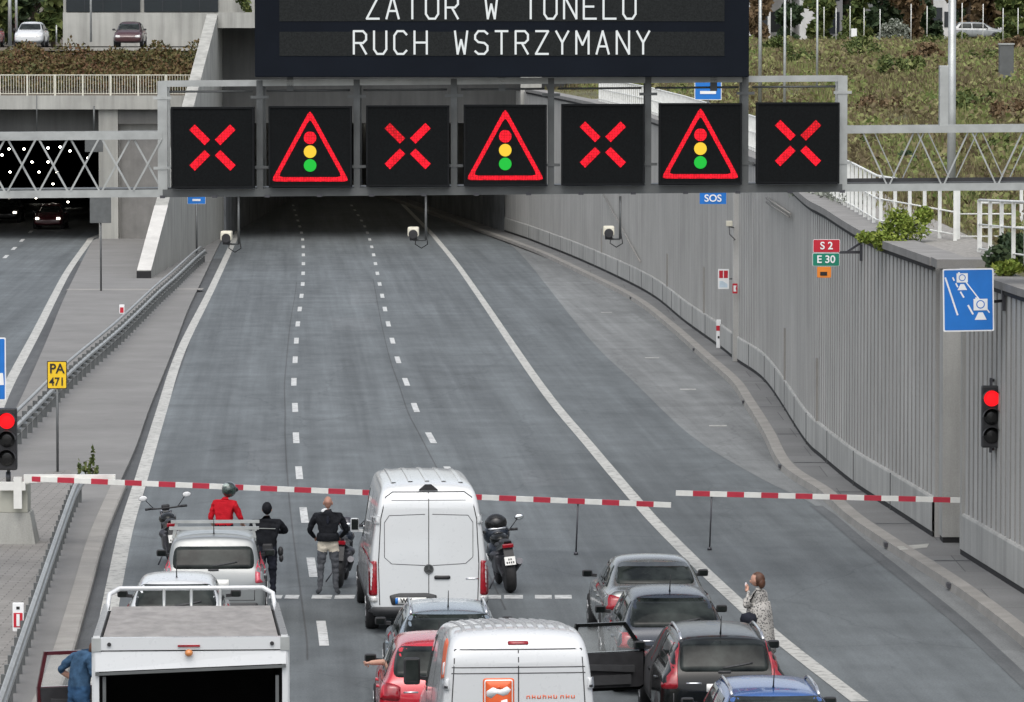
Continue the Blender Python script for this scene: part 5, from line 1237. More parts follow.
def make_car(name, label, cat, loc, rotz, pm, L=4.2, W=1.76, H=1.48, kind='hatch', roof_w=.60, belt=.94, lights='lens_red', glass='glass', bumper=None, rear_light=None, rails=False, antenna=True, win=None, wiper=True, group=None, spoiler=False, hood_drop=0, mirrors=None, plate=True, rear_slope=.42, skip_left_front=False, mat_low=None):
    o = thing(name, label, cat, loc, rotz, group); h = W / 2; rw = roof_w; b_ = belt
    z0 = .22
    if kind == 'sedan':
        st = [(0, h * .82, .42, .70, h * .74, .78, h * .68), (.03, h * .93, .36, .84, h * .86, .90, h * .76), (.10, h * .97, .28, b_ + .0, h * .86, b_ + .08, h * .76), (.20, h, .25, b_ + .02, h * .86, b_ + .105, h * .76), (.45, h, z0, b_, h * .87, b_ + .10, h * .76), (.62, h, z0, b_, h * .88, b_ + .12, h * .74), (.82, h, z0, b_ - .01, h * .88, b_ + .22, rw + .05), (1.28, h, z0, b_ - .02, h * .90, H - .04, rw), (1.55, h, z0, b_ - .02, h * .90, H, rw)]
        mid = [(2.1, h, z0, b_ - .03, h * .90, H, rw), (2.6, h, z0, b_ - .04, h * .90, H - .06, rw)]
        ws0, ws1 = 2.75, 3.45
    else:
        rs = rear_slope
        st = [(0, h * .84, .44, .70, h * .78, .76, h * .72), (.03, h * .94, .36, .84, h * .86, .90, h * .80), (.08, h * .98, .28, b_ - .02, h * .88, b_ + .03, h * .82), (.13, h, .25, b_, h * .89, b_ + .10, h * .80), (.13 + rs * .5, h, z0, b_, h * .90, lerp(b_ + .10, H - .05, .58), lerp(h * .80, rw, .55)), (.13 + rs * .93, h, z0, b_, h * .90, H - .06, rw + .01), (.13 + rs * 1.1, h, z0, b_, h * .90, H - .025, rw), (.13 + rs + .5, h, z0, b_ - .01, h * .90, H, rw)]
        mid = [(L * .42, h, z0, b_ - .02, h * .90, H + .01, rw), (L * .58, h, z0, b_ - .04, h * .90, H - .04, rw)]
        ws0, ws1 = L * .62, L * .78
    fr = [(ws0, h, z0, b_ - .05, h * .90, H - .10, rw), (lerp(ws0, ws1, .55), h, z0, b_ - .05, h * .89, lerp(H - .10, b_ + .06, .58), rw + .04), (ws1, h, z0, b_ - .06, h * .86, b_ + .04, h * .76), (lerp(ws1, L, .5), h * .99, z0, b_ - .12, h * .84, b_ - .02, h * .72), (L - .22, h * .95, .24, b_ - .22, h * .78, b_ - .14, h * .66), (L - .05, h * .88, .28, b_ - .34, h * .7, b_ - .28, h * .6), (L, h * .80, .34, b_ - .42, h * .62, b_ - .38, h * .55)]
    st = st + mid + fr; st = [(y - L / 2, *q) for y, *q in st]
    me = loft_body(st); bv = bvh_of(me); body = link_mesh('body', me, [M[pm]], o)
    def P(pts, axis, nm, mm, **k): return patch(bv, pts, axis, **k).build(nm, M[mm], o, recalc=False)
    y0 = -L / 2
    # rear window
    if kind == 'sedan': rwz = (b_ + .14, H - .07); x0, x1 = h * .72, rw * .88
    else: rwz = (b_ + .09, H - .075); x0, x1 = h * .76, rw * .95
    if win: rwz, x0, x1 = win
    P([(-x0, rwz[0]), (x0, rwz[0]), (lerp(x0, x1, .45) + .02, lerp(*rwz, .5)), (x1, rwz[1]), (-x1, rwz[1]), (-lerp(x0, x1, .45) - .02, lerp(*rwz, .5))], 'rear', 'rear_window', glass, r=.09)
    # side windows, windscreen
    zb_, zt_ = b_ + .06, H - .12
    ya = y0 + (.95 if kind == 'sedan' else .45); yb_ = y0 + L * .60; ym = lerp(ya, yb_, .54)
    for ax in ('left', 'right'):
        P([(ya + .02, zb_), (ym - .04, zb_ - .02), (ym - .06, zt_), (ya + (.42 if kind == 'sedan' else .30), zt_ - .01)], ax, 'side_window', glass)
        P([(ym + .04, zb_ - .02), (yb_ + .35, zb_ - .03), (yb_ - .02, zt_ - .02), (ym + .02, zt_)], ax, 'side_window', glass)
        for yd in (ym, yb_ + .38): P(rect(yd - .006, .36, yd + .006, b_ - .02), ax, 'door_gap', 'seam', r=0, rim=.004, off=.002)
        for yd in (ya + .55, ym + .30): P(rect(yd, b_ - .16, yd + .18, b_ - .125), ax, 'door_handle', pm, off=.03, rim=.03, r=.015)
    P([(-rw * 1.1, b_ + .06), (rw * 1.1, b_ + .06), (rw * .92, H - .13), (-rw * .92, H - .13)], 'front', 'windscreen', glass, r=.08)
    # lights
    rl = rear_light or [(h * .66, b_ - .22), (h * .985, b_ - .20), (h * .97, b_ + .0), (h * .82, b_ + .02), (h * .64, b_ - .03)]
    for q in (rl, mir(rl)):
        P(q, 'rear', 'tail_light', lights, off=.014, rim=.03, r=.04)
    for q in ([(h * .5, b_ - .38), (h * .86, b_ - .40), (h * .84, b_ - .24), (h * .52, b_ - .28)],):
        P(q, 'front', 'headlight', 'lens_clear'); P(mir(q), 'front', 'headlight', 'lens_clear')
    P(rect(-h * .86, .36, h * .86, .50), 'rear', 'bumper_strip', 'bumper', r=.05, off=.012, rim=.03)
    P(rect(-h * .90, .26, h * .90, .36), 'rear', 'lower_bumper', 'bumper', r=.03, off=.006)
    if plate:
        zp = b_ - .17; P(rect(-.26, zp - .055, .26, zp + .055), 'rear', 'number_plate', 'plate', r=.015, off=.014, rim=.02)
    if kind != 'sedan':
        for q in (rect(-h * .80, .535, h * .80, .547), rect(-h * .80, .54, -h * .785, b_ - .24), rect(h * .785, .54, h * .80, b_ - .24)): P(q, 'rear', 'tailgate_gap', 'seam', r=0, off=.002, rim=.003)
    else:
        for q in (rect(-h * .64, .60, h * .64, .612), rect(-h * .645, .60, -h * .63, b_ - .02), rect(h * .63, .60, h * .645, b_ - .02)): P(q, 'rear', 'boot_gap', 'seam', r=0, off=.002, rim=.003)
    P(rect(-h * .60, b_ - .115, -h * .36, b_ - .095), 'rear', 'badge', 'chrome', r=0, off=.006, rim=.006)
    for s_ in (-1, 1): P(rect(s_ * h * .80 - .08, .40, s_ * h * .80 + .08, .44), 'rear', 'bumper_reflector', 'lens_red', r=.01, off=.018, rim=.02)
    P(rect(-.09, b_ + .03, .09, b_ + .055), 'rear', 'tailgate_handle', 'bumper', r=.01, off=.02)
    if wiper: P([(-.02, rwz[0] + .03), (.40, rwz[0] + .10), (.40, rwz[0] + .115), (-.02, rwz[0] + .055)], 'rear', 'wiper', 'bumper', r=0, off=.02)
    for y in (y0 + .76, y0 + L - .80):
        arch(bv, o, y, .315, W)
        for s in (-1, 1): wheel(o, s * (h - .085), y)
    for s in (-1, 1): car_mirror(o, s * (h - .03), y0 + L * .655, b_ + .04, mirrors or 'black')
    hit = bv.ray_cast(Vector((0, y0 + .13 + rear_slope + .35, 5)), Vector((0, 0, -1)))[0]
    if antenna and hit:
        t = MB(); t.tube([hit - Vector((0, 0, .01)), hit + Vector((0, -.03, .03)), hit + Vector((0, -.16, .26))], [.018, .010, .005], 6); t.build('antenna', M['black'], o)
    if rails:
        for s in (-1, 1):
            pts = [Vector((s * (rw - .06), y0 + .13 + rear_slope + .05 + k * (L * .40) / 6, 0)) for k in range(7)]; q = []
            for i, p in enumerate(pts):
                hh = bv.ray_cast(Vector((p.x, p.y, 5)), Vector((0, 0, -1)))[0]; q.append(hh + Vector((0, 0, .015 if i in (0, 6) else .06)))
            t = MB(); t.tube(q, .022, 8); t.build('roof_rail', M['chrome'], o)
    return o, bv
HD = R(2.6)
def at(px, Y, x=None): return ((px - 512) / FOC * Y if x is None else x, Y, 0)
def loc(cx_px, Yref, Yrear, L):
    """centre of a vehicle from the picture column of its rear and the distance of its rear bumper"""
    x = (cx_px - 512) / FOC * Yref; y = Yrear + L / 2; return (x - math.tan(HD) * (y - Yref), y, 0)

# silver sedan, first in the right-hand queue
make_car('sedan_car', 'silver grey sedan with dark rear window first in the right queue', 'car', loc(651, 80, 78.2, 4.55), HD, 'p_silver_dk', 4.55, 1.80, 1.46, 'sedan', .62, .96, lights='lens_red', antenna=False, wiper=False)
# dark hatchback behind it
o, bv = make_car('hatchback_car', 'dark blue grey hatchback between the silver sedan and black estate', 'car', loc(671, 74, 73.1, 4.2), HD, 'p_navy', 4.2, 1.76, 1.50, 'hatch', .60, .95, rear_slope=.55)
# black estate with the open door
eL = 4.7
eo, ebv = make_car('estate_car', 'black estate car with tall red tail lights and open driver door', 'car', loc(722, 68.5, 67.8, eL), HD, 'p_black', eL, 1.82, 1.50, 'estate', .64, .98, lights='lens_red', rear_slope=.30, rails=True, antenna=True,
                   rear_light=[(.66, .80), (.885, .80), (.87, 1.02), (.80, 1.25), (.70, 1.42), (.60, 1.42), (.66, 1.10)], win=((1.03, 1.43), .63, .57))
h_ = .91; fy = -eL / 2 + eL * .60
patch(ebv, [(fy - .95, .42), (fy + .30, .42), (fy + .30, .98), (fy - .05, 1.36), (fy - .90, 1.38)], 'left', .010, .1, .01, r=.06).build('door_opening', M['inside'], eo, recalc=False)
def open_door(parent, hx, hy, ang, Ld, zb_, zl, zt_, paint_m, inner_m, slope=.30):
    """car door swung open about its front edge; local u runs from the hinge to the latch side"""
    d = MB(); ca, sa = math.cos(ang), math.sin(ang)
    def P(u, z, t): return (hx - u * sa - t * ca, hy - u * ca + t * sa, z)
    def pr(mb, outline, t0, t1): mb.hexa([P(u, z, t0) for u, z in outline], [P(u, z, t1) for u, z in outline])
    pr(d, [(0, zb_ + .05), (.08, zb_), (Ld - .1, zb_), (Ld, zb_ + .12), (Ld + .02, zl), (.0, zl)], .03, .10); door = d.build('open_door', M[paint_m], parent)
    d = MB(); pr(d, [(.04, zb_ + .08), (.1, zb_ + .05), (Ld - .12, zb_ + .05), (Ld - .04, zb_ + .15), (Ld - .02, zl - .01), (.04, zl - .01)], -.02, .029); d.build('door_trim', M[inner_m], door)
    d = MB(); pr(d, [(.2, zl - .30), (Ld - .15, zl - .24), (Ld - .15, zl - .16), (.2, zl - .20)], -.08, -.02); pr(d, [(.25, zb_ + .1), (Ld - .3, zb_ + .1), (Ld - .3, zb_ + .24), (.25, zb_ + .24)], -.07, -.02); d.build('armrest', M['bumper'], door)
    d = MB(); w = .05
    for q in ([(0, zl), (w * 1.3, zl), (slope + w * 1.2, zt_ - .02), (slope, zt_)], [(slope, zt_ - w), (Ld - .08, zt_ - w), (Ld - .1, zt_), (slope + .02, zt_)], [(Ld - .08, zt_), (Ld - .08 - w, zt_ - .01), (Ld + .02 - w, zl), (Ld + .02, zl)]): pr(d, q, .02, .07)
    d.build('window_frame', M[paint_m], door)
    d = MB(); pr(d, [(.06, zl), (Ld - .04, zl), (Ld - .12, zt_ - w), (slope + .04, zt_ - w)], .04, .046); d.build('door_glass', M['clear'], door)
    d = MB(); c = Vector(P(.12, zl + .10, .16)); d.ball(c, (.10, .07, .08)); d.build('side_mirror', M[paint_m], door)
    return door
open_door(eo, -h_ + .02, fy + .30, R(72), 1.16, .40, .97, 1.40, 'p_black', 'black')
# blue car at the bottom edge
make_car('hatchback_car', 'bright blue car with pale roof rails at the bottom edge', 'car', loc(771, 63, 61.7, 4.2), HD, 'p_blue', 4.2, 1.76, 1.50, 'hatch', .62, .98, rails=True, rear_slope=.34)
# left lane
o, bv = make_car('small_suv_car', 'silver high roofed car with roof bars beside the man in black', 'car', loc(212.5, 82.0, 81.5, 4.1), HD, 'p_silver', 4.1, 1.74, 1.60, 'hatch', .70, 1.0, lights='lens_pink', rear_slope=.26, antenna=True,
                 rear_light=[(.70, .82), (.865, .84), (.84, 1.12), (.745, 1.20), (.70, 1.0)], win=((1.06, 1.42), .68, .64))
for y in (-1.05, .15):
    q = []
    for x in (-.76, -.7, 0, .7, .76):
        hh = bv.ray_cast(Vector((x if abs(x) < .75 else math.copysign(.70, x), y, 5)), Vector((0, 0, -1)))[0]; q.append(Vector((x, y, 1.665)))
    t = MB(); t.bar(q[0], q[-1], .08, .05)
    for s in (-1, 1): t.bar((s * .66, y, 1.66), (s * .69, y, 1.50), .05, .05)
    t.build('roof_bar', M['galv'], o)
make_car('small_white_car', 'white car hidden behind the truck with only its roof visible', 'car', loc(176, 77, 75.6, 3.9), HD, 'p_white2', 3.9, 1.68, 1.46, 'hatch', .58, .94, rear_slope=.4)
# dark red car hidden in front of the truck, its driver door open
do, dbv = make_car('hatchback_car', 'dark red car in front of the truck with its door open', 'car', loc(166, 66, 64.6, 3.9), HD, 'p_dkred', 3.9, 1.66, 1.44, 'hatch', .56, .92, antenna=False)
open_door(do, -.82, -1.95 + 3.9 * .6 + .36, R(74), 1.02, .40, .93, 1.42, 'p_dkred', 'black', .16)
# second lane
make_car('estate_car', 'blue grey estate car with roof rails behind the tall white van', 'car', loc(446, 73, 71.2, 4.5), HD, 'p_blue_grey', 4.5, 1.80, 1.47, 'estate', .62, .96, rails=True, rear_slope=.5)
ro, rbv = make_car('small_red_car', 'bright red car squeezed between the estate and logo van', 'car', loc(438, 68, 66.9, 3.8), HD, 'p_red', 3.8, 1.72, 1.52, 'hatch', .60, .97, mirrors='black', rear_slope=.4)

# ---------------------------------------------------------------- vans
def make_van(name, label, loc_, rotz, pm, L, W, H, belt, roof_w, lean=.05, drop=0):
    o = thing(name, label, 'van', loc_, rotz); h = W / 2; rw = roof_w; y0 = -L / 2
    st = [(0, h * .90, .40, belt - .2, h * .88, H - .42, h * .84), (.03, h * .965, .36, belt, h * .945, H - .26, rw + .03), (.06 + lean, h * .985, .32, belt, h * .96, H - .13, rw + .02), (.14 + lean, h, .30, belt, h * .97, H - .05, rw + .01), (.30 + lean, h, .28, belt, h * .975, H - .02, rw), (.8, h, .26, belt, h * .975, H, rw), (L * .35, h, .26, belt, h * .975, H - drop * .45, rw), (L * .58, h, .26, belt, h * .97, H - .01 - drop, rw - drop * .3),
          (L * .68, h, .26, belt, h * .96, H - .07 - drop, rw - .02 - drop * .3), (L * .74, h, .26, belt - .02, h * .94, H - .30, rw - .06), (L * .84, h * .99, .26, belt - .06, h * .90, belt + .12, h * .78), (L * .93, h * .97, .28, belt - .22, h * .84, belt - .10, h * .72), (L - .06, h * .90, .30, belt - .48, h * .76, belt - .40, h * .62), (L, h * .82, .36, belt - .58, h * .7, belt - .54, h * .55)]
    st = [(y + y0, *q) for y, *q in st]; me = loft_body(st); bv = bvh_of(me); link_mesh('body', me, [M[pm]], o)
    def P(pts, axis, nm, mm, **k): return patch(bv, pts, axis, **k).build(nm, M[mm], o, recalc=False)
    for ax in ('left', 'right'):
        P([(y0 + L * .58, belt + .08), (y0 + L * .80, belt + .06), (y0 + L * .72, H - .42), (y0 + L * .58, H - .36)], ax, 'side_window', 'glass')
        for yd in (L * .16, L * .36, L * .56, L * .80): P(rect(y0 + yd - .008, .45, y0 + yd + .008, H - .30), ax, 'door_gap', 'seam', r=0, off=.002, rim=.003)
        P(rect(y0 + .1, .33, y0 + L * .8, .62), ax, 'side_strip', 'bumper', r=.05)
    P([(-rw * 1.05, belt + .12), (rw * 1.05, belt + .12), (rw * .9, H - .32), (-rw * .9, H - .32)], 'front', 'windscreen', 'glass')
    for y in (y0 + 1.0, y0 + L - 1.0):
        arch(bv, o, y, .34, W)
        for s in (-1, 1): wheel(o, s * (h - .10), y, .34, .22)
    return o, bv, P, y0
def van_mirror(o, x, y, z, pm='black', k=1.0):
    s = 1 if x > 0 else -1; t = MB(); t.box((x + s * .14 * k, y, z), (.22 * k, .12, .36 * k), bev=.04); t.bar((x - s * .05, y, z - .1), (x + s * .1, y, z - .08), .06, .05); m_ = t.build('side_mirror', M[pm], o)
    t = MB(); t.box((x + s * .14 * k, y - .064, z + .02), (.17 * k, .008, .27 * k)); t.build('mirror_glass', M['glass'], m_)
vL = 6.0; o, bv, P, y0 = make_van('delivery_van', 'tall white delivery van stopped at the line in the middle lane', loc(423, 82, 81.2, vL), R(3.9), 'p_white', vL, 2.02, 2.53, 1.24, .80)
# rear doors: frame gap, centre gap, mouldings
def gap(pts, w=.014, nm='door_gap', mm='seam'):
    for (a, b_), (c, d) in zip(pts, pts[1:]):
        v = Vector((c - a, d - b_)).normalized(); n = Vector((-v.y, v.x)) * w / 2
        P([(a - n.x, b_ - n.y), (c - n.x, d - n.y), (c + n.x, d + n.y), (a + n.x, b_ + n.y)], 'rear', nm, mm, r=0, off=.003, rim=.003, cell=.12)
gap([(0, .50), (0, 2.38)]); gap([(-.82, .50), (-.84, 1.2), (-.80, 1.95), (-.72, 2.30), (-.60, 2.385), (.60, 2.385), (.72, 2.30), (.80, 1.95), (.84, 1.2), (.82, .50)], .016)
for s in (-1, 1): gap([(s * .74, 1.30), (s * .74, 1.88), (s * .66, 2.00), (s * .06, 2.02)], .010, 'panel_edge'); gap([(s * .74, 1.30), (s * .62, 1.19), (s * .06, 1.16)], .010, 'panel_edge')
gap([(-.62, 2.25), (.62, 2.25)], .008, 'panel_edge')
for s in (-1, 1):
    q = [(s * .86, .66), (s * .985, .66), (s * .985, 1.22), (s * .87, 1.25)]; q = q if s > 0 else q[::-1]
    P(q, 'rear', 'tail_light', 'lens_red', off=.02, rim=.04); q = [(s * .86, .55), (s * .985, .55), (s * .985, .65), (s * .86, .65)]; q = q if s > 0 else q[::-1]; P(q, 'rear', 'reverse_light', 'lens_clear', off=.018, rim=.03)
    P(rect(s * .86 - .04, 1.86, s * .86 + .04, 2.0), 'rear', 'hinge', 'p_white', off=.03, rim=.04, r=.02)
P(rect(-.95, .32, .95, .47), 'rear', 'rear_bumper', 'bumper', r=.05, off=.06, rim=.08)
P([(-.62, .50), (.10, .50), (.14, .66), (-.02, .70), (-.50, .70), (-.66, .66)], 'rear', 'plate_recess', 'bumper', r=.03, off=.012); P(rect(-.56, .515, -.04, .625), 'rear', 'number_plate', 'plate', r=.01, off=.03)
P(rect(-.56, .52, -.515, .62), 'rear', 'plate_band', 'blue', r=0, off=.034)
me = text_mesh('WX', .11, True); me.transform(Matrix.Translation((-.38, y0 - .0, .572)) @ Matrix.Rotation(math.pi / 2, 4, 'X')); hy = bv.ray_cast(Vector((-.38, -9, .572)), Vector((0, 1, 0)))[0].y - .04
me.transform(Matrix.Translation((0, hy - y0, 0))); link_mesh('lettering', me, M['sign_blk'], o)
P(rect(.09, .93, .36, .99), 'rear', 'door_handle', 'black', r=.03, off=.02); P(rect(.62, .925, .84, .945), 'rear', 'badge', 'chrome', r=0, off=.006)
hy = bv.ray_cast(Vector((0, -9, 1.10)), Vector((0, 1, 0)))[0].y
t = MB(); t.lathe([(.082, hy - .012), (.082, hy + .02)], 20, 'Y', (0, 0, 1.10)); em_ = t.build('emblem', M['black'], o)
t = MB(); t.lathe([(.078, hy - .014), (.078, hy - .022), (.066, hy - .022), (.066, hy - .014)], 20, 'Y', (0, 0, 1.10))
for a in (90, 210, 330): t.bar((0, hy - .018, 1.10), (.07 * math.cos(R(a)), hy - .018, 1.10 + .07 * math.sin(R(a))), .014, .008)
t.build('emblem_star', M['galv_dark'], em_)
hh = bv.ray_cast(Vector((0, y0 + .12, 6)), Vector((0, 0, -1)))[0]
t = MB(); t.prism([(-.16, -.04), (.16, -.04), (.05, .05), (-.05, .05)], 'Y', y0 + .08, y0 + .16); me = t; 
for v in t.bm.verts: v.co.z += 2.46
t.build('roof_camera', M['black'], o)
for x in (-.56, -.28, 0, .28, .56):
    q = [bv.ray_cast(Vector((x, y, 6)), Vector((0, 0, -1)))[0] + Vector((0, 0, .004)) for y in [y0 + .55 + .1 * j for j in range(31)]]; t = MB()
    t.loft(q, [(-.05, -.014), (-.03, .010), (.03, .010), (.05, -.014)])
    t.build('roof_rib', M['p_white'], o)
for s in (-1, 1): van_mirror(o, s * .97, y0 + vL * .79, 1.40, 'p_white', .7)
# white van with the orange logo
vL = 4.95; o, bv, P, y0 = make_van('panel_van', 'white panel van with orange logo at the bottom of the picture', loc(511, 61.2, 61.0, vL), R(4.6), 'p_white2', vL, 2.06, 2.40, 1.20, .86, drop=.16)
gap([(0, .5), (0, 2.15)], .014); gap([(-.83, .6), (-.85, 1.3), (-.80, 2.16), (.80, 2.16), (.85, 1.3), (.83, .6)], .014); gap([(-.84, 1.94), (.84, 1.94)], .012); gap([(-.845, 1.865), (.845, 1.865)], .012)
P(rect(-.13, 2.215, .13, 2.255), 'rear', 'brake_light', 'lens_red', r=.02, off=.012)
for s in (-1, 1):
    q = [(s * .86, .75), (s * .975, .75), (s * .97, 1.22), (s * .885, 1.26)]; q = q if s > 0 else q[::-1]; P(q, 'rear', 'tail_light', 'lens_red', off=.02, rim=.04); P(rect(s * .90 - .03, 1.66, s * .90 + .03, 1.80), 'rear', 'hinge', 'p_white2', off=.03, rim=.04, r=.02)
    P(rect(s * .90 - .015, 1.68, s * .90 + .015, 1.71), 'rear', 'hinge_pin', 'bumper', off=.034, r=0)
def lg(pts, mm, off): P(pts, 'rear', 'logo', mm, off=off, rim=.002, r=0, cell=.3)
org = 'sign_org2'; M[org] = mat('logo_orange', (.78, .13, .035), .45, 0, .05)
cx, cz, s_ = -.245, 1.60, .205
P(rect(cx - s_, cz - s_, cx + s_ * .93, cz + s_), 'rear', 'logo', org, off=.004, rim=.002, r=.04); P(rect(cx - s_ + .018, cz - s_ + .018, cx + s_ * .93 - .018, cz + s_ - .018), 'rear', 'logo', 'sign_white', off=.006, rim=.002, r=.03)
P(rect(cx - s_ + .032, cz - s_ + .032, cx + s_ * .93 - .032, cz + s_ - .032), 'rear', 'logo', org, off=.008, rim=.002, r=.02)
lg([(cx - .16, cz + .04), (cx - .08, cz + .09), (cx + .02, cz + .06), (cx + .10, cz + .10), (cx + .15, cz + .06), (cx + .11, cz + .0), (cx + .05, cz - .02), (cx - .03, cz + .01), (cx - .10, cz - .05), (cx - .16, cz - .02)], 'sign_white', .010)
lg([(cx + .02, cz - .08), (cx + .10, cz - .06), (cx + .12, cz - .16), (cx + .04, cz - .16)], 'sign_white', .010); lg([(cx - .04, cz + .07), (cx + .0, cz + .12), (cx + .05, cz + .07)], org, .012)
for k in range(9):
    x = .10 + k * .068 + (.02 if k > 5 else 0)
    P(rect(x, 1.54, x + .012, 1.58 + .01 * (k % 2)), 'rear', 'lettering', org, off=.004, rim=.002, r=0, cell=.2); P(rect(x + .034, 1.54, x + .046, 1.58), 'rear', 'lettering', org, off=.004, rim=.002, r=0, cell=.2)
    P(rect(x + .012, 1.57 - .015 * (k % 3), x + .034, 1.58 - .015 * (k % 3)), 'rear', 'lettering', org, off=.004, rim=.002, r=0, cell=.2)
P([(y0 + .16, 1.78), (y0 + .60, 1.72), (y0 + .90, 2.16), (y0 + .72, 2.24), (y0 + .36, 2.22)], 'left', 'logo_panel', org, off=.004, rim=.003, r=.08); P([(y0 + .24, 1.82), (y0 + .5, 1.80), (y0 + .54, 1.94), (y0 + .30, 1.98)], 'left', 'logo_mark', 'sign_white', off=.007, rim=.003, r=.03)
P(rect(-.9, .32, .9, .52), 'rear', 'rear_bumper', 'bumper', r=.05, off=.05, rim=.07)
for k in range(11):
    x = -.66 + k * .132; P(rect(x - .022, y0 + .40, x + .022, y0 + 2.95), 'top', 'roof_rib', 'rib_grey', r=0, off=.010, rim=.02, cell=.12)  # flat strips, their grey stands for the shaded ribs
for s in (-1, 1): van_mirror(o, s * .97, y0 + vL * .79, 1.42)

# ---------------------------------------------------------------- box truck
Yr = 52.6; bw = 2.10; xc = (189 - 512) / FOC * Yr
o = thing('box_truck', 'box truck with white frame and open dark rear at lower left', 'truck', (xc, Yr, 0), R(3.7)); H0, H1, BL = 3.30, 2.98, 6.1
def zz(y): return lerp(H0, H1, y / BL)
h = bw / 2
t = MB(); t.span((-h + .02, .02, .85), (h - .02, BL, 1.0)); t.build('box_floor', M['steel'], o)
for s in (-1, 1):
    t = MB(); t.prism([(.06, 1.0), (BL, 1.0), (BL, zz(BL) - .06), (.06, zz(.06) - .06)], 'X', s * h - .02, s * h + .02); t.build('side_wall', M['p_white'], o)
    t = MB(); t.bar((s * (h - .035), .0, zz(0) - .02), (s * (h - .035), BL, zz(BL) - .02), .075, .09); t.build('roof_edge', M['p_white2'], o)
    t = MB(); t.span((s * (h - .03) - .03, -.02, .85), (s * (h - .03) + .03, .08, H0 - .14)); t.build('rear_post', M['p_white2'], o)
    t = MB(); t.span((s * (h - .03) - .05, -.035, H0 - .14), (s * (h - .03) + .05, .1, H0 + .0)); t.build('corner_bracket', M['galv'], o)
    t = MB(); t.lathe([(.022, -.05), (.022, -.03)], 10, 'Y', (s * (h - .17), 0, H0 - .065)); t.build('bolt', M['black'], o)
    t = MB(); t.span((s * (h - .115) - .018, -.005, .9), (s * (h - .115) + .018, .06, H0 - .42)); t.build('door_seal', M['galv_dark'], o)
t = MB(); t.prism([(0.05, zz(0) - .045), (BL, zz(BL) - .045), (BL, zz(BL) - .01), (.05, zz(0) - .01)], 'X', -h + .1, h - .1); t.build('roof_sheet', M['tarp'], o)
t = MB(); t.span((-h + .08, -.03, H0 - .13), (h - .08, .06, H0 + .005)); t.build('rear_header', M['p_white2'], o)
t = MB(); t.hexa([(-h + .02, -.05, H0 - .36), (h - .02, -.05, H0 - .285), (h - .02, .03, H0 - .285), (-h + .02, .03, H0 - .36)], [(-h + .02, -.02, H0 - .145), (h - .02, -.02, H0 - .145), (h - .02, .03, H0 - .145), (-h + .02, .03, H0 - .145)]); t.build('roller_cover', M['p_white2'], o)
t = MB(); t.bar((-h + .02, -.055, H0 - .385), (h - .02, -.055, H0 - .31), .03, .03); t.build('cover_edge', M['galv_dark'], o)
t = MB(); t.ball((-.02, -.06, H0 - .16), (.045, .05, .04)); t.build('marker_light', M['lens_amber'], o)
t = MB(); t.span((-.14, -.05, H0 - .095), (.10, -.03, H0 - .075)); t.build('brake_light', M['lens_red'], o)
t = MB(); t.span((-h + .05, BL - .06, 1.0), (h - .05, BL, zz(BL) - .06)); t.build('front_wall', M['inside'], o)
t = MB()
for s in (-1, 1): t.span((s * (h - .05) - .01, .1, 1.0), (s * (h - .05) + .01, BL - .1, zz(BL) - .1))
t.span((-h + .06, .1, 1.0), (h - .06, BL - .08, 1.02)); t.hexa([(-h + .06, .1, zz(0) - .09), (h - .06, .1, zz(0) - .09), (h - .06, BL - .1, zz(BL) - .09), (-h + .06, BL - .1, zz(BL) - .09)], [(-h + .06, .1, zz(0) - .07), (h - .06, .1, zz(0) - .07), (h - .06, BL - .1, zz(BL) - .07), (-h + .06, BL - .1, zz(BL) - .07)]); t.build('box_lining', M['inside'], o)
# wind deflector rail in front of the box
zr = zz(BL) + .16
t = MB(); q = [(-h + .02, BL + .1, zr - .34), (-h + .06, BL + .35, zr - .06), (-h + .18, BL + .45, zr), (h - .18, BL + .45, zr), (h - .06, BL + .35, zr - .06), (h - .02, BL + .1, zr - .34)]; t.tube([Vector(a) for a in q], .03, 10); t.build('deflector_rail', M['p_white2'], o)
for x in (-.33, 0, .35): t = MB(); t.tube([(x, BL + .45, zr), (x, BL + .1, zr - .30)], .02, 6); t.build('rail_stay', M['galv'], o)
cab = [(BL + .1, .92 * h, .5, 1.25, .95 * h, 2.30, .80 * h), (BL + .16, .97 * h, .45, 1.3, .95 * h, 2.55, .82 * h), (BL + .3, .98 * h, .4, 1.3, .95 * h, 2.62, .82 * h), (BL + .9, .98 * h, .4, 1.3, .94 * h, 2.60, .80 * h), (BL + 1.3, .98 * h, .4, 1.28, .93 * h, 2.45, .76 * h), (BL + 1.7, .98 * h, .4, 1.25, .90 * h, 1.5, .74 * h), (BL + 2.15, .95 * h, .42, 1.0, .82 * h, 1.08, .66 * h), (BL + 2.3, .85 * h, .45, .8, .7 * h, .84, .55 * h)]
link_mesh('cab', loft_body(cab), [M['p_white']], o)
t = MB(); q = [(-h + .2, BL + .2, 2.52), (-h + .5, BL + .8, 2.70), (h - .5, BL + .8, 2.70), (h - .2, BL + .2, 2.52)]; t.tube([Vector(a) for a in q], .05, 8); t.build('cab_visor', M['p_white2'], o)
t = MB(); t.tube([(-h + .1, BL + .35, 2.72), (-h - .04, BL + .35, 2.74), (-h - .04, BL + .35, 2.5)], .015, 6); t.box((-h - .03, BL + .35, 2.62), (.05, .08, .34), bev=.015); t.build('side_mirror', M['black'], o)
for y in (1.3, BL + 1.35):
    for s in (-1, 1): wheel(o, s * (h - .18), y, .36, .24)
t = MB(); t.span((-.4, .2, .5), (.4, BL + .5, .75)); t.build('chassis', M['steel'], o)
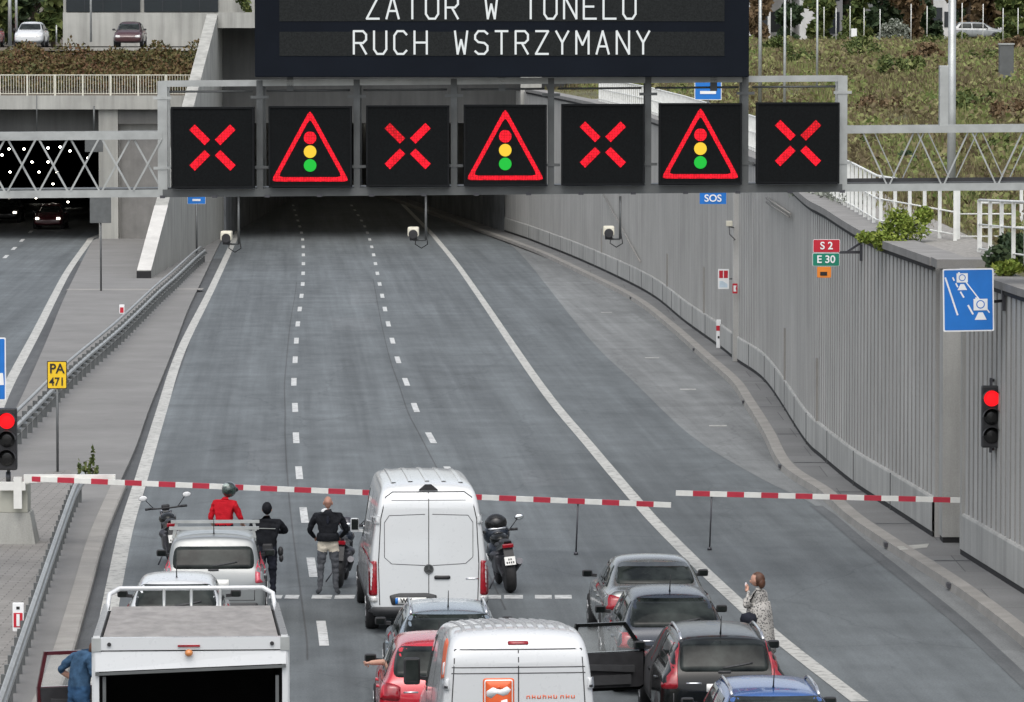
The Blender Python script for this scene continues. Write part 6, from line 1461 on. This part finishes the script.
# ---------------------------------------------------------------- cars in the background
def bg_car(name, label, p, rot, pm, **k): return make_car(name, label, 'car', p, rot, pm, antenna=False, **k)[0]
bg_car('hatchback_car', 'white hatchback facing the camera above the left tunnel', (dx(32.5, 291), 291, 10.72), math.pi, 'p_white2', L=4.0, W=1.75, H=1.50)
bg_car('hatchback_car', 'dark red car beside the concrete building above the left tunnel', (dx(131, 291), 291, 10.72), math.pi, 'p_maroon', L=4.0, W=1.72, H=1.50)
xx = dx(977, 398); bg_car('hatchback_car', 'silver car seen from the side at the top of the meadow', (xx, 398, emb_z(398, xx - wallX(398)) + .35), -math.pi / 2, 'p_silver', L=4.3, W=1.75, H=1.50)
bg_car('hatchback_car', 'orange red car cut off at the left edge above tunnel', (dx(-12, 293), 293, 10.72), math.pi, 'p_red', L=4.0, W=1.75, H=1.40)
for px, Y, lb in ((51, 288, 'dark red car with lit headlights driving out of the left tunnel'), (8, 300, 'dark car with lit headlights deep inside the left tunnel')):
    oc = bg_car('tunnel_car', lb, (dx(px, Y), Y, 0), math.pi, 'p_dkred' if px > 30 else 'p_black', L=4.2, W=1.78, H=1.48)
    for s in (-.62, .62):
        t = MB(); t.box((s, 2.06, .66), (.2, .06, .12), bev=.02); t.build('lit_headlight', M['headlight_on'], oc)
# ================================================================== PEOPLE
def skin_mesh(V, E, rad, root=0, sub=2):
    me = bpy.data.meshes.new('skeleton'); me.from_pydata([tuple(v) for v in V], E, []); o = bpy.data.objects.new('skeleton', me); COL.objects.link(o)
    sk_ = o.modifiers.new('k', 'SKIN'); sk_.use_smooth_shade = True
    for i, d in enumerate(me.skin_vertices[0].data):
        r = rad[i]; d.radius = r if isinstance(r, tuple) else (r, r); d.use_root = (i == root)
    s = o.modifiers.new('s', 'SUBSURF'); s.levels = sub; s.render_levels = sub
    bpy.context.view_layer.update(); m2 = bpy.data.meshes.new_from_object(o.evaluated_get(bpy.context.evaluated_depsgraph_get()))
    bpy.data.objects.remove(o); bpy.data.meshes.remove(me); return m2
def segdist(p, a, b_):
    ab = b_ - a; t = max(0, min(1, (p - a).dot(ab) / max(1e-9, ab.length_squared))); return (p - a - ab * t).length
def hand(mb, wrist, d, side, curl, m):
    """palm with four unequal bent fingers and a thumb leaving its side"""
    d = Vector(d).normalized(); up = Vector((0, 1, 0)) if abs(d.y) < .8 else Vector((0, 0, 1)); u = d.cross(up).normalized(); n = u.cross(d).normalized()
    w = Vector(wrist); pal = w + d * .075
    mb.join(skin_mesh([w - d * .03, w + d * .03, pal], [(0, 1), (1, 2)], [(.026, .026), (.034, .022), (.040, .018)], 1, 1), m=m)
    for k, ln in enumerate((.070, .080, .075, .058)):
        b0 = w + d * .06 + u * (k - 1.5) * .019; b1 = b0 + d * ln * .5; b2 = b1 + (d * (1 - curl) + n * curl).normalized() * ln * .35; b3 = b2 + (d * (1 - 1.6 * curl) + n * 1.6 * curl).normalized() * ln * .3
        mb.join(skin_mesh([b0, b1, b2, b3], [(0, 1), (1, 2), (2, 3)], [.0095, .009, .0085, .007], 0, 1), m=m)
    t0 = w + d * .025 + u * side * .025; t1 = t0 + (d * .6 + u * side * .8).normalized() * .035; t2 = t1 + (d * .9 + n * .3).normalized() * .03
    mb.join(skin_mesh([t0, t1, t2], [(0, 1), (1, 2)], [.012, .011, .008], 0, 1), m=m)
def head_mesh(mb, c, face, m, me_, s=1.0, tilt=0):
    """skull, jaw, nose, ears, eyes and mouth; faces along angle `face`"""
    Mx = Matrix.Translation(c) @ Matrix.Rotation(face, 4, 'Z') @ Matrix.Rotation(tilt, 4, 'X') @ Matrix.Scale(s, 4)
    hb = MB(); hb.ball((0, 0, .02), (.076, .098, .105), 0, 20, 14)
    for v in hb.bm.verts:
        if v.co.z < .0 and v.co.y > -.02: v.co.x *= 1 - .35 * min(1, -v.co.z / .09); v.co.z *= 1.12; v.co.y = v.co.y * .96 + .012
        if v.co.z < -.02 and v.co.y < -.02: v.co.y *= .72
    hb.ball((0, .104, -.005), (.013, .022, .026), 0, 8, 6)
    for x in (-1, 1): hb.ball((x * .078, -.005, .0), (.012, .028, .034), 0, 8, 6); hb.ball((x * .030, .086, .022), (.013, .010, .009), 1, 8, 6)
    hb.ball((0, .092, -.048), (.025, .010, .007), 1, 8, 5)
    me = bpy.data.meshes.new('head'); hb.bm.to_mesh(me); hb.bm.free()
    n0 = len(mb.bm.faces); mb.join(me, Mx); mb.bm.faces.ensure_lookup_table()
    for f in mb.bm.faces[n0:]: f.material_index = me_ if f.material_index == 1 else m; f.smooth = True
JT = dict(pelvis=(0, 0, .96), waist=(0, -.005, 1.12), chest=(0, -.01, 1.31), neck0=(0, -.015, 1.47), neck1=(0, .0, 1.56), shl=(-.185, -.01, 1.42), shr=(.185, -.01, 1.42), ell=(-.24, -.02, 1.14), elr=(.24, -.02, 1.14), wrl=(-.26, .06, .90), wrr=(.26, .06, .90), hil=(-.095, 0, .90), hir=(.095, 0, .90), knl=(-.11, .02, .50), knr=(.11, .02, .50), anl=(-.12, -.015, .09), anr=(.12, -.015, .09), tol=(-.14, .14, .035), tor=(.14, .14, .035))
def person(label, p, rz, mats, joints={}, bulk=1.0, head=(0, .02, 1.66), face=0, tilt=0, curl=.35, scale=1.0, skirt=None):
    """mats: skin, top, sleeve-lower, hips, thigh, shin, shoe -> one continuous clothed body"""
    J = {k: Vector(v) for k, v in JT.items()}; J.update({k: Vector(v) for k, v in joints.items()})
    names = list(J); ix = {n: i for i, n in enumerate(names)}
    rad = dict(pelvis=.135 * bulk, waist=.125 * bulk, chest=.150 * bulk, neck0=.085, neck1=.056, shl=.078 * bulk ** .5, shr=.078 * bulk ** .5, ell=.052, elr=.052, wrl=.034, wrr=.034, hil=.092 * bulk, hir=.092 * bulk, knl=.066, knr=.066, anl=.046, anr=.046, tol=.038, tor=.038)
    B = [('pelvis', 'waist', 1), ('waist', 'chest', 1), ('chest', 'neck0', 1), ('neck0', 'neck1', 0), ('chest', 'shl', 1), ('chest', 'shr', 1), ('shl', 'ell', 1), ('shr', 'elr', 1), ('ell', 'wrl', 2), ('elr', 'wrr', 2), ('pelvis', 'hil', 3), ('pelvis', 'hir', 3), ('hil', 'knl', 4), ('hir', 'knr', 4), ('knl', 'anl', 5), ('knr', 'anr', 5), ('anl', 'tol', 6), ('anr', 'tor', 6)]
    me = skin_mesh([J[n] for n in names], [(ix[a], ix[b_]) for a, b_, m_ in B], [rad[n] for n in names], ix['pelvis'], 3)
    cx = J['chest']
    for v in me.vertices:   # a torso is wider than it is deep
        k = sm(v.co.z, .85, 1.0) * (1 - sm(v.co.z, 1.45, 1.55)); v.co.y = lerp(v.co.y, cx.y + (v.co.y - cx.y) * .80, k) if abs(v.co.x - cx.x) < .2 else v.co.y
    from mathutils import noise as mn
    for v in me.vertices:   # folds of cloth
        q = v.co * 9 + Vector((p[0] * 3.1, 0, 0)); f_ = mn.noise(Vector((q.x, q.y, q.z * 1.9))) * .016 + mn.noise(q * 2.3) * .007
        if v.co.z < 1.46 and segdist(v.co, J['ell'], J['wrl']) > .06 and segdist(v.co, J['elr'], J['wrr']) > .06: v.co += v.normal * f_
    mb = MB(); mb.join(me); mb.bm.faces.ensure_lookup_table()
    for f in mb.bm.faces:
        c = f.calc_center_median(); f.material_index = min(B, key=lambda q: segdist(c, J[q[0]], J[q[1]]) - (rad[q[0]] + rad[q[1]]) * .4)[2]; f.smooth = True
        if c.z < J['pelvis'].z + .06 and f.material_index == 1 and segdist(c, J['ell'], J['wrl']) > .1 and segdist(c, J['elr'], J['wrr']) > .1: f.material_index = 3
    head_mesh(mb, Vector(head), face, 0, 7, 1.0, tilt)
    for w, e, s in (('wrl', 'ell', 1), ('wrr', 'elr', -1)): hand(mb, J[w], J[w] - J[e], s, curl, 0)
    o = thing('person', label, 'person', p, rz); o.scale = (scale,) * 3
    names_ = mats + ['eye']; bo = mb.build('body', [M[k] for k in names_], o, recalc=False)
    return o, J
def child(o, nm, mb, mm): return mb.build(nm, M[mm] if isinstance(mm, str) else mm, o)
def hair_cap(o, c, rad, mm, nm='hair', seg=16, cut=-.02, face=0):
    t = MB(); t.ball(c, rad, 0, seg, 12)
    d = Vector((-math.sin(face), math.cos(face), 0))
    kill = [v for v in t.bm.verts if (v.co - Vector(c)).dot(d) > .03 and v.co.z < c[2] + rad[2] * .55]; bmesh.ops.delete(t.bm, geom=kill, context='VERTS')
    r = random.Random(3)
    for v in t.bm.verts: v.co += Vector((r.uniform(-1, 1), r.uniform(-1, 1), r.uniform(-1, 1))) * .005
    return child(o, nm, t, mm)

# rider in a black vest and pale motorcycle trousers
pR = G(327.5, 597)
o, J = person('bald man in black jacket and pale padded trousers beside a motorcycle', (pR.x, 87.3, 0), HD * .6, ['skin_red', 'cloth_black', 'cloth_black', 'cloth_beige', 'cloth_grey', 'cloth_grey', 'cloth_grey'], dict(shl=(-.22, -.01, 1.42), shr=(.22, -.01, 1.42), ell=(-.34, .03, 1.17), elr=(.34, .05, 1.17), wrl=(-.24, .24, 1.02), wrr=(.22, .26, 1.02), knl=(-.13, .02, .50), knr=(.13, .02, .50), anl=(-.15, -.02, .09), anr=(.15, -.02, .09), tol=(-.20, .13, .035), tor=(.20, .13, .035)), 1.28, tilt=-.22, head=(0, .035, 1.655), curl=.5)
t = MB(); t.ball((0, -.118, 1.37), (.03, .012, .075)); child(o, 'jacket_collar_tab', t, 'cloth_navy')
t = MB(); t.lathe([(.185, 1.13), (.205, 1.08), (.21, 1.0), (.20, .985)], 24, 'Z')
for v in t.bm.verts: v.co.y = v.co.y * .80 - .01
child(o, 'jacket_hem', t, 'cloth_black')
# man in black
p = at(265.5, 86.0)
o, J = person('man in black jacket and dark cap standing beside the silver car', p, HD, ['skin', 'cloth_black', 'cloth_black', 'cloth_navy', 'cloth_navy', 'cloth_navy', 'cloth_black'], dict(shl=(-.23, -.01, 1.42), shr=(.23, -.01, 1.42), ell=(-.32, .08, 1.20), elr=(.36, .10, 1.26), wrl=(-.12, .26, 1.16), wrr=(.14, .30, 1.24)), 1.25, tilt=-.15, head=(.01, .03, 1.66), curl=.5)
hair_cap(o, (.01, .02, 1.685), (.088, .11, .112), 'cloth_black', 'cap')
t = MB(); t.bar((-.17, -.125, 1.345), (.16, -.125, 1.335), .006, .012); child(o, 'reflective_stripe', t, 'galv')
t = MB(); t.box((.02, -.15, 1.0), (.18, .07, .15), bev=.03); child(o, 'waist_bag', t, 'black')
t = MB(); t.ball((.25, .0, .92), (.05, .06, .09)); t.ball((.26, .0, .80), (.04, .05, .07)); child(o, 'hanging_gloves', t, 'black')
# red shirt with helmet
p = at(223, 90.0)
o, J = person('man in red jersey and green black helmet in front of silver car', p, HD - .35, ['skin', 'shirt_red', 'skin', 'cloth_navy', 'cloth_navy', 'cloth_navy', 'cloth_black'], dict(chest=(0, .02, 1.31), neck0=(.0, .05, 1.46), neck1=(.02, .08, 1.54), shl=(-.19, .03, 1.40), shr=(.19, .03, 1.40), ell=(-.27, -.02, 1.14), elr=(.30, .08, 1.14), wrl=(-.25, .16, .97), wrr=(.26, .28, 1.02)), 1.25, head=(.06, .12, 1.63), face=-.5, tilt=-.25, curl=.5)
M['helmet'] = mat('helmet_shell', (.035, .06, .05), .18, 0, .9, 9, coat=.8)
t = MB(); t.ball((.06, .11, 1.665), (.135, .16, .145), 0, 20, 14); hm = child(o, 'helmet', t, 'helmet')
t = MB(); t.ball((.10, .19, 1.66), (.11, .10, .06), 0, 14, 10); t.build('visor', M['lamp_off'], hm)
t = MB(); t.ball((.04, .05, 1.74), (.08, .10, .05), 0, 14, 10); t.build('helmet_stripe', mat('helmet_pale', (.42, .50, .45), .2, coat=.8), hm)
# woman in the spotted dress
p = at(760, 75.3)
o, J = person('woman in black and white spotted dress standing on the white line', p, R(62), ['skin', 'dress', 'dress', 'dress', 'dress', 'skin', 'cloth_black'], dict(pelvis=(0, 0, .92), chest=(0, .0, 1.26), shl=(-.155, 0, 1.36), shr=(.155, 0, 1.36), neck0=(0, 0, 1.40), neck1=(0, .02, 1.48), ell=(-.25, .13, 1.16), elr=(.24, .06, 1.10), wrl=(-.09, .17, 1.42), wrr=(.13, .22, 1.0)), 1.32, head=(0, .035, 1.575), tilt=-.1, face=.1, curl=.6, scale=.97)
hair_cap(o, (0, .015, 1.60), (.094, .115, .115), 'hair_brown', 'hair', face=.1)
t = MB(); t.ball((0, -.05, 1.54), (.08, .055, .09)); child(o, 'hair', t, 'hair_brown')
t = MB(); t.lathe([(.20, 1.24), (.235, 1.08), (.27, .85), (.30, .60), (.32, .42)], 22, 'Z', (0, 0, 0)); 
for v in t.bm.verts: a = math.atan2(v.co.y, v.co.x); v.co.x *= 1 + .05 * math.sin(a * 7 + v.co.z * 3); v.co.y *= .82 * (1 + .05 * math.sin(a * 7 + v.co.z * 3))
child(o, 'dress_skirt', t, 'dress')
t = MB(); t.lathe([(.0, 0), (.13, .02), (.145, .12), (.12, .20), (0, .23)], 16, 'Z', (-.24, .06, .86)); child(o, 'shoulder_bag', t, 'cloth_navy')
t = MB(); t.ball((-.06, .20, 1.50), (.03, .02, .045)); child(o, 'phone', t, mat('pale_phone', (.55, .50, .52), .4))
# person in blue denim at the truck
p = at(85, 67.2)
o, J = person('person in blue denim clothes bending into the dark red car at its open door', (p[0] - .05, 66.4, 0), HD - 1.0, ['skin', 'denim', 'skin', 'denim_dark', 'denim_dark', 'denim_dark', 'cloth_black'], dict(ell=(-.44, -.05, 1.20), elr=(.26, .1, 1.16), wrl=(-.36, .18, 1.04), wrr=(.24, .28, 1.1), chest=(0, .06, 1.31), neck0=(.03, .12, 1.44), neck1=(.06, .18, 1.48), shl=(-.2, .08, 1.41), shr=(.2, .08, 1.41)), 1.3, head=(.10, .24, 1.50), tilt=-.7, curl=.5)
hair_cap(o, (.10, .22, 1.525), (.09, .11, .11), 'hair_brown')
# driver's arm resting on the red car's window
t = MB(); ax = ro.location.x; q = G(383, 666, .98)
t.join(skin_mesh([Vector((-.62, .28, 1.02)), Vector((-.80, .30, 1.02)), Vector((-.95, .38, 1.0))], [(0, 1), (1, 2)], [.05, .045, .035], 0), m=0); hand(t, Vector((-.95, .38, 1.0)), Vector((-.7, .8, -.2)), 1, .3, 0)
o = thing('person', 'driver resting a bare forearm on the red car window', 'person', ro.location, HD); t.build('forearm', M['skin'], o, recalc=False)

# ================================================================== MOTORCYCLES
def motorcycle(label, p, rz, style, lean=0, body='p_black', scale=1.0, steer=0, plate=True):
    o = thing('motorcycle', label, 'motorcycle', p, rz); o.rotation_euler = (0, lean, rz); o.scale = (scale,) * 3
    for y, w, r in ((-.70, .19, .315), (.72, .12, .31)):
        t = MB(); n = 12; prof = [(r - .10 + .10 * math.sin(math.pi * k / (n - 1)) ** .7, -w / 2 * math.cos(math.pi * k / (n - 1))) for k in range(n)]; t.lathe(prof, 30, 'X', (0, y, r)); wl = t.build('wheel', M['tyre'], o)
        t = MB(); t.lathe([(.05, -.07), (.06, -.03), (r - .11, -.03), (r - .10, -.06), (r - .10, .06), (r - .11, .03), (.06, .03), (.05, .07)], 26, 'X', (0, y, r)); t.build('rim', M['steel'], wl)
    t = MB()
    for s in (-1, 1): t.tube([(s * .075, .72, .31), (s * .085, .60, .66), (s * .09, .50, .98)], [.028, .03, .026], 8)
    t.build('fork', M['steel'], o)
    t = MB()
    for s in (-1, 1): t.bar((s * .11, -.70, .315), (s * .10, -.15, .42), .04, .07)
    t.build('swing_arm', M['steel'], o)
    t = MB(); t.box((0, .12, .45), (.30, .50, .34), bev=.06); t.ball((0, .20, .58), (.2, .2, .12)); t.build('engine', M['steel'], o)
    t = MB(); t.ball((0, .22, .86), (.17, .30, .13), 0, 16, 10); t.build('tank', M[body], o)
    t = MB(); t.ball((0, -.20, .80), (.15, .30, .055)); t.ball((0, -.52, .88), (.11, .24, .05)); t.build('seat', M['black'], o)
    t = MB(); t.hexa([(-.10, -.80, .80), (.10, -.80, .80), (.13, -.30, .70), (-.13, -.30, .70)], [(-.06, -.86, .92), (.06, -.86, .92), (.13, -.3, .80), (-.13, -.3, .80)]); t.build('tail', M[body], o)
    t = MB(); t.box((0, -.855, .84), (.20, .05, .075), bev=.02); t.build('tail_light', M['lens_red'], o)
    t = MB(); t.bar((0, -.82, .80), (0, -.98, .52), .17, .02); t.build('mudguard', M['black'], o)
    if plate:
     t = MB(); t.box((0, -.975, .585), (.19, .012, .155), rot=Euler((R(-25), 0, 0)).to_matrix()); pl2 = t.build('number_plate', M['plate'], o)
    if plate:
     t = MB()
     for zz_, n in ((.612, 2), (.560, 4)):
      for k in range(n): t.box(((k - (n - 1) / 2) * .038, -.9855 - (.586 - zz_) * .45, zz_), (.022, .006, .032), rot=Euler((R(-25), 0, 0)).to_matrix())
     t.build('plate_marks', M['black'], pl2)
    t = MB(); s = 1; t.tube([(.10, .15, .28), (.15, -.25, .30), (.19, -.55, .46), (.20, -.72, .54)], [.03, .035, .055, .06], 12); t.build('exhaust', M['steel'], o)
    t = MB(); hb = .36 if style == 'sport' else .40; hz = .99 if style == 'sport' else 1.06
    t.tube([(-hb, .34, hz), (-.12, .46, hz - .02), (.12, .46, hz - .02), (hb, .34, hz)], .016, 8)
    for s in (-1, 1): t.tube([(s * hb, .34, hz), (s * (hb - .12), .375, hz)], .024, 8); t.tube([(s * (hb - .02), .40, hz), (s * (hb - .18), .45, hz)], .010, 6)
    t.build('handlebar', M['black'], o)
    for s in (-1, 1):
        mx, mz = (s * .42, 1.19) if style == 'sport' else (s * .42, 1.27)
        t = MB(); t.tube([(s * .24, .46, hz), (mx * .9, .46, mz - .04)], .009, 6); t.ball((mx, .44, mz), (.085, .03, .055)); mi = t.build('side_mirror', M['black'], o)
        t = MB(); t.ball((mx, .422, mz), (.080, .016, .050)); t.build('mirror_glass', M['mirror'] if style == 'sport' else M['sign_white'], mi)
    if style == 'sport':
        t = MB(); t.ball((0, .52, .92), (.24, .26, .22), 0, 18, 12); t.ball((0, .42, .62), (.22, .36, .26), 0, 16, 10); t.build('fairing', M['p_navy'], o)
        t = MB(); t.ball((0, .46, 1.12), (.20, .20, .17), 0, 16, 10); t.build('windscreen', M['lamp_off'], o)
        t = MB(); t.ball((.0, .34, 1.03), (.17, .06, .04), 0, 12, 6); t.build('dashboard', M['chrome'], o)
        t = MB(); t.hexa([(-.225, .2, .50), (-.215, .5, .55), (-.215, .5, .60), (-.225, .2, .56)], [(-.235, .2, .50), (-.225, .5, .55), (-.225, .5, .60), (-.235, .2, .56)]); t.build('side_stripe', M['sign_white'], o)
        t = MB(); t.tube([(-.12, .0, .30), (-.30, -.12, .02)], .014, 6); t.build('kickstand', M['steel'], o)
    elif style == 'tourer':
        t = MB(); t.ball((0, .56, .95), (.22, .16, .18)); t.build('fairing', M['black'], o)
        for s in (-1, 1): t = MB(); t.box((s * .33, -.52, .62), (.20, .42, .36), bev=.06); t.build('pannier', M['black'], o)
    else:
        t = MB(); t.lathe([(.05, .55), (.10, .58), (.11, .68), (.0, .70)], 16, 'Y', (0, 0, .95)); t.build('headlight', M['chrome'], o)
        t = MB(); t.box((.0, .50, 1.05), (.16, .08, .12), bev=.03); t.build('dashboard', M['black'], o)
        t = MB(); t.tube([(-.12, .0, .30), (-.28, -.10, .02)], .014, 6); t.build('kickstand', M['steel'], o)
    return o
p = at(505, 88.4); motorcycle('black sports motorcycle with white number plate right of the tall van', (p[0], 88.5, 0), HD + .10, 'sport', R(-5), 'p_black', 1.03)
p = at(170, 92.5); motorcycle('naked motorcycle with round mirrors left of the silver car', (p[0], 92.8, 0), HD + .10, 'naked', R(-5), 'p_black', 1.0)
p = at(340, 89); motorcycle('dark motorcycle in front of the bald rider', (p[0], 89.3, 0), HD - .10, 'naked', R(4), 'p_navy', 1.0, plate=False)
p = at(347, 89.2); o = thing('motorcycle_helmet', 'dark helmet and clear screen hanging on the dark motorcycle handlebar', 'helmet', (p[0] - .02, 89.3, 1.10))
t = MB(); t.ball((0, 0, 0), (.14, .16, .14), 0, 18, 12); t.build('helmet_shell', M['steel'], o); t = MB(); t.ball((.0, -.06, .0), (.13, .11, .07)); t.build('visor', M['mirror'], o)

# ------------------------------------------------------------------ small litter on the right walkway
for px, py in ((800, 462), (787, 446)):
    pass
